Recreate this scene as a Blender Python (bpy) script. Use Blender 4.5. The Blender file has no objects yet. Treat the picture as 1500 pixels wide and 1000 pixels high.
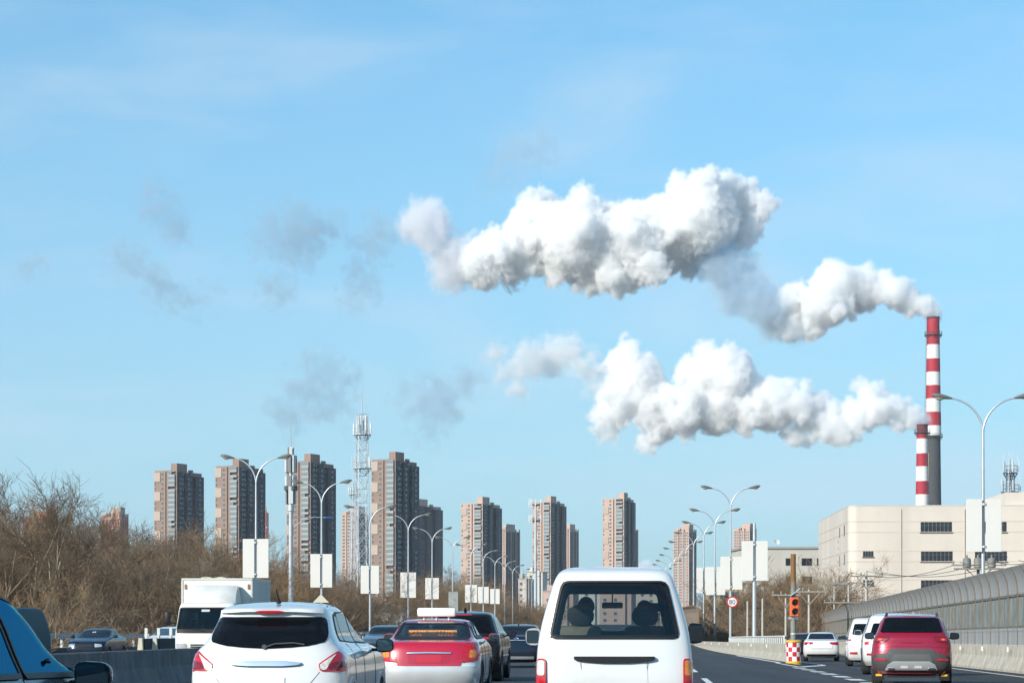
import bpy, bmesh, math, random
import numpy as np
from mathutils import Vector, Matrix, noise as mnoise

# ------------------------------------------------------------------ camera, sky, sun, exposure
S = bpy.context.scene
COL = S.collection
F = 3200.0            # focal length in pixels of a 1500 px wide frame
CH = 1.38             # height of the camera above the near road
cam_data = bpy.data.cameras.new('camera')
cam = bpy.data.objects.new('camera', cam_data)
COL.objects.link(cam)
cam.location = (0, 0, CH)
cam.rotation_euler = (math.radians(90), 0, 0)
cam_data.sensor_width = 36.0
cam_data.lens = 36.0 * F / 1500.0
cam_data.shift_y = 0.27
cam_data.clip_start = 0.5
cam_data.clip_end = 30000
S.camera = cam

SUN_EL = math.radians(23)
SUN_AZ = math.radians(224)          # compass style: 0 = +Y (view direction), 90 = +X
sun_dir = Vector((math.sin(SUN_AZ) * math.cos(SUN_EL), math.cos(SUN_AZ) * math.cos(SUN_EL), math.sin(SUN_EL)))

world = bpy.data.worlds.new('World')
S.world = world
world.use_nodes = True
nt = world.node_tree
for n in list(nt.nodes):
    nt.nodes.remove(n)
wn, wl = nt.nodes.new, nt.links.new
out = wn('ShaderNodeOutputWorld')
bg = wn('ShaderNodeBackground')
bg.inputs['Strength'].default_value = 0.135
sky = wn('ShaderNodeTexSky')
sky.sky_type = 'NISHITA'
sky.sun_disc = False
sky.sun_elevation = SUN_EL
sky.sun_rotation = SUN_AZ
sky.air_density = 1.0
sky.dust_density = 0.5
sky.ozone_density = 2.0
tint = wn('ShaderNodeMix'); tint.data_type = 'RGBA'; tint.blend_type = 'MULTIPLY'
tint.inputs[0].default_value = 1.0
tint.inputs[7].default_value = (0.52, 1.17, 1.30, 1)
wl(sky.outputs[0], tint.inputs[6])
# thin high cirrus
tc = wn('ShaderNodeTexCoord')
mp = wn('ShaderNodeMapping'); mp.inputs['Scale'].default_value = (1.6, 1.0, 7.0); mp.inputs['Rotation'].default_value = (0.1, 0.16, 0.3)
wl(tc.outputs['Generated'], mp.inputs[0])
nz = wn('ShaderNodeTexNoise'); nz.inputs['Scale'].default_value = 3.2; nz.inputs['Detail'].default_value = 7; nz.inputs['Roughness'].default_value = 0.55; nz.inputs['Distortion'].default_value = 0.5
wl(mp.outputs[0], nz.inputs['Vector'])
rp = wn('ShaderNodeMapRange'); rp.inputs[1].default_value = 0.38; rp.inputs[2].default_value = 0.78; rp.inputs[3].default_value = 0.0; rp.inputs[4].default_value = 0.5
rp.interpolation_type = 'SMOOTHSTEP'
wl(nz.outputs['Fac'], rp.inputs[0])
cm = wn('ShaderNodeMix'); cm.data_type = 'RGBA'; cm.blend_type = 'MIX'
cm.inputs[7].default_value = (4.2, 5.3, 6.4, 1)
# pale blue band of low air, thinning out with height
sxyz = wn('ShaderNodeSeparateXYZ'); wl(tc.outputs['Generated'], sxyz.inputs[0])
el = wn('ShaderNodeMapRange'); el.inputs[1].default_value = -0.02; el.inputs[2].default_value = 0.34; el.inputs[3].default_value = 0.88; el.inputs[4].default_value = 0.10
wl(sxyz.outputs['Z'], el.inputs[0])
lowair = wn('ShaderNodeMix'); lowair.data_type = 'RGBA'; lowair.inputs[7].default_value = (2.95, 3.9, 5.2, 1)
wl(el.outputs[0], lowair.inputs[0]); wl(tint.outputs[2], lowair.inputs[6])
wl(rp.outputs[0], cm.inputs[0]); wl(lowair.outputs[2], cm.inputs[6])
wl(cm.outputs[2], bg.inputs['Color']); wl(bg.outputs[0], out.inputs['Surface'])

sd = bpy.data.lights.new('sun', 'SUN')
sd.energy = 5.0
sd.angle = math.radians(0.53)
sd.color = (1.0, 0.93, 0.83)
sun = bpy.data.objects.new('sun', sd)
COL.objects.link(sun)
sun.rotation_euler = (-sun_dir).to_track_quat('-Z', 'Y').to_euler()
sun.location = (-60, -60, 60)

S.view_settings.view_transform = 'Standard'
S.view_settings.look = 'None'
S.view_settings.exposure = 0.12
S.view_settings.gamma = 1.0
S.view_settings.use_curve_mapping = False
S.render.engine = 'CYCLES'
cy = S.cycles
cy.use_denoising = True
cy.use_adaptive_sampling = True
cy.adaptive_threshold = 0.02
cy.max_bounces = 26
cy.diffuse_bounces = 3
cy.glossy_bounces = 4
cy.transmission_bounces = 6
cy.transparent_max_bounces = 16
cy.volume_bounces = 18
cy.volume_step_rate = 2.0
cy.volume_max_steps = 512
cy.caustics_reflective = False
cy.caustics_refractive = False
# ------------------------------------------------------------------ helpers
R = random.Random(11)
def lin(c):
    return tuple(c)
MATS = {}
def mat(name, color, rough=0.6, metal=0.0, var=0.0, scale=4.0, bump=0.0, bscale=40.0, coat=0.0, spec=0.5, streak=0.0, emit=None, alpha_noise=None, dirt=0.0):
    """principled material with broad colour variation, optional streaks, fine bump"""
    if name in MATS: return MATS[name]
    m = bpy.data.materials.new(name); m.use_nodes = True
    t = m.node_tree; N, Lk = t.nodes.new, t.links.new
    b = t.nodes['Principled BSDF']
    b.inputs['Base Color'].default_value = (*color, 1)
    b.inputs['Roughness'].default_value = rough
    b.inputs['Metallic'].default_value = metal
    b.inputs['Specular IOR Level'].default_value = spec
    b.inputs['Coat Weight'].default_value = coat
    b.inputs['Coat Roughness'].default_value = 0.04
    c = None
    if var or streak or bump or dirt:
        tcn = N('ShaderNodeTexCoord'); co = tcn.outputs['Object']
    if var:
        n = N('ShaderNodeTexNoise'); n.inputs['Scale'].default_value = scale; n.inputs['Detail'].default_value = 6; n.inputs['Roughness'].default_value = 0.62
        Lk(co, n.inputs['Vector'])
        r = N('ShaderNodeMapRange'); r.inputs[1].default_value = 0.3; r.inputs[2].default_value = 0.7; r.inputs[3].default_value = 1 - var; r.inputs[4].default_value = 1 + var
        Lk(n.outputs['Fac'], r.inputs[0])
        x = N('ShaderNodeMix'); x.data_type = 'RGBA'; x.blend_type = 'MULTIPLY'; x.inputs[0].default_value = 1; x.inputs[6].default_value = (*color, 1)
        Lk(r.outputs[0], x.inputs[7]); c = x.outputs[2]
    if streak:
        mpn = N('ShaderNodeMapping'); mpn.inputs['Scale'].default_value = (2.2, 2.2, 0.16)
        Lk(co, mpn.inputs[0])
        n = N('ShaderNodeTexNoise'); n.inputs['Scale'].default_value = scale * 0.7; n.inputs['Detail'].default_value = 5
        Lk(mpn.outputs[0], n.inputs['Vector'])
        r = N('ShaderNodeMapRange'); r.inputs[1].default_value = 0.42; r.inputs[2].default_value = 0.75; r.inputs[3].default_value = 1; r.inputs[4].default_value = 1 - streak
        Lk(n.outputs['Fac'], r.inputs[0])
        x = N('ShaderNodeMix'); x.data_type = 'RGBA'; x.blend_type = 'MULTIPLY'; x.inputs[0].default_value = 1
        if c: Lk(c, x.inputs[6])
        else: x.inputs[6].default_value = (*color, 1)
        Lk(r.outputs[0], x.inputs[7]); c = x.outputs[2]
    if dirt:                                                     # road grime low on the body
        sx = N('ShaderNodeSeparateXYZ'); Lk(co, sx.inputs[0])
        n = N('ShaderNodeTexNoise'); n.inputs['Scale'].default_value = 3.5; n.inputs['Detail'].default_value = 6
        Lk(co, n.inputs['Vector'])
        ad = N('ShaderNodeMath'); ad.operation = 'MULTIPLY_ADD'; ad.inputs[1].default_value = 0.7
        Lk(n.outputs['Fac'], ad.inputs[0]); Lk(sx.outputs['Z'], ad.inputs[2])
        r = N('ShaderNodeMapRange'); r.inputs[1].default_value = 1.15; r.inputs[2].default_value = 0.45; r.inputs[3].default_value = 0; r.inputs[4].default_value = dirt
        Lk(ad.outputs[0], r.inputs[0])
        x = N('ShaderNodeMix'); x.data_type = 'RGBA'; x.inputs[7].default_value = (0.16, 0.14, 0.12, 1)
        Lk(r.outputs[0], x.inputs[0])
        if c: Lk(c, x.inputs[6])
        else: x.inputs[6].default_value = (*color, 1)
        c = x.outputs[2]
    if c: Lk(c, b.inputs['Base Color'])
    if bump:
        n = N('ShaderNodeTexNoise'); n.inputs['Scale'].default_value = bscale; n.inputs['Detail'].default_value = 4
        Lk(co, n.inputs['Vector'])
        bp = N('ShaderNodeBump'); bp.inputs['Strength'].default_value = bump; bp.inputs['Distance'].default_value = 0.02
        Lk(n.outputs['Fac'], bp.inputs['Height']); Lk(bp.outputs[0], b.inputs['Normal'])
    if emit:
        b.inputs['Emission Color'].default_value = (*emit[:3], 1); b.inputs['Emission Strength'].default_value = emit[3]
    MATS[name] = m
    return m

def glass_mat(name, tintc, refl=1.0, trans=0.75, rough=0.02):
    """thin window glass: tinted see-through mixed with a mirror by fresnel"""
    if name in MATS: return MATS[name]
    m = bpy.data.materials.new(name); m.use_nodes = True
    t = m.node_tree; t.nodes.clear(); N, Lk = t.nodes.new, t.links.new
    o = N('ShaderNodeOutputMaterial'); tr = N('ShaderNodeBsdfTransparent'); tr.inputs[0].default_value = (*[c * trans for c in tintc], 1)
    gl = N('ShaderNodeBsdfGlossy'); gl.inputs['Roughness'].default_value = rough; gl.inputs['Color'].default_value = (refl, refl, refl, 1)
    lw = N('ShaderNodeLayerWeight'); lw.inputs[0].default_value = 0.5
    pw = N('ShaderNodeMath'); pw.operation = 'POWER'; pw.inputs[1].default_value = 5.0; Lk(lw.outputs['Facing'], pw.inputs[0])
    fr = N('ShaderNodeMath'); fr.operation = 'MULTIPLY_ADD'; fr.inputs[1].default_value = 0.9; fr.inputs[2].default_value = 0.045; Lk(pw.outputs[0], fr.inputs[0])
    mx = N('ShaderNodeMixShader'); Lk(fr.outputs[0], mx.inputs[0]); Lk(tr.outputs[0], mx.inputs[1]); Lk(gl.outputs[0], mx.inputs[2])
    Lk(mx.outputs[0], o.inputs['Surface'])
    MATS[name] = m
    return m

class MB:
    def __init__(s): s.v = []; s.f = []; s.m = []
    def add(s, vs, fs, m=0):
        o = len(s.v); s.v += [tuple(v) for v in vs]; s.f += [tuple(i + o for i in f) for f in fs]; s.m += [m] * len(fs); return s
    def box(s, x0, x1, y0, y1, z0, z1, m=0, M=None):
        vs = [Vector((x, y, z)) for z in (z0, z1) for y in (y0, y1) for x in (x0, x1)]
        if M is not None: vs = [M @ v for v in vs]
        return s.add(vs, [(0, 2, 3, 1), (4, 5, 7, 6), (0, 1, 5, 4), (2, 6, 7, 3), (0, 4, 6, 2), (1, 3, 7, 5)], m)
    def cbox(s, x0, x1, y0, y1, z0, z1, c=0.02, m=0, M=None):
        """box with chamfered edges"""
        b = bmesh.new(); bmesh.ops.create_cube(b, size=1)
        for v in b.verts: v.co = Vector(((x0 + x1) / 2 + v.co.x * (x1 - x0), (y0 + y1) / 2 + v.co.y * (y1 - y0), (z0 + z1) / 2 + v.co.z * (z1 - z0)))
        bmesh.ops.bevel(b, geom=list(b.edges), offset=c, segments=2, affect='EDGES', profile=0.5)
        b.verts.index_update()
        vs = [v.co.copy() for v in b.verts]
        if M is not None: vs = [M @ v for v in vs]
        s.add(vs, [[v.index for v in f.verts] for f in b.faces], m); b.free(); return s
    def tube(s, pts, rad, n=8, m=0, cap=True):
        pts = [Vector(p) for p in pts]
        if not hasattr(rad, '__len__'): rad = [rad] * len(pts)
        vs = []; u = None
        for i, p in enumerate(pts):
            d = (pts[min(i + 1, len(pts) - 1)] - pts[max(i - 1, 0)]).normalized()
            if u is None:
                u = d.cross(Vector((0, 0, 1)))
                if u.length < 1e-3: u = Vector((1, 0, 0))
            u = (u - d * u.dot(d)).normalized(); w = d.cross(u)
            for k in range(n):
                a = 2 * math.pi * k / n
                vs.append(p + (u * math.cos(a) + w * math.sin(a)) * rad[i])
        fs = [(i * n + k, i * n + (k + 1) % n, (i + 1) * n + (k + 1) % n, (i + 1) * n + k) for i in range(len(pts) - 1) for k in range(n)]
        if cap:
            fs.append(tuple(range(n - 1, -1, -1))); fs.append(tuple((len(pts) - 1) * n + k for k in range(n)))
        return s.add(vs, fs, m)
    def lathe(s, prof, n=24, m=0, M=None, cap=True):
        """prof: (radius, z)"""
        vs = [Vector((r * math.cos(2 * math.pi * k / n), r * math.sin(2 * math.pi * k / n), z)) for r, z in prof for k in range(n)]
        if M is not None: vs = [M @ v for v in vs]
        fs = [(i * n + k, i * n + (k + 1) % n, (i + 1) * n + (k + 1) % n, (i + 1) * n + k) for i in range(len(prof) - 1) for k in range(n)]
        if cap:
            fs.append(tuple(range(n - 1, -1, -1))); fs.append(tuple((len(prof) - 1) * n + k for k in range(n)))
        return s.add(vs, fs, m)
    def prism(s, poly, y0, y1, m=0, M=None):
        """poly in (x,z), extruded in y"""
        n = len(poly)
        vs = [Vector((x, y0, z)) for x, z in poly] + [Vector((x, y1, z)) for x, z in poly]
        if M is not None: vs = [M @ v for v in vs]
        fs = [tuple(range(n)), tuple(range(2 * n - 1, n - 1, -1))] + [(i, i + n, (i + 1) % n + n, (i + 1) % n) for i in range(n)]
        return s.add(vs, fs, m)
    def mesh(s, name, mats, smooth=False, fix=True):
        me = bpy.data.meshes.new(name); me.from_pydata(s.v, [], s.f)
        if not isinstance(mats, (list, tuple)): mats = [mats]
        for q in mats: me.materials.append(q)
        if len(mats) > 1: me.polygons.foreach_set('material_index', s.m)
        if fix:
            b = bmesh.new(); b.from_mesh(me); bmesh.ops.recalc_face_normals(b, faces=list(b.faces)); b.to_mesh(me); b.free()
        if smooth:
            me.shade_smooth()
            if smooth != 'all':
                try: me.set_sharp_from_angle(angle=math.radians(38))
                except Exception: pass
        me.update()
        return me

def link(name, me, parent=None, loc=None, rot=None):
    o = bpy.data.objects.new(name, me); COL.objects.link(o)
    if parent is not None: o.parent = parent
    if loc is not None: o.location = loc
    if rot is not None: o.rotation_euler = rot
    return o
def part(name, mb, mats, parent, smooth=False, loc=None, rot=None, label=None):
    o = link(name, mb.mesh(name, mats, smooth), parent, loc, rot)
    if label: o['label'] = label
    return o
def thing(name, label, cat, loc=(0, 0, 0), rz=0.0, group=None):
    o = bpy.data.objects.new(name, None); COL.objects.link(o)
    o.location = loc; o.rotation_euler = (0, 0, rz); o.empty_display_size = 0.3
    o['label'] = label; o['category'] = cat
    if group: o['group'] = group
    return o
def tag(o, label, cat, group=None):
    o['label'] = label; o['category'] = cat
    if group: o['group'] = group
    return o
def dup(root, loc, rz=None, label=None, group=None, scale=None):
    def cp(o, par):
        c = o.copy(); COL.objects.link(c)
        if par is not None: c.parent = par
        for ch in o.children: cp(ch, c)
        return c
    r = cp(root, None)
    r.location = loc
    if rz is not None: r.rotation_euler = (0, 0, rz)
    if scale is not None: r.scale = scale if hasattr(scale, '__len__') else (scale,) * 3
    if label: r['label'] = label
    if group: r['group'] = group
    return r
def struct(name, me):
    o = link(name, me); o['kind'] = 'structure'; return o

def smooth01(t):
    t = min(1.0, max(0.0, t)); return t * t * (3 - 2 * t)
def pchip(xs, ys):
    xs = list(xs); ys = list(ys); n = len(xs)
    h = [xs[i + 1] - xs[i] for i in range(n - 1)]; d = [(ys[i + 1] - ys[i]) / h[i] for i in range(n - 1)]
    m = [d[0]] + [0.0] * (n - 2) + [d[-1]]
    for i in range(1, n - 1):
        if d[i - 1] * d[i] > 0:
            w1 = 2 * h[i] + h[i - 1]; w2 = h[i] + 2 * h[i - 1]
            m[i] = (w1 + w2) / (w1 / d[i - 1] + w2 / d[i])
    def f(x):
        if x <= xs[0]: return ys[0]
        if x >= xs[-1]: return ys[-1]
        lo, hi = 0, n - 1
        while hi - lo > 1:
            mid = (lo + hi) // 2
            if xs[mid] <= x: lo = mid
            else: hi = mid
        t = (x - xs[lo]) / h[lo]; t2 = t * t; t3 = t2 * t
        return (2 * t3 - 3 * t2 + 1) * ys[lo] + (t3 - 2 * t2 + t) * h[lo] * m[lo] + (-2 * t3 + 3 * t2) * ys[lo + 1] + (t3 - t2) * h[lo] * m[lo + 1]
    return f

# ------------------------------------------------------------------ lie of the road
K = 0.0617                                   # the carriageway runs slightly to the right of the view axis
HEAD = math.atan(K)
def g_main(Y): return -1.1 * smooth01((Y - 15) / 175.0)
def g_ramp(Y): return -0.0095 * max(0.0, min(Y, 270) - 30) if Y > 30 else 0.0
def x_par(Y): return 11.75 + (0.047 * (Y - 90) if Y >= 90 else 0.0617 * (Y - 90))
def x_bar(Y): return 10.35 + 0.088 * Y + 2.2 * smooth01((Y - 150) / 120)
def gh(X, Y):
    a, b = g_main(Y), g_ramp(Y)
    if Y < 90: return a + (b - a) * smooth01((X - x_par(Y) + 3) / 6)
    return b if X > x_par(Y) else a
def at(u, Y, dz=0.0):
    X = u + K * Y
    return Vector((X, Y, gh(X, Y) + dz))
# ------------------------------------------------------------------ setting: ground, road, markings
M_ground = mat('dry_earth', (0.135, 0.125, 0.11), 0.95, var=0.25, scale=0.05, bump=0.3, bscale=1.0)
mb = MB(); gs = 12000
n = 24
vs = [(-gs + 2 * gs * i / n, -3000 + (gs + 3000) * j / n, -4.6) for j in range(n + 1) for i in range(n + 1)]
mb.add(vs, [(j * (n + 1) + i, j * (n + 1) + i + 1, (j + 1) * (n + 1) + i + 1, (j + 1) * (n + 1) + i) for j in range(n) for i in range(n)])
struct('ground', mb.mesh('ground', M_ground))

def asphalt():
    m = bpy.data.materials.new('asphalt'); m.use_nodes = True
    t = m.node_tree; N, Lk = t.nodes.new, t.links.new; b = t.nodes['Principled BSDF']
    co = N('ShaderNodeTexCoord').outputs['Object']
    sx = N('ShaderNodeSeparateXYZ'); Lk(co, sx.inputs[0])
    u = N('ShaderNodeMath'); u.operation = 'MULTIPLY_ADD'; u.inputs[1].default_value = -K; Lk(sx.outputs['Y'], u.inputs[0]); Lk(sx.outputs['X'], u.inputs[2])
    cb = N('ShaderNodeCombineXYZ'); sc = N('ShaderNodeMath'); sc.operation = 'MULTIPLY'; sc.inputs[1].default_value = 0.03; Lk(sx.outputs['Y'], sc.inputs[0])
    Lk(u.outputs[0], cb.inputs[0]); Lk(sc.outputs[0], cb.inputs[1])
    n1 = N('ShaderNodeTexNoise'); n1.inputs['Scale'].default_value = 1.3; n1.inputs['Detail'].default_value = 5; Lk(cb.outputs[0], n1.inputs['Vector'])
    n2 = N('ShaderNodeTexNoise'); n2.inputs['Scale'].default_value = 0.25; n2.inputs['Detail'].default_value = 6; Lk(co, n2.inputs['Vector'])
    n3 = N('ShaderNodeTexNoise'); n3.inputs['Scale'].default_value = 60; n3.inputs['Detail'].default_value = 3; Lk(co, n3.inputs['Vector'])
    a = N('ShaderNodeMath'); a.operation = 'ADD'; Lk(n1.outputs['Fac'], a.inputs[0]); Lk(n2.outputs['Fac'], a.inputs[1])
    a2 = N('ShaderNodeMath'); a2.operation = 'MULTIPLY_ADD'; a2.inputs[1].default_value = 0.35; Lk(n3.outputs['Fac'], a2.inputs[0]); Lk(a.outputs[0], a2.inputs[2])
    cr = N('ShaderNodeValToRGB'); e = cr.color_ramp.elements
    mr = N('ShaderNodeMapRange'); mr.inputs[1].default_value = 0.75; mr.inputs[2].default_value = 1.6; Lk(a2.outputs[0], mr.inputs[0])
    e[0].position = 0; e[0].color = (0.026, 0.030, 0.037, 1); e[1].position = 1; e[1].color = (0.066, 0.070, 0.078, 1)
    Lk(mr.outputs[0], cr.inputs[0]); Lk(cr.outputs[0], b.inputs['Base Color'])
    b.inputs['Roughness'].default_value = 0.8; b.inputs['Specular IOR Level'].default_value = 0.3
    bp = N('ShaderNodeBump'); bp.inputs['Strength'].default_value = 0.4; bp.inputs['Distance'].default_value = 0.01; Lk(n3.outputs['Fac'], bp.inputs['Height']); Lk(bp.outputs[0], b.inputs['Normal'])
    return m
M_asph = asphalt()
U_LEFT = -27.2
mb = MB(); rows = []
Ys = [-25 + 4 * i for i in range(0, 90)] + [340 + 12 * i for i in range(1, 45)]
for Y in Ys:
    xl, xp, xb = U_LEFT + K * Y, x_par(Y), x_bar(Y) + 0.5
    xs = [xl + (xp - 4 - xl) * i / 22 for i in range(22)] + [xp - 4 + (3.7) * i / 8 for i in range(9)] + [xp + 0.3 + (xb - xp - 0.3) * i / 10 for i in range(11)]
    row = [(x, Y, gh(x, Y)) for x in xs]
    row = [(row[0][0] - 0.01, Y, -4.7)] + row + [(row[-1][0] + 0.01, Y, -4.7)]
    rows.append(row)
w = len(rows[0])
mb.add([p for r in rows for p in r], [(j * w + i, j * w + i + 1, (j + 1) * w + i + 1, (j + 1) * w + i) for j in range(len(rows) - 1) for i in range(w - 1)])
struct('road', mb.mesh('road', M_asph))

M_paint = mat('road_paint', (0.72, 0.72, 0.69), 0.7, var=0.22, scale=2.5, bump=0.2)
def strip(mb, p0, p1, width, dz=0.009):
    """painted strip between two (X, Y) points, draped on the road"""
    d = Vector((p1[0] - p0[0], p1[1] - p0[1])); L = d.length; d /= L; nrm = Vector((d.y, -d.x)) * width / 2
    k = max(1, int(L / 2.0)); vs = []
    for i in range(k + 1):
        q = Vector(p0) + d * (L * i / k)
        for s in (-1, 1):
            X, Y = q.x + nrm.x * s, q.y + nrm.y * s
            vs.append((X, Y, gh(X, Y) + dz))
    mb.add(vs, [(2 * i, 2 * i + 1, 2 * i + 3, 2 * i + 2) for i in range(k)])
mb = MB()
def uu(u, Y): return (u + K * Y, Y)
for u in (-5.85, -2.2, 1.45):
    for i in range(-1, 50):
        y0 = 4.5 + i * 15
        strip(mb, uu(u, y0), uu(u, y0 + 6), 0.15)
strip(mb, uu(-9.5, -10), uu(-9.5, 500), 0.15)
for u in (-14.9, -18.6, -22.3):
    for i in range(0, 40): strip(mb, uu(u, 2 + i * 15), uu(u, 8 + i * 15), 0.15)
strip(mb, uu(-26.2, 0), uu(-26.2, 500), 0.15); strip(mb, uu(-11.6, 0), uu(-11.6, 500), 0.15)
for i in range(16):                                                  # short block dashes along the exit
    strip(mb, uu(5.25, 14 + i * 4.0), uu(5.25, 16 + i * 4.0), 0.42)
apex = uu(5.45, 78)
strip(mb, apex, (x_par(125) - 0.55, 125), 0.2)                       # solid right edge past the gore
strip(mb, apex, (x_par(86) + 0.9, 87), 0.28); strip(mb, (x_par(86) + 0.9, 87), (x_par(94) + 1.3, 94), 0.2)
strip(mb, (x_par(94) + 1.3, 94), (x_par(150) + 0.9, 150), 0.15)
strip(mb, (x_bar(20) - 1.4, 20), (x_bar(200) - 1.4, 200), 0.15)
o = struct('road_markings', mb.mesh('road_markings', M_paint))

# ------------------------------------------------------------------ concrete barriers (profile in x,z; length along y)
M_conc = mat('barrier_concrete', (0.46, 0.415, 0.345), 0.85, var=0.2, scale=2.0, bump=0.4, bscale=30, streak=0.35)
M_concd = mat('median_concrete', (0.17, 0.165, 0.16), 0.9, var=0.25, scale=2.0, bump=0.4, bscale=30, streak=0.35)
M_white = mat('white_reflector', (0.75, 0.75, 0.72), 0.5)
PROF = [(-0.27, -0.15), (-0.27, 0.08), (-0.2, 0.22), (-0.1, 0.5), (-0.08, 0.88), (-0.05, 0.9), (0.05, 0.9), (0.08, 0.88), (0.1, 0.5), (0.2, 0.22), (0.27, 0.08), (0.27, -0.15)]
def seg_mesh(L, hs, ws=1.0):
    m = MB(); n = len(PROF); ys = (0.02, L - 0.02)
    m.add([(x * ws, y, z * hs) for y in ys for x, z in PROF], [(i, (i + 1) % n, n + (i + 1) % n, n + i) for i in range(n)] + [tuple(range(n)), tuple(range(2 * n - 1, n - 1, -1))])
    return m
def barrier_run(root, pts, me):
    """concrete segments between successive (X, Y, Z) points"""
    for a, b in zip(pts[:-1], pts[1:]):
        d = b - a; yaw = -math.atan2(d.x, d.y); pit = math.atan2(d.z, Vector((d.x, d.y)).length)
        o = link('barrier_segment', me, root, a - root.location, (pit, 0, yaw))
t = thing('median_barrier', 'long dark concrete median barrier in shade left of the traffic', 'barrier', at(-10.5, 0))
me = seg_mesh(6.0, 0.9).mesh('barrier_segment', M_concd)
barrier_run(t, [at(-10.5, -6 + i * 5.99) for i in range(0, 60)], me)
t = thing('gore_barrier', 'pale concrete barrier between the main road and the exit ramp', 'barrier', (x_par(91.5), 91.5, g_main(91.5)))
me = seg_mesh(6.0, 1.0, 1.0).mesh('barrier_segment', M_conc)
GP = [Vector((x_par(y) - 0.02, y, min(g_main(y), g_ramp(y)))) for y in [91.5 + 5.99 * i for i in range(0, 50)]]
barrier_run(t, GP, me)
rm = MB(); rm.box(-0.02, 0.02, -0.05, 0.05, -0.08, 0.08); rme = rm.mesh('reflector', M_white)
for a in GP[:30:2]:
    link('reflector', rme, t, a - t.location + Vector((-0.13, 1.5, 0.76)))
# ------------------------------------------------------------------ noise barrier along the exit ramp
M_post = mat('barrier_post_steel', (0.20, 0.17, 0.14), 0.55, metal=0.3, var=0.25, scale=2, streak=0.4)
M_panel = mat('grey_louvre_panel', (0.37, 0.37, 0.365), 0.5, metal=0.15, var=0.1, scale=0.7, streak=0.2)
M_panel2 = mat('grey_lower_panel', (0.34, 0.34, 0.335), 0.55, metal=0.1, var=0.12, scale=0.8, streak=0.3)
M_acryl = glass_mat('smoky_acrylic', (0.50, 0.56, 0.56), 0.8, 0.62, 0.08)
_t = M_acryl.node_tree; _o = [n for n in _t.nodes if n.type == 'OUTPUT_MATERIAL'][0]; _src = _o.inputs[0].links[0].from_socket
_d = _t.nodes.new('ShaderNodeBsdfDiffuse'); _d.inputs[0].default_value = (0.30, 0.35, 0.35, 1)
_n = _t.nodes.new('ShaderNodeTexNoise'); _n.inputs['Scale'].default_value = 1.6; _n.inputs['Detail'].default_value = 5
_g = _t.nodes.new('ShaderNodeNewGeometry'); _t.links.new(_g.outputs['Position'], _n.inputs['Vector'])
_r = _t.nodes.new('ShaderNodeMapRange'); _r.inputs[1].default_value = .3; _r.inputs[2].default_value = .7; _r.inputs[3].default_value = .4; _r.inputs[4].default_value = .75
_t.links.new(_n.outputs['Fac'], _r.inputs[0]); _m = _t.nodes.new('ShaderNodeMixShader'); _t.links.new(_r.outputs[0], _m.inputs[0]); _t.links.new(_src, _m.inputs[1]); _t.links.new(_d.outputs[0], _m.inputs[2]); _t.links.new(_m.outputs[0], _o.inputs[0])
NB0 = 38.0; BAY = 2.25
nb = thing('noise_barrier', 'long grey noise barrier with clear panels and curved top along the ramp', 'noise barrier', (x_bar(NB0), NB0, g_ramp(NB0)))
pts = []; y = NB0
while y < 330:
    pts.append(Vector((x_bar(y), y, g_ramp(y)))); y += BAY
# parapet under it
me = seg_mesh(BAY * 2, 1.0, 1.15).mesh('parapet_segment', M_conc)
for a, b in zip(pts[0:-2:2], pts[2::2]):
    d = b - a
    link('parapet_segment', me, nb, a - nb.location, (math.atan2(d.z, math.hypot(d.x, d.y)), 0, -math.atan2(d.x, d.y)))
for a in pts[:40:3]:
    link('reflector', rme, nb, a - nb.location + Vector((-0.16, 1.0, 0.74)))
# section of the curved top: offset towards the road (-x) and height above the parapet
def arc(z0, n=9):
    res = []
    for i in range(n + 1):
        a = i / n; res.append((-0.24 * a ** 2.4, z0 + 0.98 * (a - 0.08 * a * a)))
    return res
Z0, Z1, Z2 = 0.9, 1.46, 2.56
def sweep(prof, y0, y1, th, m=None):
    m = m or MB(); n = len(prof)
    vs = []
    for y in (y0, y1):
        vs += [(x - th / 2, y, z) for x, z in prof] + [(x + th / 2, y, z) for x, z in prof]
    k = 2 * n; fs = []
    for i in range(n - 1):
        fs += [(i, i + 1, k + i + 1, k + i), (n + i, k + n + i, k + n + i + 1, n + i + 1), (i, n + i, n + i + 1, i + 1), (k + i, k + i + 1, k + n + i + 1, k + n + i)]
    fs += [(0, k, k + n, n), (n - 1, 2 * n - 1, k + 2 * n - 1, k + n - 1)]
    return m.add(vs, fs)
prof_post = [(0, 0.8), (0, Z2)] + arc(Z2, 7)[1:]
post_me = sweep([(x - 0.02, z) for x, z in prof_post], -0.04, 0.04, 0.11).mesh('post', M_post)
low = MB()
low.box(-0.05, 0.05, 0.05, BAY - 0.05, Z0 + 0.0, Z1)
low.box(-0.065, -0.051, 0.06, BAY - 0.06, Z1 - 0.1, Z1 - 0.02)
low_me = low.mesh('lower_panel', M_panel2)
gl = MB(); gl.box(-0.012, 0.012, 0.05, BAY - 0.05, Z1 + 0.07, Z2 - 0.06)
gl_me = gl.mesh('clear_panel', M_acryl)
fr = MB(); fr.box(-0.05, 0.04, 0.046, BAY - 0.046, Z1 + 0.001, Z1 + 0.07); fr.box(-0.06, 0.04, 0.046, BAY - 0.046, Z2 - 0.06, Z2 + 0.02); fr.box(-0.03, 0.03, BAY / 2 - 0.02, BAY / 2 + 0.02, Z1 + 0.07, Z2 - 0.06)
fr_me = fr.mesh('panel_frame', M_post)
top = sweep([(0, Z2 + 0.02)] + arc(Z2)[1:], 0.05, BAY - 0.05, 0.07)
for i in (0.25, 0.5, 0.75):
    pass
top_me = top.mesh('curved_panel', M_panel, smooth=True)
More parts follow.
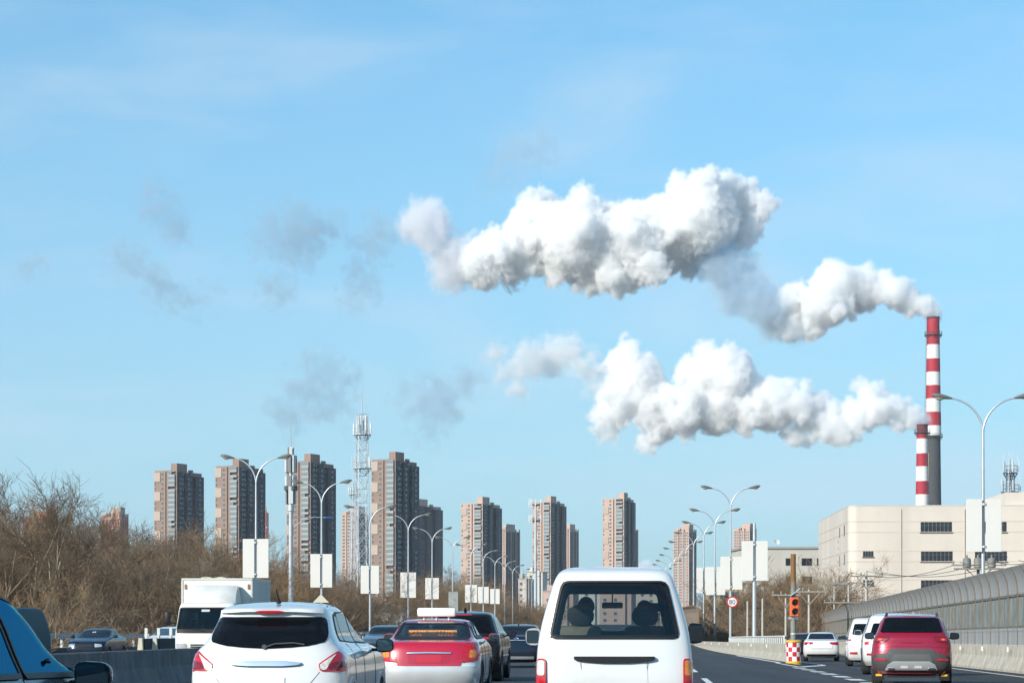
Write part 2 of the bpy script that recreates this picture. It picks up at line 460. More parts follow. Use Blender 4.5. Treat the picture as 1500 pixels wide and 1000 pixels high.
for i, (a, b) in enumerate(zip(pts[:-1], pts[1:])):
    d = b - a; rot = (math.atan2(d.z, math.hypot(d.x, d.y)), 0, -math.atan2(d.x, d.y)); l = a - nb.location
    for nm, me in (('post', post_me), ('lower_panel', low_me), ('clear_panel', gl_me), ('panel_frame', fr_me), ('curved_panel', top_me)):
        link(nm, me, nb, l, rot)
# older grey noise wall standing on the gore barrier farther on
nw0 = 196.0
nw = thing('noise_wall', 'old grey panelled noise wall on the gore barrier past the lamp posts', 'noise wall', (x_par(nw0), nw0, g_main(nw0)))
M_old = mat('weathered_panel', (0.27, 0.25, 0.22), 0.75, var=0.2, scale=1.2, streak=0.35)
wp_ = sweep([(0, 0.9), (0, 3.0), (-0.12, 3.35), (-0.4, 3.6)], 0.03, 3.0 - 0.03, 0.08); wp_me = wp_.mesh('panel', M_old)
ps_ = sweep([(0, 0.85), (0, 3.05), (-0.14, 3.4), (-0.45, 3.66)], -0.06, 0.06, 0.16); ps_me = ps_.mesh('post', mat('rusty_post', (0.22, 0.13, 0.06), 0.8, var=0.3, scale=3))
P2 = [Vector((x_par(y), y, g_main(y))) for y in [nw0 + 3 * i for i in range(42)]]
for a, b in zip(P2[:-1], P2[1:]):
    d = b - a; rot = (0, 0, -math.atan2(d.x, d.y))
    link('panel', wp_me, nw, a - nw.location, rot); link('post', ps_me, nw, a - nw.location, rot)
# white rail fence on the ramp side of the gore barrier
wr = thing('white_railing', 'white slatted rail fence behind the gore barrier near the traffic light', 'railing', (x_par(110) + 1.0, 110, g_ramp(110)))
M_rail = mat('white_rail_paint', (0.62, 0.63, 0.6), 0.5, var=0.15, scale=3)
bal = MB(); bal.box(-0.03, 0.03, -0.09, 0.09, 0.0, 1.2); bal_me = bal.mesh('baluster', M_rail)
for i in range(36):
    y = 110 + i * 1.5
    link('baluster', bal_me, wr, Vector((x_par(y) + 1.0, y, g_ramp(y))) - wr.location)
tp = MB(); tp.tube([Vector((x_par(y) + 1.0, y, g_ramp(y) + 1.23)) - wr.location for y in range(110, 164, 4)], 0.05, 6); part('top_rail', tp, M_rail, wr)

# steel guard rail on the far left verge
gr_ = thing('guard_rail', 'grey steel guard rail on white posts along the far left verge', 'guard rail', at(-26.9, 40))
M_galv = mat('galvanised_steel', (0.34, 0.37, 0.42), 0.5, metal=0.6, var=0.12, scale=2)
M_dwall = mat('dark_kerb_wall', (0.07, 0.075, 0.085), 0.9, var=0.2, scale=1)
beam = MB(); pts_ = [at(-26.9, 40 + 4 * i) - gr_.location for i in range(60)]
for a, b in zip(pts_[:-1], pts_[1:]):
    d = b - a; Mx = Matrix.Translation(a) @ Matrix.Rotation(-math.atan2(d.x, d.y), 4, 'Z')
    beam.box(-0.04, 0.04, 0, d.length + 0.01, 0.98, 1.2, 0, Mx)
part('beam', beam, M_galv, gr_)
wl_ = MB()
for a, b in zip(pts_[:-1], pts_[1:]):
    d = b - a; Mx = Matrix.Translation(a) @ Matrix.Rotation(-math.atan2(d.x, d.y), 4, 'Z')
    wl_.box(-0.1, 0.1, 0, d.length, -0.2, 0.55, 0, Mx)
part('kerb_wall', wl_, M_dwall, gr_)
gp = MB(); gp.box(-0.05, 0.05, -0.09, 0.09, 0.551, 1.0); gp.box(-0.06, 0.06, -0.17, 0.17, 0.551, 0.63); gp_me = gp.mesh('post', M_rail)
for i in range(110):
    link('post', gp_me, gr_, at(-26.9, 40 + 2 * i) - gr_.location + Vector((0.12, 0, 0)))
# short dark barrier island with sunlit end faces painted cream on the oncoming carriageway
isl = thing('barrier_island', 'short dark barrier with two cream ends before the white sedan facing us', 'barrier', at(-18.3, 79))
M_cream = mat('sunlit_cream_face', (0.62, 0.55, 0.42), 0.8, var=0.12, scale=3, bump=0.3)
for px, py in ((0.0, 0.0), (0.42, 0.6)):
    c_ = MB(); c_.prism([(-0.11, -0.1), (0.12, -0.1), (0.1, 0.55), (0.08, 1.0), (-0.05, 1.0), (-0.09, 0.55)], -0.2, 0.12); part('sunlit_end_face', c_, M_cream, isl, loc=(px, py, 0))
    b_ = MB(); b_.box(-0.10, 0.11, 0.125, 9.0, -0.1, 0.98); part('dark_wall', b_, M_dwall, isl, loc=(px, py, 0), rot=(0, 0, -math.radians(26)))
for i in range(5):
    p_ = MB(); p_.box(-0.05, 0.05, -0.05, 0.05, 0.981, 1.36); part('post', p_, M_rail, isl, loc=(0.05 + i * 0.36 + .1, 0.3 + i * 0.55, 0))
# ------------------------------------------------------------------ vehicles
M_tyre = mat('tyre_rubber', (0.022, 0.022, 0.024), 0.85, var=0.3, scale=6)
M_rim = mat('wheel_alloy', (0.45, 0.46, 0.47), 0.35, metal=0.8)
M_black = mat('black_trim', (0.010, 0.010, 0.012), 0.5, spec=.3)
M_under = mat('underbody', (0.015, 0.015, 0.016), 0.9)
M_seam = mat('panel_gap', (0.012, 0.012, 0.013), 0.8)
M_chrome = mat('chrome_trim', (0.75, 0.76, 0.78), 0.27, metal=1.0)
M_glassd = mat('dark_tinted_glass', (0.004, 0.005, 0.007), 0.04, spec=0.22, coat=0.0)
M_glassb = mat('sky_reflecting_glass', (0.012, 0.03, 0.045), 0.03, spec=1.0, coat=0.6)
M_red = mat('red_lens', (0.42, 0.008, 0.018), 0.18, coat=0.8, var=0.35, scale=22, emit=(0.5, 0.0, 0.01, 0.12))
M_dred = mat('dark_red_lens', (0.16, 0.004, 0.012), 0.18, coat=0.8, var=0.4, scale=26)
M_amber = mat('amber_lens', (0.75, 0.22, 0.02), 0.2, coat=0.8, var=0.4, scale=26)
M_clear = mat('clear_lens', (0.62, 0.58, 0.56), 0.15, coat=0.8, var=0.35, scale=30)
M_head = mat('headlamp_lens', (0.55, 0.58, 0.62), 0.12, metal=0.4, coat=0.8, var=0.3, scale=18)
M_plate = mat('blank_number_plate', (0.75, 0.75, 0.73), 0.5)
M_bplate = mat('blank_blue_plate', (0.03, 0.09, 0.35), 0.45)
M_dgrey = mat('dark_grey_plastic', (0.05, 0.052, 0.055), 0.6, var=0.15, scale=6)
M_silver = mat('silver_trim', (0.62, 0.63, 0.64), 0.32, metal=0.6)
def paint(name, c, rough=0.28, metal=0.0, coat=None, dirt=0.35):
    coat = (0.2 if max(c) < .08 else 1.0) if coat is None else coat
    return mat('paint_' + name, c, rough, metal, coat=coat, dirt=dirt * (.3 if max(c) < .08 else 1), spec=.25 if max(c) < .08 else .5)
P_white = paint('white', (0.68, 0.68, 0.67))
P_red = paint('taxi_red', (0.45, 0.003, 0.03))
P_ruby = paint('ruby', (0.31, 0.003, 0.026), 0.25, 0.25)
P_black = paint('black', (0.010, 0.011, 0.014), 0.2)
P_navy = paint('navy', (0.012, 0.022, 0.04), 0.2, 0.2)
P_dblue = paint('dark_blue', (0.014, 0.035, 0.06), 0.2, 0.3)
P_slate = paint('slate', (0.07, 0.10, 0.13), 0.25, 0.3)
P_silver = paint('taxi_silver', (0.66, 0.67, 0.68), 0.25, 0.25)

class Car:
    """car body stacked from horizontal slices; analytic surface so that glass, lamps and trim lie on it.
    local axes: x across, y forward from the rear bumper, z up from the road"""
    def __init__(s, prof, n=4.0, dr=0.42, df=0.5, W=1.0, H=1.0, L=1.0, barrel=0.02):
        zs = [p[0] * H for p in prof]
        s.W = pchip(zs, [p[1] * W for p in prof]); s.YR = pchip(zs, [p[2] * L for p in prof]); s.YF = pchip(zs, [p[3] * L for p in prof])
        s.z0, s.z1 = zs[0], zs[-1]; s.n = n; s.dr0 = dr; s.df0 = df; s.L = max(p[3] for p in prof) * L
    def dr(s, z): return min(s.dr0, 0.4 * (s.YF(z) - s.YR(z)), 0.62 * s.W(z))
    def df(s, z): return min(s.df0, 0.4 * (s.YF(z) - s.YR(z)), 0.9 * s.W(z))
    def rear(s, x, z, off=0.0):
        w = s.W(z); t = min(0.9995, abs(x) / w); d = s.dr(z)
        return Vector((x, s.YR(z) + d * (1 - (1 - t ** s.n) ** (1 / s.n)) - off, z))
    def front(s, x, z, off=0.0):
        w = s.W(z); t = min(0.9995, abs(x) / w); d = s.df(z)
        return Vector((x, s.YF(z) - d * (1 - (1 - t ** s.n) ** (1 / s.n)) + off, z))
    def side(s, sgn):
        def f(y, z, off=0.0):
            w = s.W(z); a = s.YR(z) + s.dr(z); b = s.YF(z) - s.df(z)
            if y < a: q = min(1, (a - y) / s.dr(z)); x = w * max(0, 1 - q ** s.n) ** (1 / s.n)
            elif y > b: q = min(1, (y - b) / s.df(z)); x = w * max(0, 1 - q ** s.n) ** (1 / s.n)
            else: x = w
            return Vector((sgn * (x + off), y, z))
        return f
    def zlist(s, step=0.045):
        zs = np.linspace(s.z0, s.z1, 500); acc = [0.0]
        for a, b in zip(zs[:-1], zs[1:]):
            dz = b - a; acc.append(acc[-1] + math.sqrt(dz * dz + (0.7 * (s.YR(b) - s.YR(a))) ** 2 + (0.35 * (s.YF(b) - s.YF(a))) ** 2 + (s.W(b) - s.W(a)) ** 2))
        k = max(12, int(acc[-1] / step))
        return list(np.interp(np.linspace(0, acc[-1], k), acc, zs))
    def ring(s, z, na=20, ns=14):
        w = s.W(z); P = []
        th = [math.pi * i / na for i in range(na + 1)]
        for a in th:                                     # rear arc, from +x to -x
            c, q = math.cos(a), math.sin(a)
            x = w * math.copysign(abs(c) ** (2 / s.n), c); d = s.dr(z); P.append((x, s.YR(z) + d * (1 - abs(q) ** (2 / s.n)), z))
        a, b = s.YR(z) + s.dr(z), s.YF(z) - s.df(z)
        for i in range(1, ns): P.append((-w, a + (b - a) * i / ns, z))
        for t in th:
            c, q = -math.cos(t), math.sin(t)
            x = w * math.copysign(abs(c) ** (2 / s.n), c); d = s.df(z); P.append((x, s.YF(z) - d * (1 - abs(q) ** (2 / s.n)), z))
        for i in range(1, ns): P.append((w, b + (a - b) * i / ns, z))
        return P
    def body(s, step=0.045, na=20, ns=14, holes=(), wheels=(), wr=0.36, inset=0.0):
        """holes: (test(centre) -> bool) faces to leave out; wheels: y of the axles, arches left open"""
        m = MB(); zs = s.zlist(step); rs = [s.ring(z, na, ns) for z in zs]; n = len(rs[0])
        if inset:
            rs = [[(x * (1 - inset / max(0.3, s.W(z))), y + (inset if y < (s.YR(z) + s.YF(z)) / 2 else -inset), z) for x, y, z in r] for r, z in zip(rs, zs)]
        vs = [p for r in rs for p in r]; fs = []
        for i in range(len(rs) - 1):
            for k in range(n):
                f = (i * n + k, i * n + (k + 1) % n, (i + 1) * n + (k + 1) % n, (i + 1) * n + k)
                c = Vector([sum(vs[j][q] for j in f) / 4 for q in range(3)])
                if any(h(c) for h in holes): continue
                if abs(c.x) > 0.45 and any((c.y - y) ** 2 + (c.z - 0.31) ** 2 < wr * wr for y in wheels): continue
                fs.append(f)
        fs.append(tuple((len(rs) - 1) * n + k for k in range(n)))
        m.add(vs, fs); return m

def inside(poly, x, z):
    c = False; j = len(poly) - 1
    for i in range(len(poly)):
        if (poly[i][1] > z) != (poly[j][1] > z) and x < (poly[j][0] - poly[i][0]) * (z - poly[i][1]) / (poly[j][1] - poly[i][1]) + poly[i][0]: c = not c
        j = i
    return c
def rounded(poly, r, k=5):
    res = []; n = len(poly)
    for i in range(n):
        p, a, b = Vector(poly[i]), Vector(poly[i - 1]), Vector(poly[(i + 1) % n])
        u, v = (a - p), (b - p); q = min(r, u.length * 0.45, v.length * 0.45)
        s, e = p + u.normalized() * q, p + v.normalized() * q
        for j in range(k + 1):
            t = j / k; w = s.lerp(p, t).lerp(p.lerp(e, t), t); res.append((w.x, w.y))
    return res
def mirror(poly): return [(-x, z) for x, z in reversed(poly)]
def patch(poly, surf, off=0.012, rows=14, cols=14, skirt=0.03, mb=None, m=0):
    """a plate that follows the surface inside the outline, with an edge of real depth"""
    mb = mb or MB()
    zs = [p[1] for p in poly]; lo, hi = min(zs), max(zs)
    def span(z):
        xs = []
        for (x0, z0), (x1, z1) in zip(poly, poly[1:] + poly[:1]):
            if (z0 <= z < z1) or (z1 <= z < z0): xs.append(x0 + (x1 - x0) * (z - z0) / (z1 - z0))
        return (min(xs), max(xs)) if xs else (None, None)
    rowz = []
    for i in range(rows + 1):
        t = 0.5 - 0.5 * math.cos(math.pi * i / rows); t = 0.5 * t + 0.5 * i / rows
        rowz.append(lo + (hi - lo) * min(0.9985, max(0.0015, t)))
    G = []
    for z in rowz:
        a, b = span(z)
        if a is None: a = b = poly[0][0]
        G.append([surf(a + (b - a) * j / cols, z, off) for j in range(cols + 1)])
    vs = [p for r in G for p in r]; w = cols + 1
    fs = [(i * w + j, i * w + j + 1, (i + 1) * w + j + 1, (i + 1) * w + j) for i in range(rows) for j in range(cols)]
    bd = [(0, j) for j in range(cols + 1)] + [(i, cols) for i in range(1, rows + 1)] + [(rows, j) for j in range(cols - 1, -1, -1)] + [(i, 0) for i in range(rows - 1, 0, -1)]
    base = len(vs)
    for i, j in bd:
        a, b = span(rowz[i]); a = a if a is not None else poly[0][0]; b = b if b is not None else a
        vs.append(surf(a + (b - a) * j / cols, rowz[i], off - skirt))
    nb_ = len(bd)
    for k in range(nb_):
        i, j = bd[k]; i2, j2 = bd[(k + 1) % nb_]
        fs.append((i * w + j, i2 * w + j2, base + (k + 1) % nb_, base + k))
    return mb.add(vs, fs, m)
def band(path, surf, width, off=0.012, mb=None, closed=False, m=0, sub=0.06, depth=0.03):
    """raised or dark line that follows a surface along a path of (a, b) points"""
    mb = mb or MB(); P = [Vector(p) for p in path]
    if closed: P.append(P[0])
    Q = [P[0]]
    for a, b in zip(P[:-1], P[1:]):
        k = max(1, int((b - a).length / sub))
        Q += [a.lerp(b, (i + 1) / k) for i in range(k)]
    vs = []
    for i, p in enumerate(Q):
        if closed and i in (0, len(Q) - 1): d = (Q[1] - Q[-2])
        else: d = Q[min(i + 1, len(Q) - 1)] - Q[max(i - 1, 0)]
        d = d.normalized() if d.length > 1e-9 else Vector((1, 0)); nrm = Vector((-d.y, d.x)) * width / 2
        for q, o in ((p + nrm, off), (p - nrm, off), (p - nrm, off - depth), (p + nrm, off - depth)): vs.append(surf(q.x, q.y, o))
    fs = []
    for i in range(len(Q) - 1):
        for k in range(4): fs.append((4 * i + k, 4 * i + (k + 1) % 4, 4 * i + 4 + (k + 1) % 4, 4 * i + 4 + k))
    return mb.add(vs, fs, m)

def wheel_meshes():
    ty = MB(); Mx = Matrix.Rotation(math.pi / 2, 4, 'Y')
    ty.lathe([(0.20, -0.10), (0.285, -0.105), (0.312, -0.085), (0.318, 0), (0.312, 0.085), (0.285, 0.105), (0.20, 0.10)], 28, 0, Mx, cap=False)
    ri = MB(); ri.lathe([(0.205, -0.095), (0.19, -0.09), (0.185, -0.02), (0.185, 0.02), (0.19, 0.09), (0.205, 0.095)], 28, 0, Mx, cap=False)
    for k in range(5):
        a = 2 * math.pi * k / 5; Mk = Matrix.Rotation(a, 4, 'X')
        for q in (-1, 1): ri.prism([(q * 0.075 - 0.012, 0.03), (q * 0.075 + 0.012, 0.03), (q * 0.06 + 0.012, 0.19), (q * 0.06 - 0.012, 0.19)], -0.03, 0.03, 0, Mk)
    ri.lathe([(0.05, -0.08), (0.05, 0.08)], 14, 0, Mx)
    dk = MB(); dk.lathe([(0.186, -0.015), (0.186, 0.015)], 24, 0, Mx)
    return ty.mesh('tyre', M_tyre, True), ri.mesh('rim', M_rim, True), dk.mesh('brake_disc', M_dgrey)
TY, RI, DK = wheel_meshes()
def wheels(root, car, ys, r=0.318, track=None, wd=1.0):
    for y in ys:
        for sx in (-1, 1):
            x = sx * ((track or car.W(0.45)) - 0.10)
            wt = bpy.data.objects.new('wheel', TY); COL.objects.link(wt); wt.parent = root; wt.location = (x, y, r); wt.scale = (wd, r / 0.318, r / 0.318); wt.name = 'wheel'
            link('rim', RI, wt); link('brake_disc', DK, wt)
def arches(root, car, ys, wr, M):
    mb = MB()
    for y in ys:
        for sx in (-1, 1):
            f = car.side(sx); vs = []
            for i in range(25):
                a = -0.12 * math.pi + 1.24 * math.pi * i / 24
                zz, yy = max(car.z0 + 0.01, 0.31 + wr * math.sin(a)), y + wr * math.cos(a)
                z2, y2 = max(car.z0 + 0.01, 0.31 + (wr + 0.05) * math.sin(a)), y + (wr + 0.05) * math.cos(a)
                p0 = f(y + (wr - 0.005) * math.cos(a), max(car.z0 + 0.01, 0.31 + (wr - 0.005) * math.sin(a)), 0.012); p1 = f(y2, z2, 0.012); p2 = p0.copy(); p2.x = sx * 0.42; p3 = p1.copy(); p3.x -= sx * 0.03
                vs += [p3, p1, p0, p2]
            mb.add(vs, [(4 * i + k, 4 * i + k + 1, 4 * i + 4 + k + 1, 4 * i + 4 + k) for i in range(24) for k in range(3)])
    return part('wheel_arch', mb, M, root, smooth=True)
def underbody(root, car, ys=()):
    mb = MB(); mb.box(-0.55, 0.55, 0.25, car.L - 0.3, 0.17, 0.42)
    for y in ys: mb.box(-car.W(0.4) + 0.2, car.W(0.4) - 0.2, y - 0.06, y + 0.06, 0.25, 0.37)
    part('underbody', mb, M_under, root)
def door_mirror(root, x, y, z, M, w=0.21, h=0.15, d=0.11, glass_back=True):
    """mirror housing on a stalk; the glass faces the rear"""
    sx = 1 if x > 0 else -1
    mb = MB(); b = bmesh.new(); bmesh.ops.create_uvsphere(b, u_segments=16, v_segments=10, radius=1)
    for v in b.verts:
        c = v.co; f = lambda q: math.copysign(abs(q) ** 0.62, q)
        v.co = Vector((f(c.x) * w / 2 * (1.0 + 0.12 * c.z * 0), (f(c.y) * d / 2) * (1 - 0.0), f(c.z) * h / 2 * (1 - 0.12 * sx * c.x)))
        if v.co.y < -d * 0.2: v.co.y = -d * 0.2
    b.verts.index_update(); mb.add([v.co.copy() for v in b.verts], [[v.index for v in f.verts] for f in b.faces]); b.free()
    mb.box(-sx * w * 0.75, -sx * w * 0.3, -0.01, 0.03, -h * 0.42, -h * 0.2)
    o = part('door_mirror', mb, M, root, smooth=True, loc=(x, y, z))
    g = MB(); g.prism(rounded([(-w * 0.42, -h * 0.38), (w * 0.42, -h * 0.38), (w * 0.42, h * 0.38), (-w * 0.42, h * 0.38)], 0.03), -d * 0.2 - 0.006, -d * 0.2 + 0.01)
    part('mirror_glass', g, M_glassb, o)
    return o
def place(car_root, X, Y, heading=HEAD, dz=0.0):
    car_root.location = (X, Y, gh(X, Y) + dz); car_root.rotation_euler = (0, 0, -heading)
def seams(root, paths, surf, width=0.008, off=0.004):
    mb = MB()
    for p in paths: band(p, surf, width, off, mb, depth=0.02)
    return part('panel_gap', mb, M_seam, root)

HATCH = [(.2, .80, .20, 4.1), (.3, .85, .07, 4.22), (.5, .868, 0, 4.27), (.7, .872, .02, 4.25), (.85, .868, .05, 4.15), (.97, .85, .09, 3.9), (1.04, .81, .12, 3.55), (1.10, .752, .155, 3.05), (1.21, .69, .24, 2.75), (1.41, .625, .43, 2.2), (1.47, .605, .42, 2.05), (1.51, .57, .52, 1.95), (1.545, .49, .86, 1.78), (1.565, .34, 1.15, 1.62), (1.575, .16, 1.3, 1.5)]
SEDAN = [(.2, .78, .18, 4.4), (.3, .83, .06, 4.48), (.5, .862, 0, 4.5), (.7, .865, .02, 4.46), (.85, .86, .05, 4.32), (.96, .84, .09, 3.8), (1.02, .815, .15, 3.4), (1.05, .785, .36, 3.32), (1.075, .745, .52, 3.26), (1.15, .70, .74, 3.02), (1.25, .662, 1.0, 2.74), (1.33, .625, 1.2, 2.5), (1.37, .59, 1.33, 2.35), (1.40, .51, 1.56, 2.2), (1.415, .36, 1.8, 2.08), (1.425, .16, 1.9, 2.0)]
SUVP = [(.26, .80, .16, 4.35), (.4, .88, .04, 4.46), (.6, .905, 0, 4.5), (.8, .905, .02, 4.48), (.95, .895, .05, 4.4), (1.05, .875, .08, 4.2), (1.12, .85, .10, 3.6), (1.2, .81, .15, 3.2), (1.35, .755, .27, 2.8), (1.5, .70, .42, 2.42), (1.58, .655, .47, 2.25), (1.63, .585, .66, 2.0), (1.66, .44, 1.0, 1.8), (1.675, .2, 1.3, 1.6)]
VANP = [(.25, .74, .1, 3.7), (.35, .80, .03, 3.75), (.5, .815, 0, 3.78), (.72, .82, .0, 3.78), (.995, .812, .03, 3.7), (1.16, .792, .055, 3.55), (1.275, .768, .08, 3.4), (1.44, .725, .115, 3.2), (1.65, .662, .17, 3.0), (1.74, .63, .20, 2.9), (1.81, .59, .25, 2.8), (1.855, .53, .36, 2.6), (1.88, .43, .6, 2.4), (1.893, .24, 1.0, 2.1)]
def std_sides(root, c, panes, M=None, both=(1, -1)):
    for sx in both:
        for pl in panes: part('side_window', patch(rounded(pl, 0.05), c.side(sx), 0.010, 10, 10), M or M_glassd, root, smooth=True)

# ---- white hatchback
def hatchback():
    c = Car(HATCH, n=3.6, dr=0.44)
    t = thing('parked_car', '', 'car')
    t.name = 'hatchback_car'; t['label'] = 'large white hatchback with dark rear window in the lane left of the minivan'; t['category'] = 'car'
    part('body', c.body(0.04, 26, 16, wheels=(0.78, 3.38), wr=0.37), P_white, t, smooth=True)
    rw = rounded([(-.600, 1.405), (.600, 1.405), (.655, 1.21), (.64, 1.125), (.40, 1.075), (0, 1.055), (-.40, 1.075), (-.64, 1.125), (-.655, 1.21)], 0.05)
    part('rear_window', patch(rw, c.rear, 0.014, 16, 20), M_glassd, t, smooth=True)
    wi = MB(); wi.tube([c.rear(0.0, 1.075, 0.03), c.rear(0.10, 1.108, 0.035), c.rear(0.30, 1.118, 0.035), c.rear(0.42, 1.10, 0.032)], 0.010, 6); wi.tube([c.rear(-0.02, 1.075, 0.035), c.rear(-0.02, 1.075, -0.01)], 0.028, 10)
    part('rear_wiper', wi, M_dgrey, t)
    sp = MB()
    band([(-.58, 1.462), (-.3, 1.476), (0, 1.48), (.3, 1.476), (.58, 1.462)], c.rear, 0.035, 0.055, sp, depth=0.09)
    part('spoiler', sp, P_white, t, smooth=True)
    part('high_brake_light', patch(rounded([(-.178, 1.462), (-.10, 1.445), (.10, 1.445), (.178, 1.462), (.1, 1.475), (-.1, 1.475)], 0.02), c.rear, 0.065, 6, 12, 0.06), M_red, t, smooth=True)
    L_ = [(.782, 1.035), (.585, .890), (.605, .812), (.862, .802), (.862, .93), (.835, .985)]
    for sx in (1, -1):
        poly = rounded(L_ if sx > 0 else mirror(L_), 0.02)
        o = part('tail_light', patch(poly, c.rear, 0.02, 14, 12), M_red, t, smooth=True)
        p2 = [(.772, 1.005), (.600, .885), (.612, .826), (.672, .826), (.705, .90)]
        part('clear_lens', patch(rounded(p2 if sx > 0 else mirror(p2), 0.015), c.rear, 0.027, 8, 8), M_clear, o, smooth=True)
        p3 = [(.72, .905), (.69, .83), (.845, .825), (.85, .92)]
        part('brake_lens', patch(rounded(p3 if sx > 0 else mirror(p3), 0.015), c.rear, 0.027, 8, 8), M_dred, o, smooth=True)
    g = MB(); patch(rounded([(-.405, .905), (-.2, .925), (.2, .925), (.405, .905), (.38, .880), (.2, .866), (-.2, .866), (-.38, .880)], 0.02), c.rear, 0.04, 8, 20, 0.05, g)
    part('chrome_handle', g, M_chrome, t, smooth=True)
    part('number_plate', patch([(-.22, .60), (.22, .60), (.22, .74), (-.22, .74)], c.rear, 0.012, 3, 4), M_plate, t)
    part('rear_bumper', patch(rounded([(-.84, .40), (.84, .40), (.845, .585), (.45, .565), (-.45, .565), (-.845, .585)], 0.05), c.rear, 0.03, 8, 24, 0.05), P_white, t, smooth=True)
    seams(t, [[(-.60, .80), (-.52, .70), (-.42, .58)], [(.60, .80), (.52, .70), (.42, .58)], [(-.42, .58), (.42, .58)]], c.rear, .006, .002)
    for sx in (1, -1): part('window_surround', patch(rounded([(.68, 1.12), (2.80, 1.085), (2.34, 1.40), (1.88, 1.482), (1.06, 1.46), (.86, 1.42)], .03), c.side(sx), 0.004, 12, 20), M_black, t, smooth=True)
    std_sides(t, c, [[(.72, 1.14), (1.02, 1.13), (1.06, 1.42), (.88, 1.40)], [(1.06, 1.125), (1.80, 1.11), (1.78, 1.46), (1.10, 1.445)], [(1.86, 1.11), (2.72, 1.10), (2.30, 1.38), (1.88, 1.462)]])
    for sx in (1, -1):
        m = seams(t, [[(1.05, .45), (1.05, 1.1)], [(1.83, .32), (1.83, 1.47)], [(2.85, .35), (2.80, 1.06)], [(1.05, .32), (2.85, .30)]], c.side(sx), 0.007)
        part('door_handle', patch(rounded([(1.15, .93), (1.34, .94), (1.34, .97), (1.15, .96)], .01), c.side(sx), 0.035, 4, 8, 0.04), P_white, t, smooth=True)
    an = MB(); an.tube([(0.0, .95, 1.565), (0.0, .93, 1.60), (-.01, .82, 1.72)], [0.03, 0.014, 0.005], 8); part('roof_antenna', an, M_black, t)
    rl = MB()
    for sx in (1, -1): band([(.75, 1.52), (1.2, 1.545), (1.8, 1.53)], c.side(sx), 0.02, 0.004, rl, depth=0.02)
    part('roof_seam', rl, M_dgrey, t)
    for sx in (1, -1): door_mirror(t, sx * 1.00, 2.72, 1.06, M_black, 0.22, 0.17, 0.13)
    arches(t, c, (0.78, 3.38), 0.37, P_white); underbody(t, c, (0.78, 3.38)); wheels(t, c, (0.78, 3.38))
    place(t, -2.71, 23.9)
hatchback()

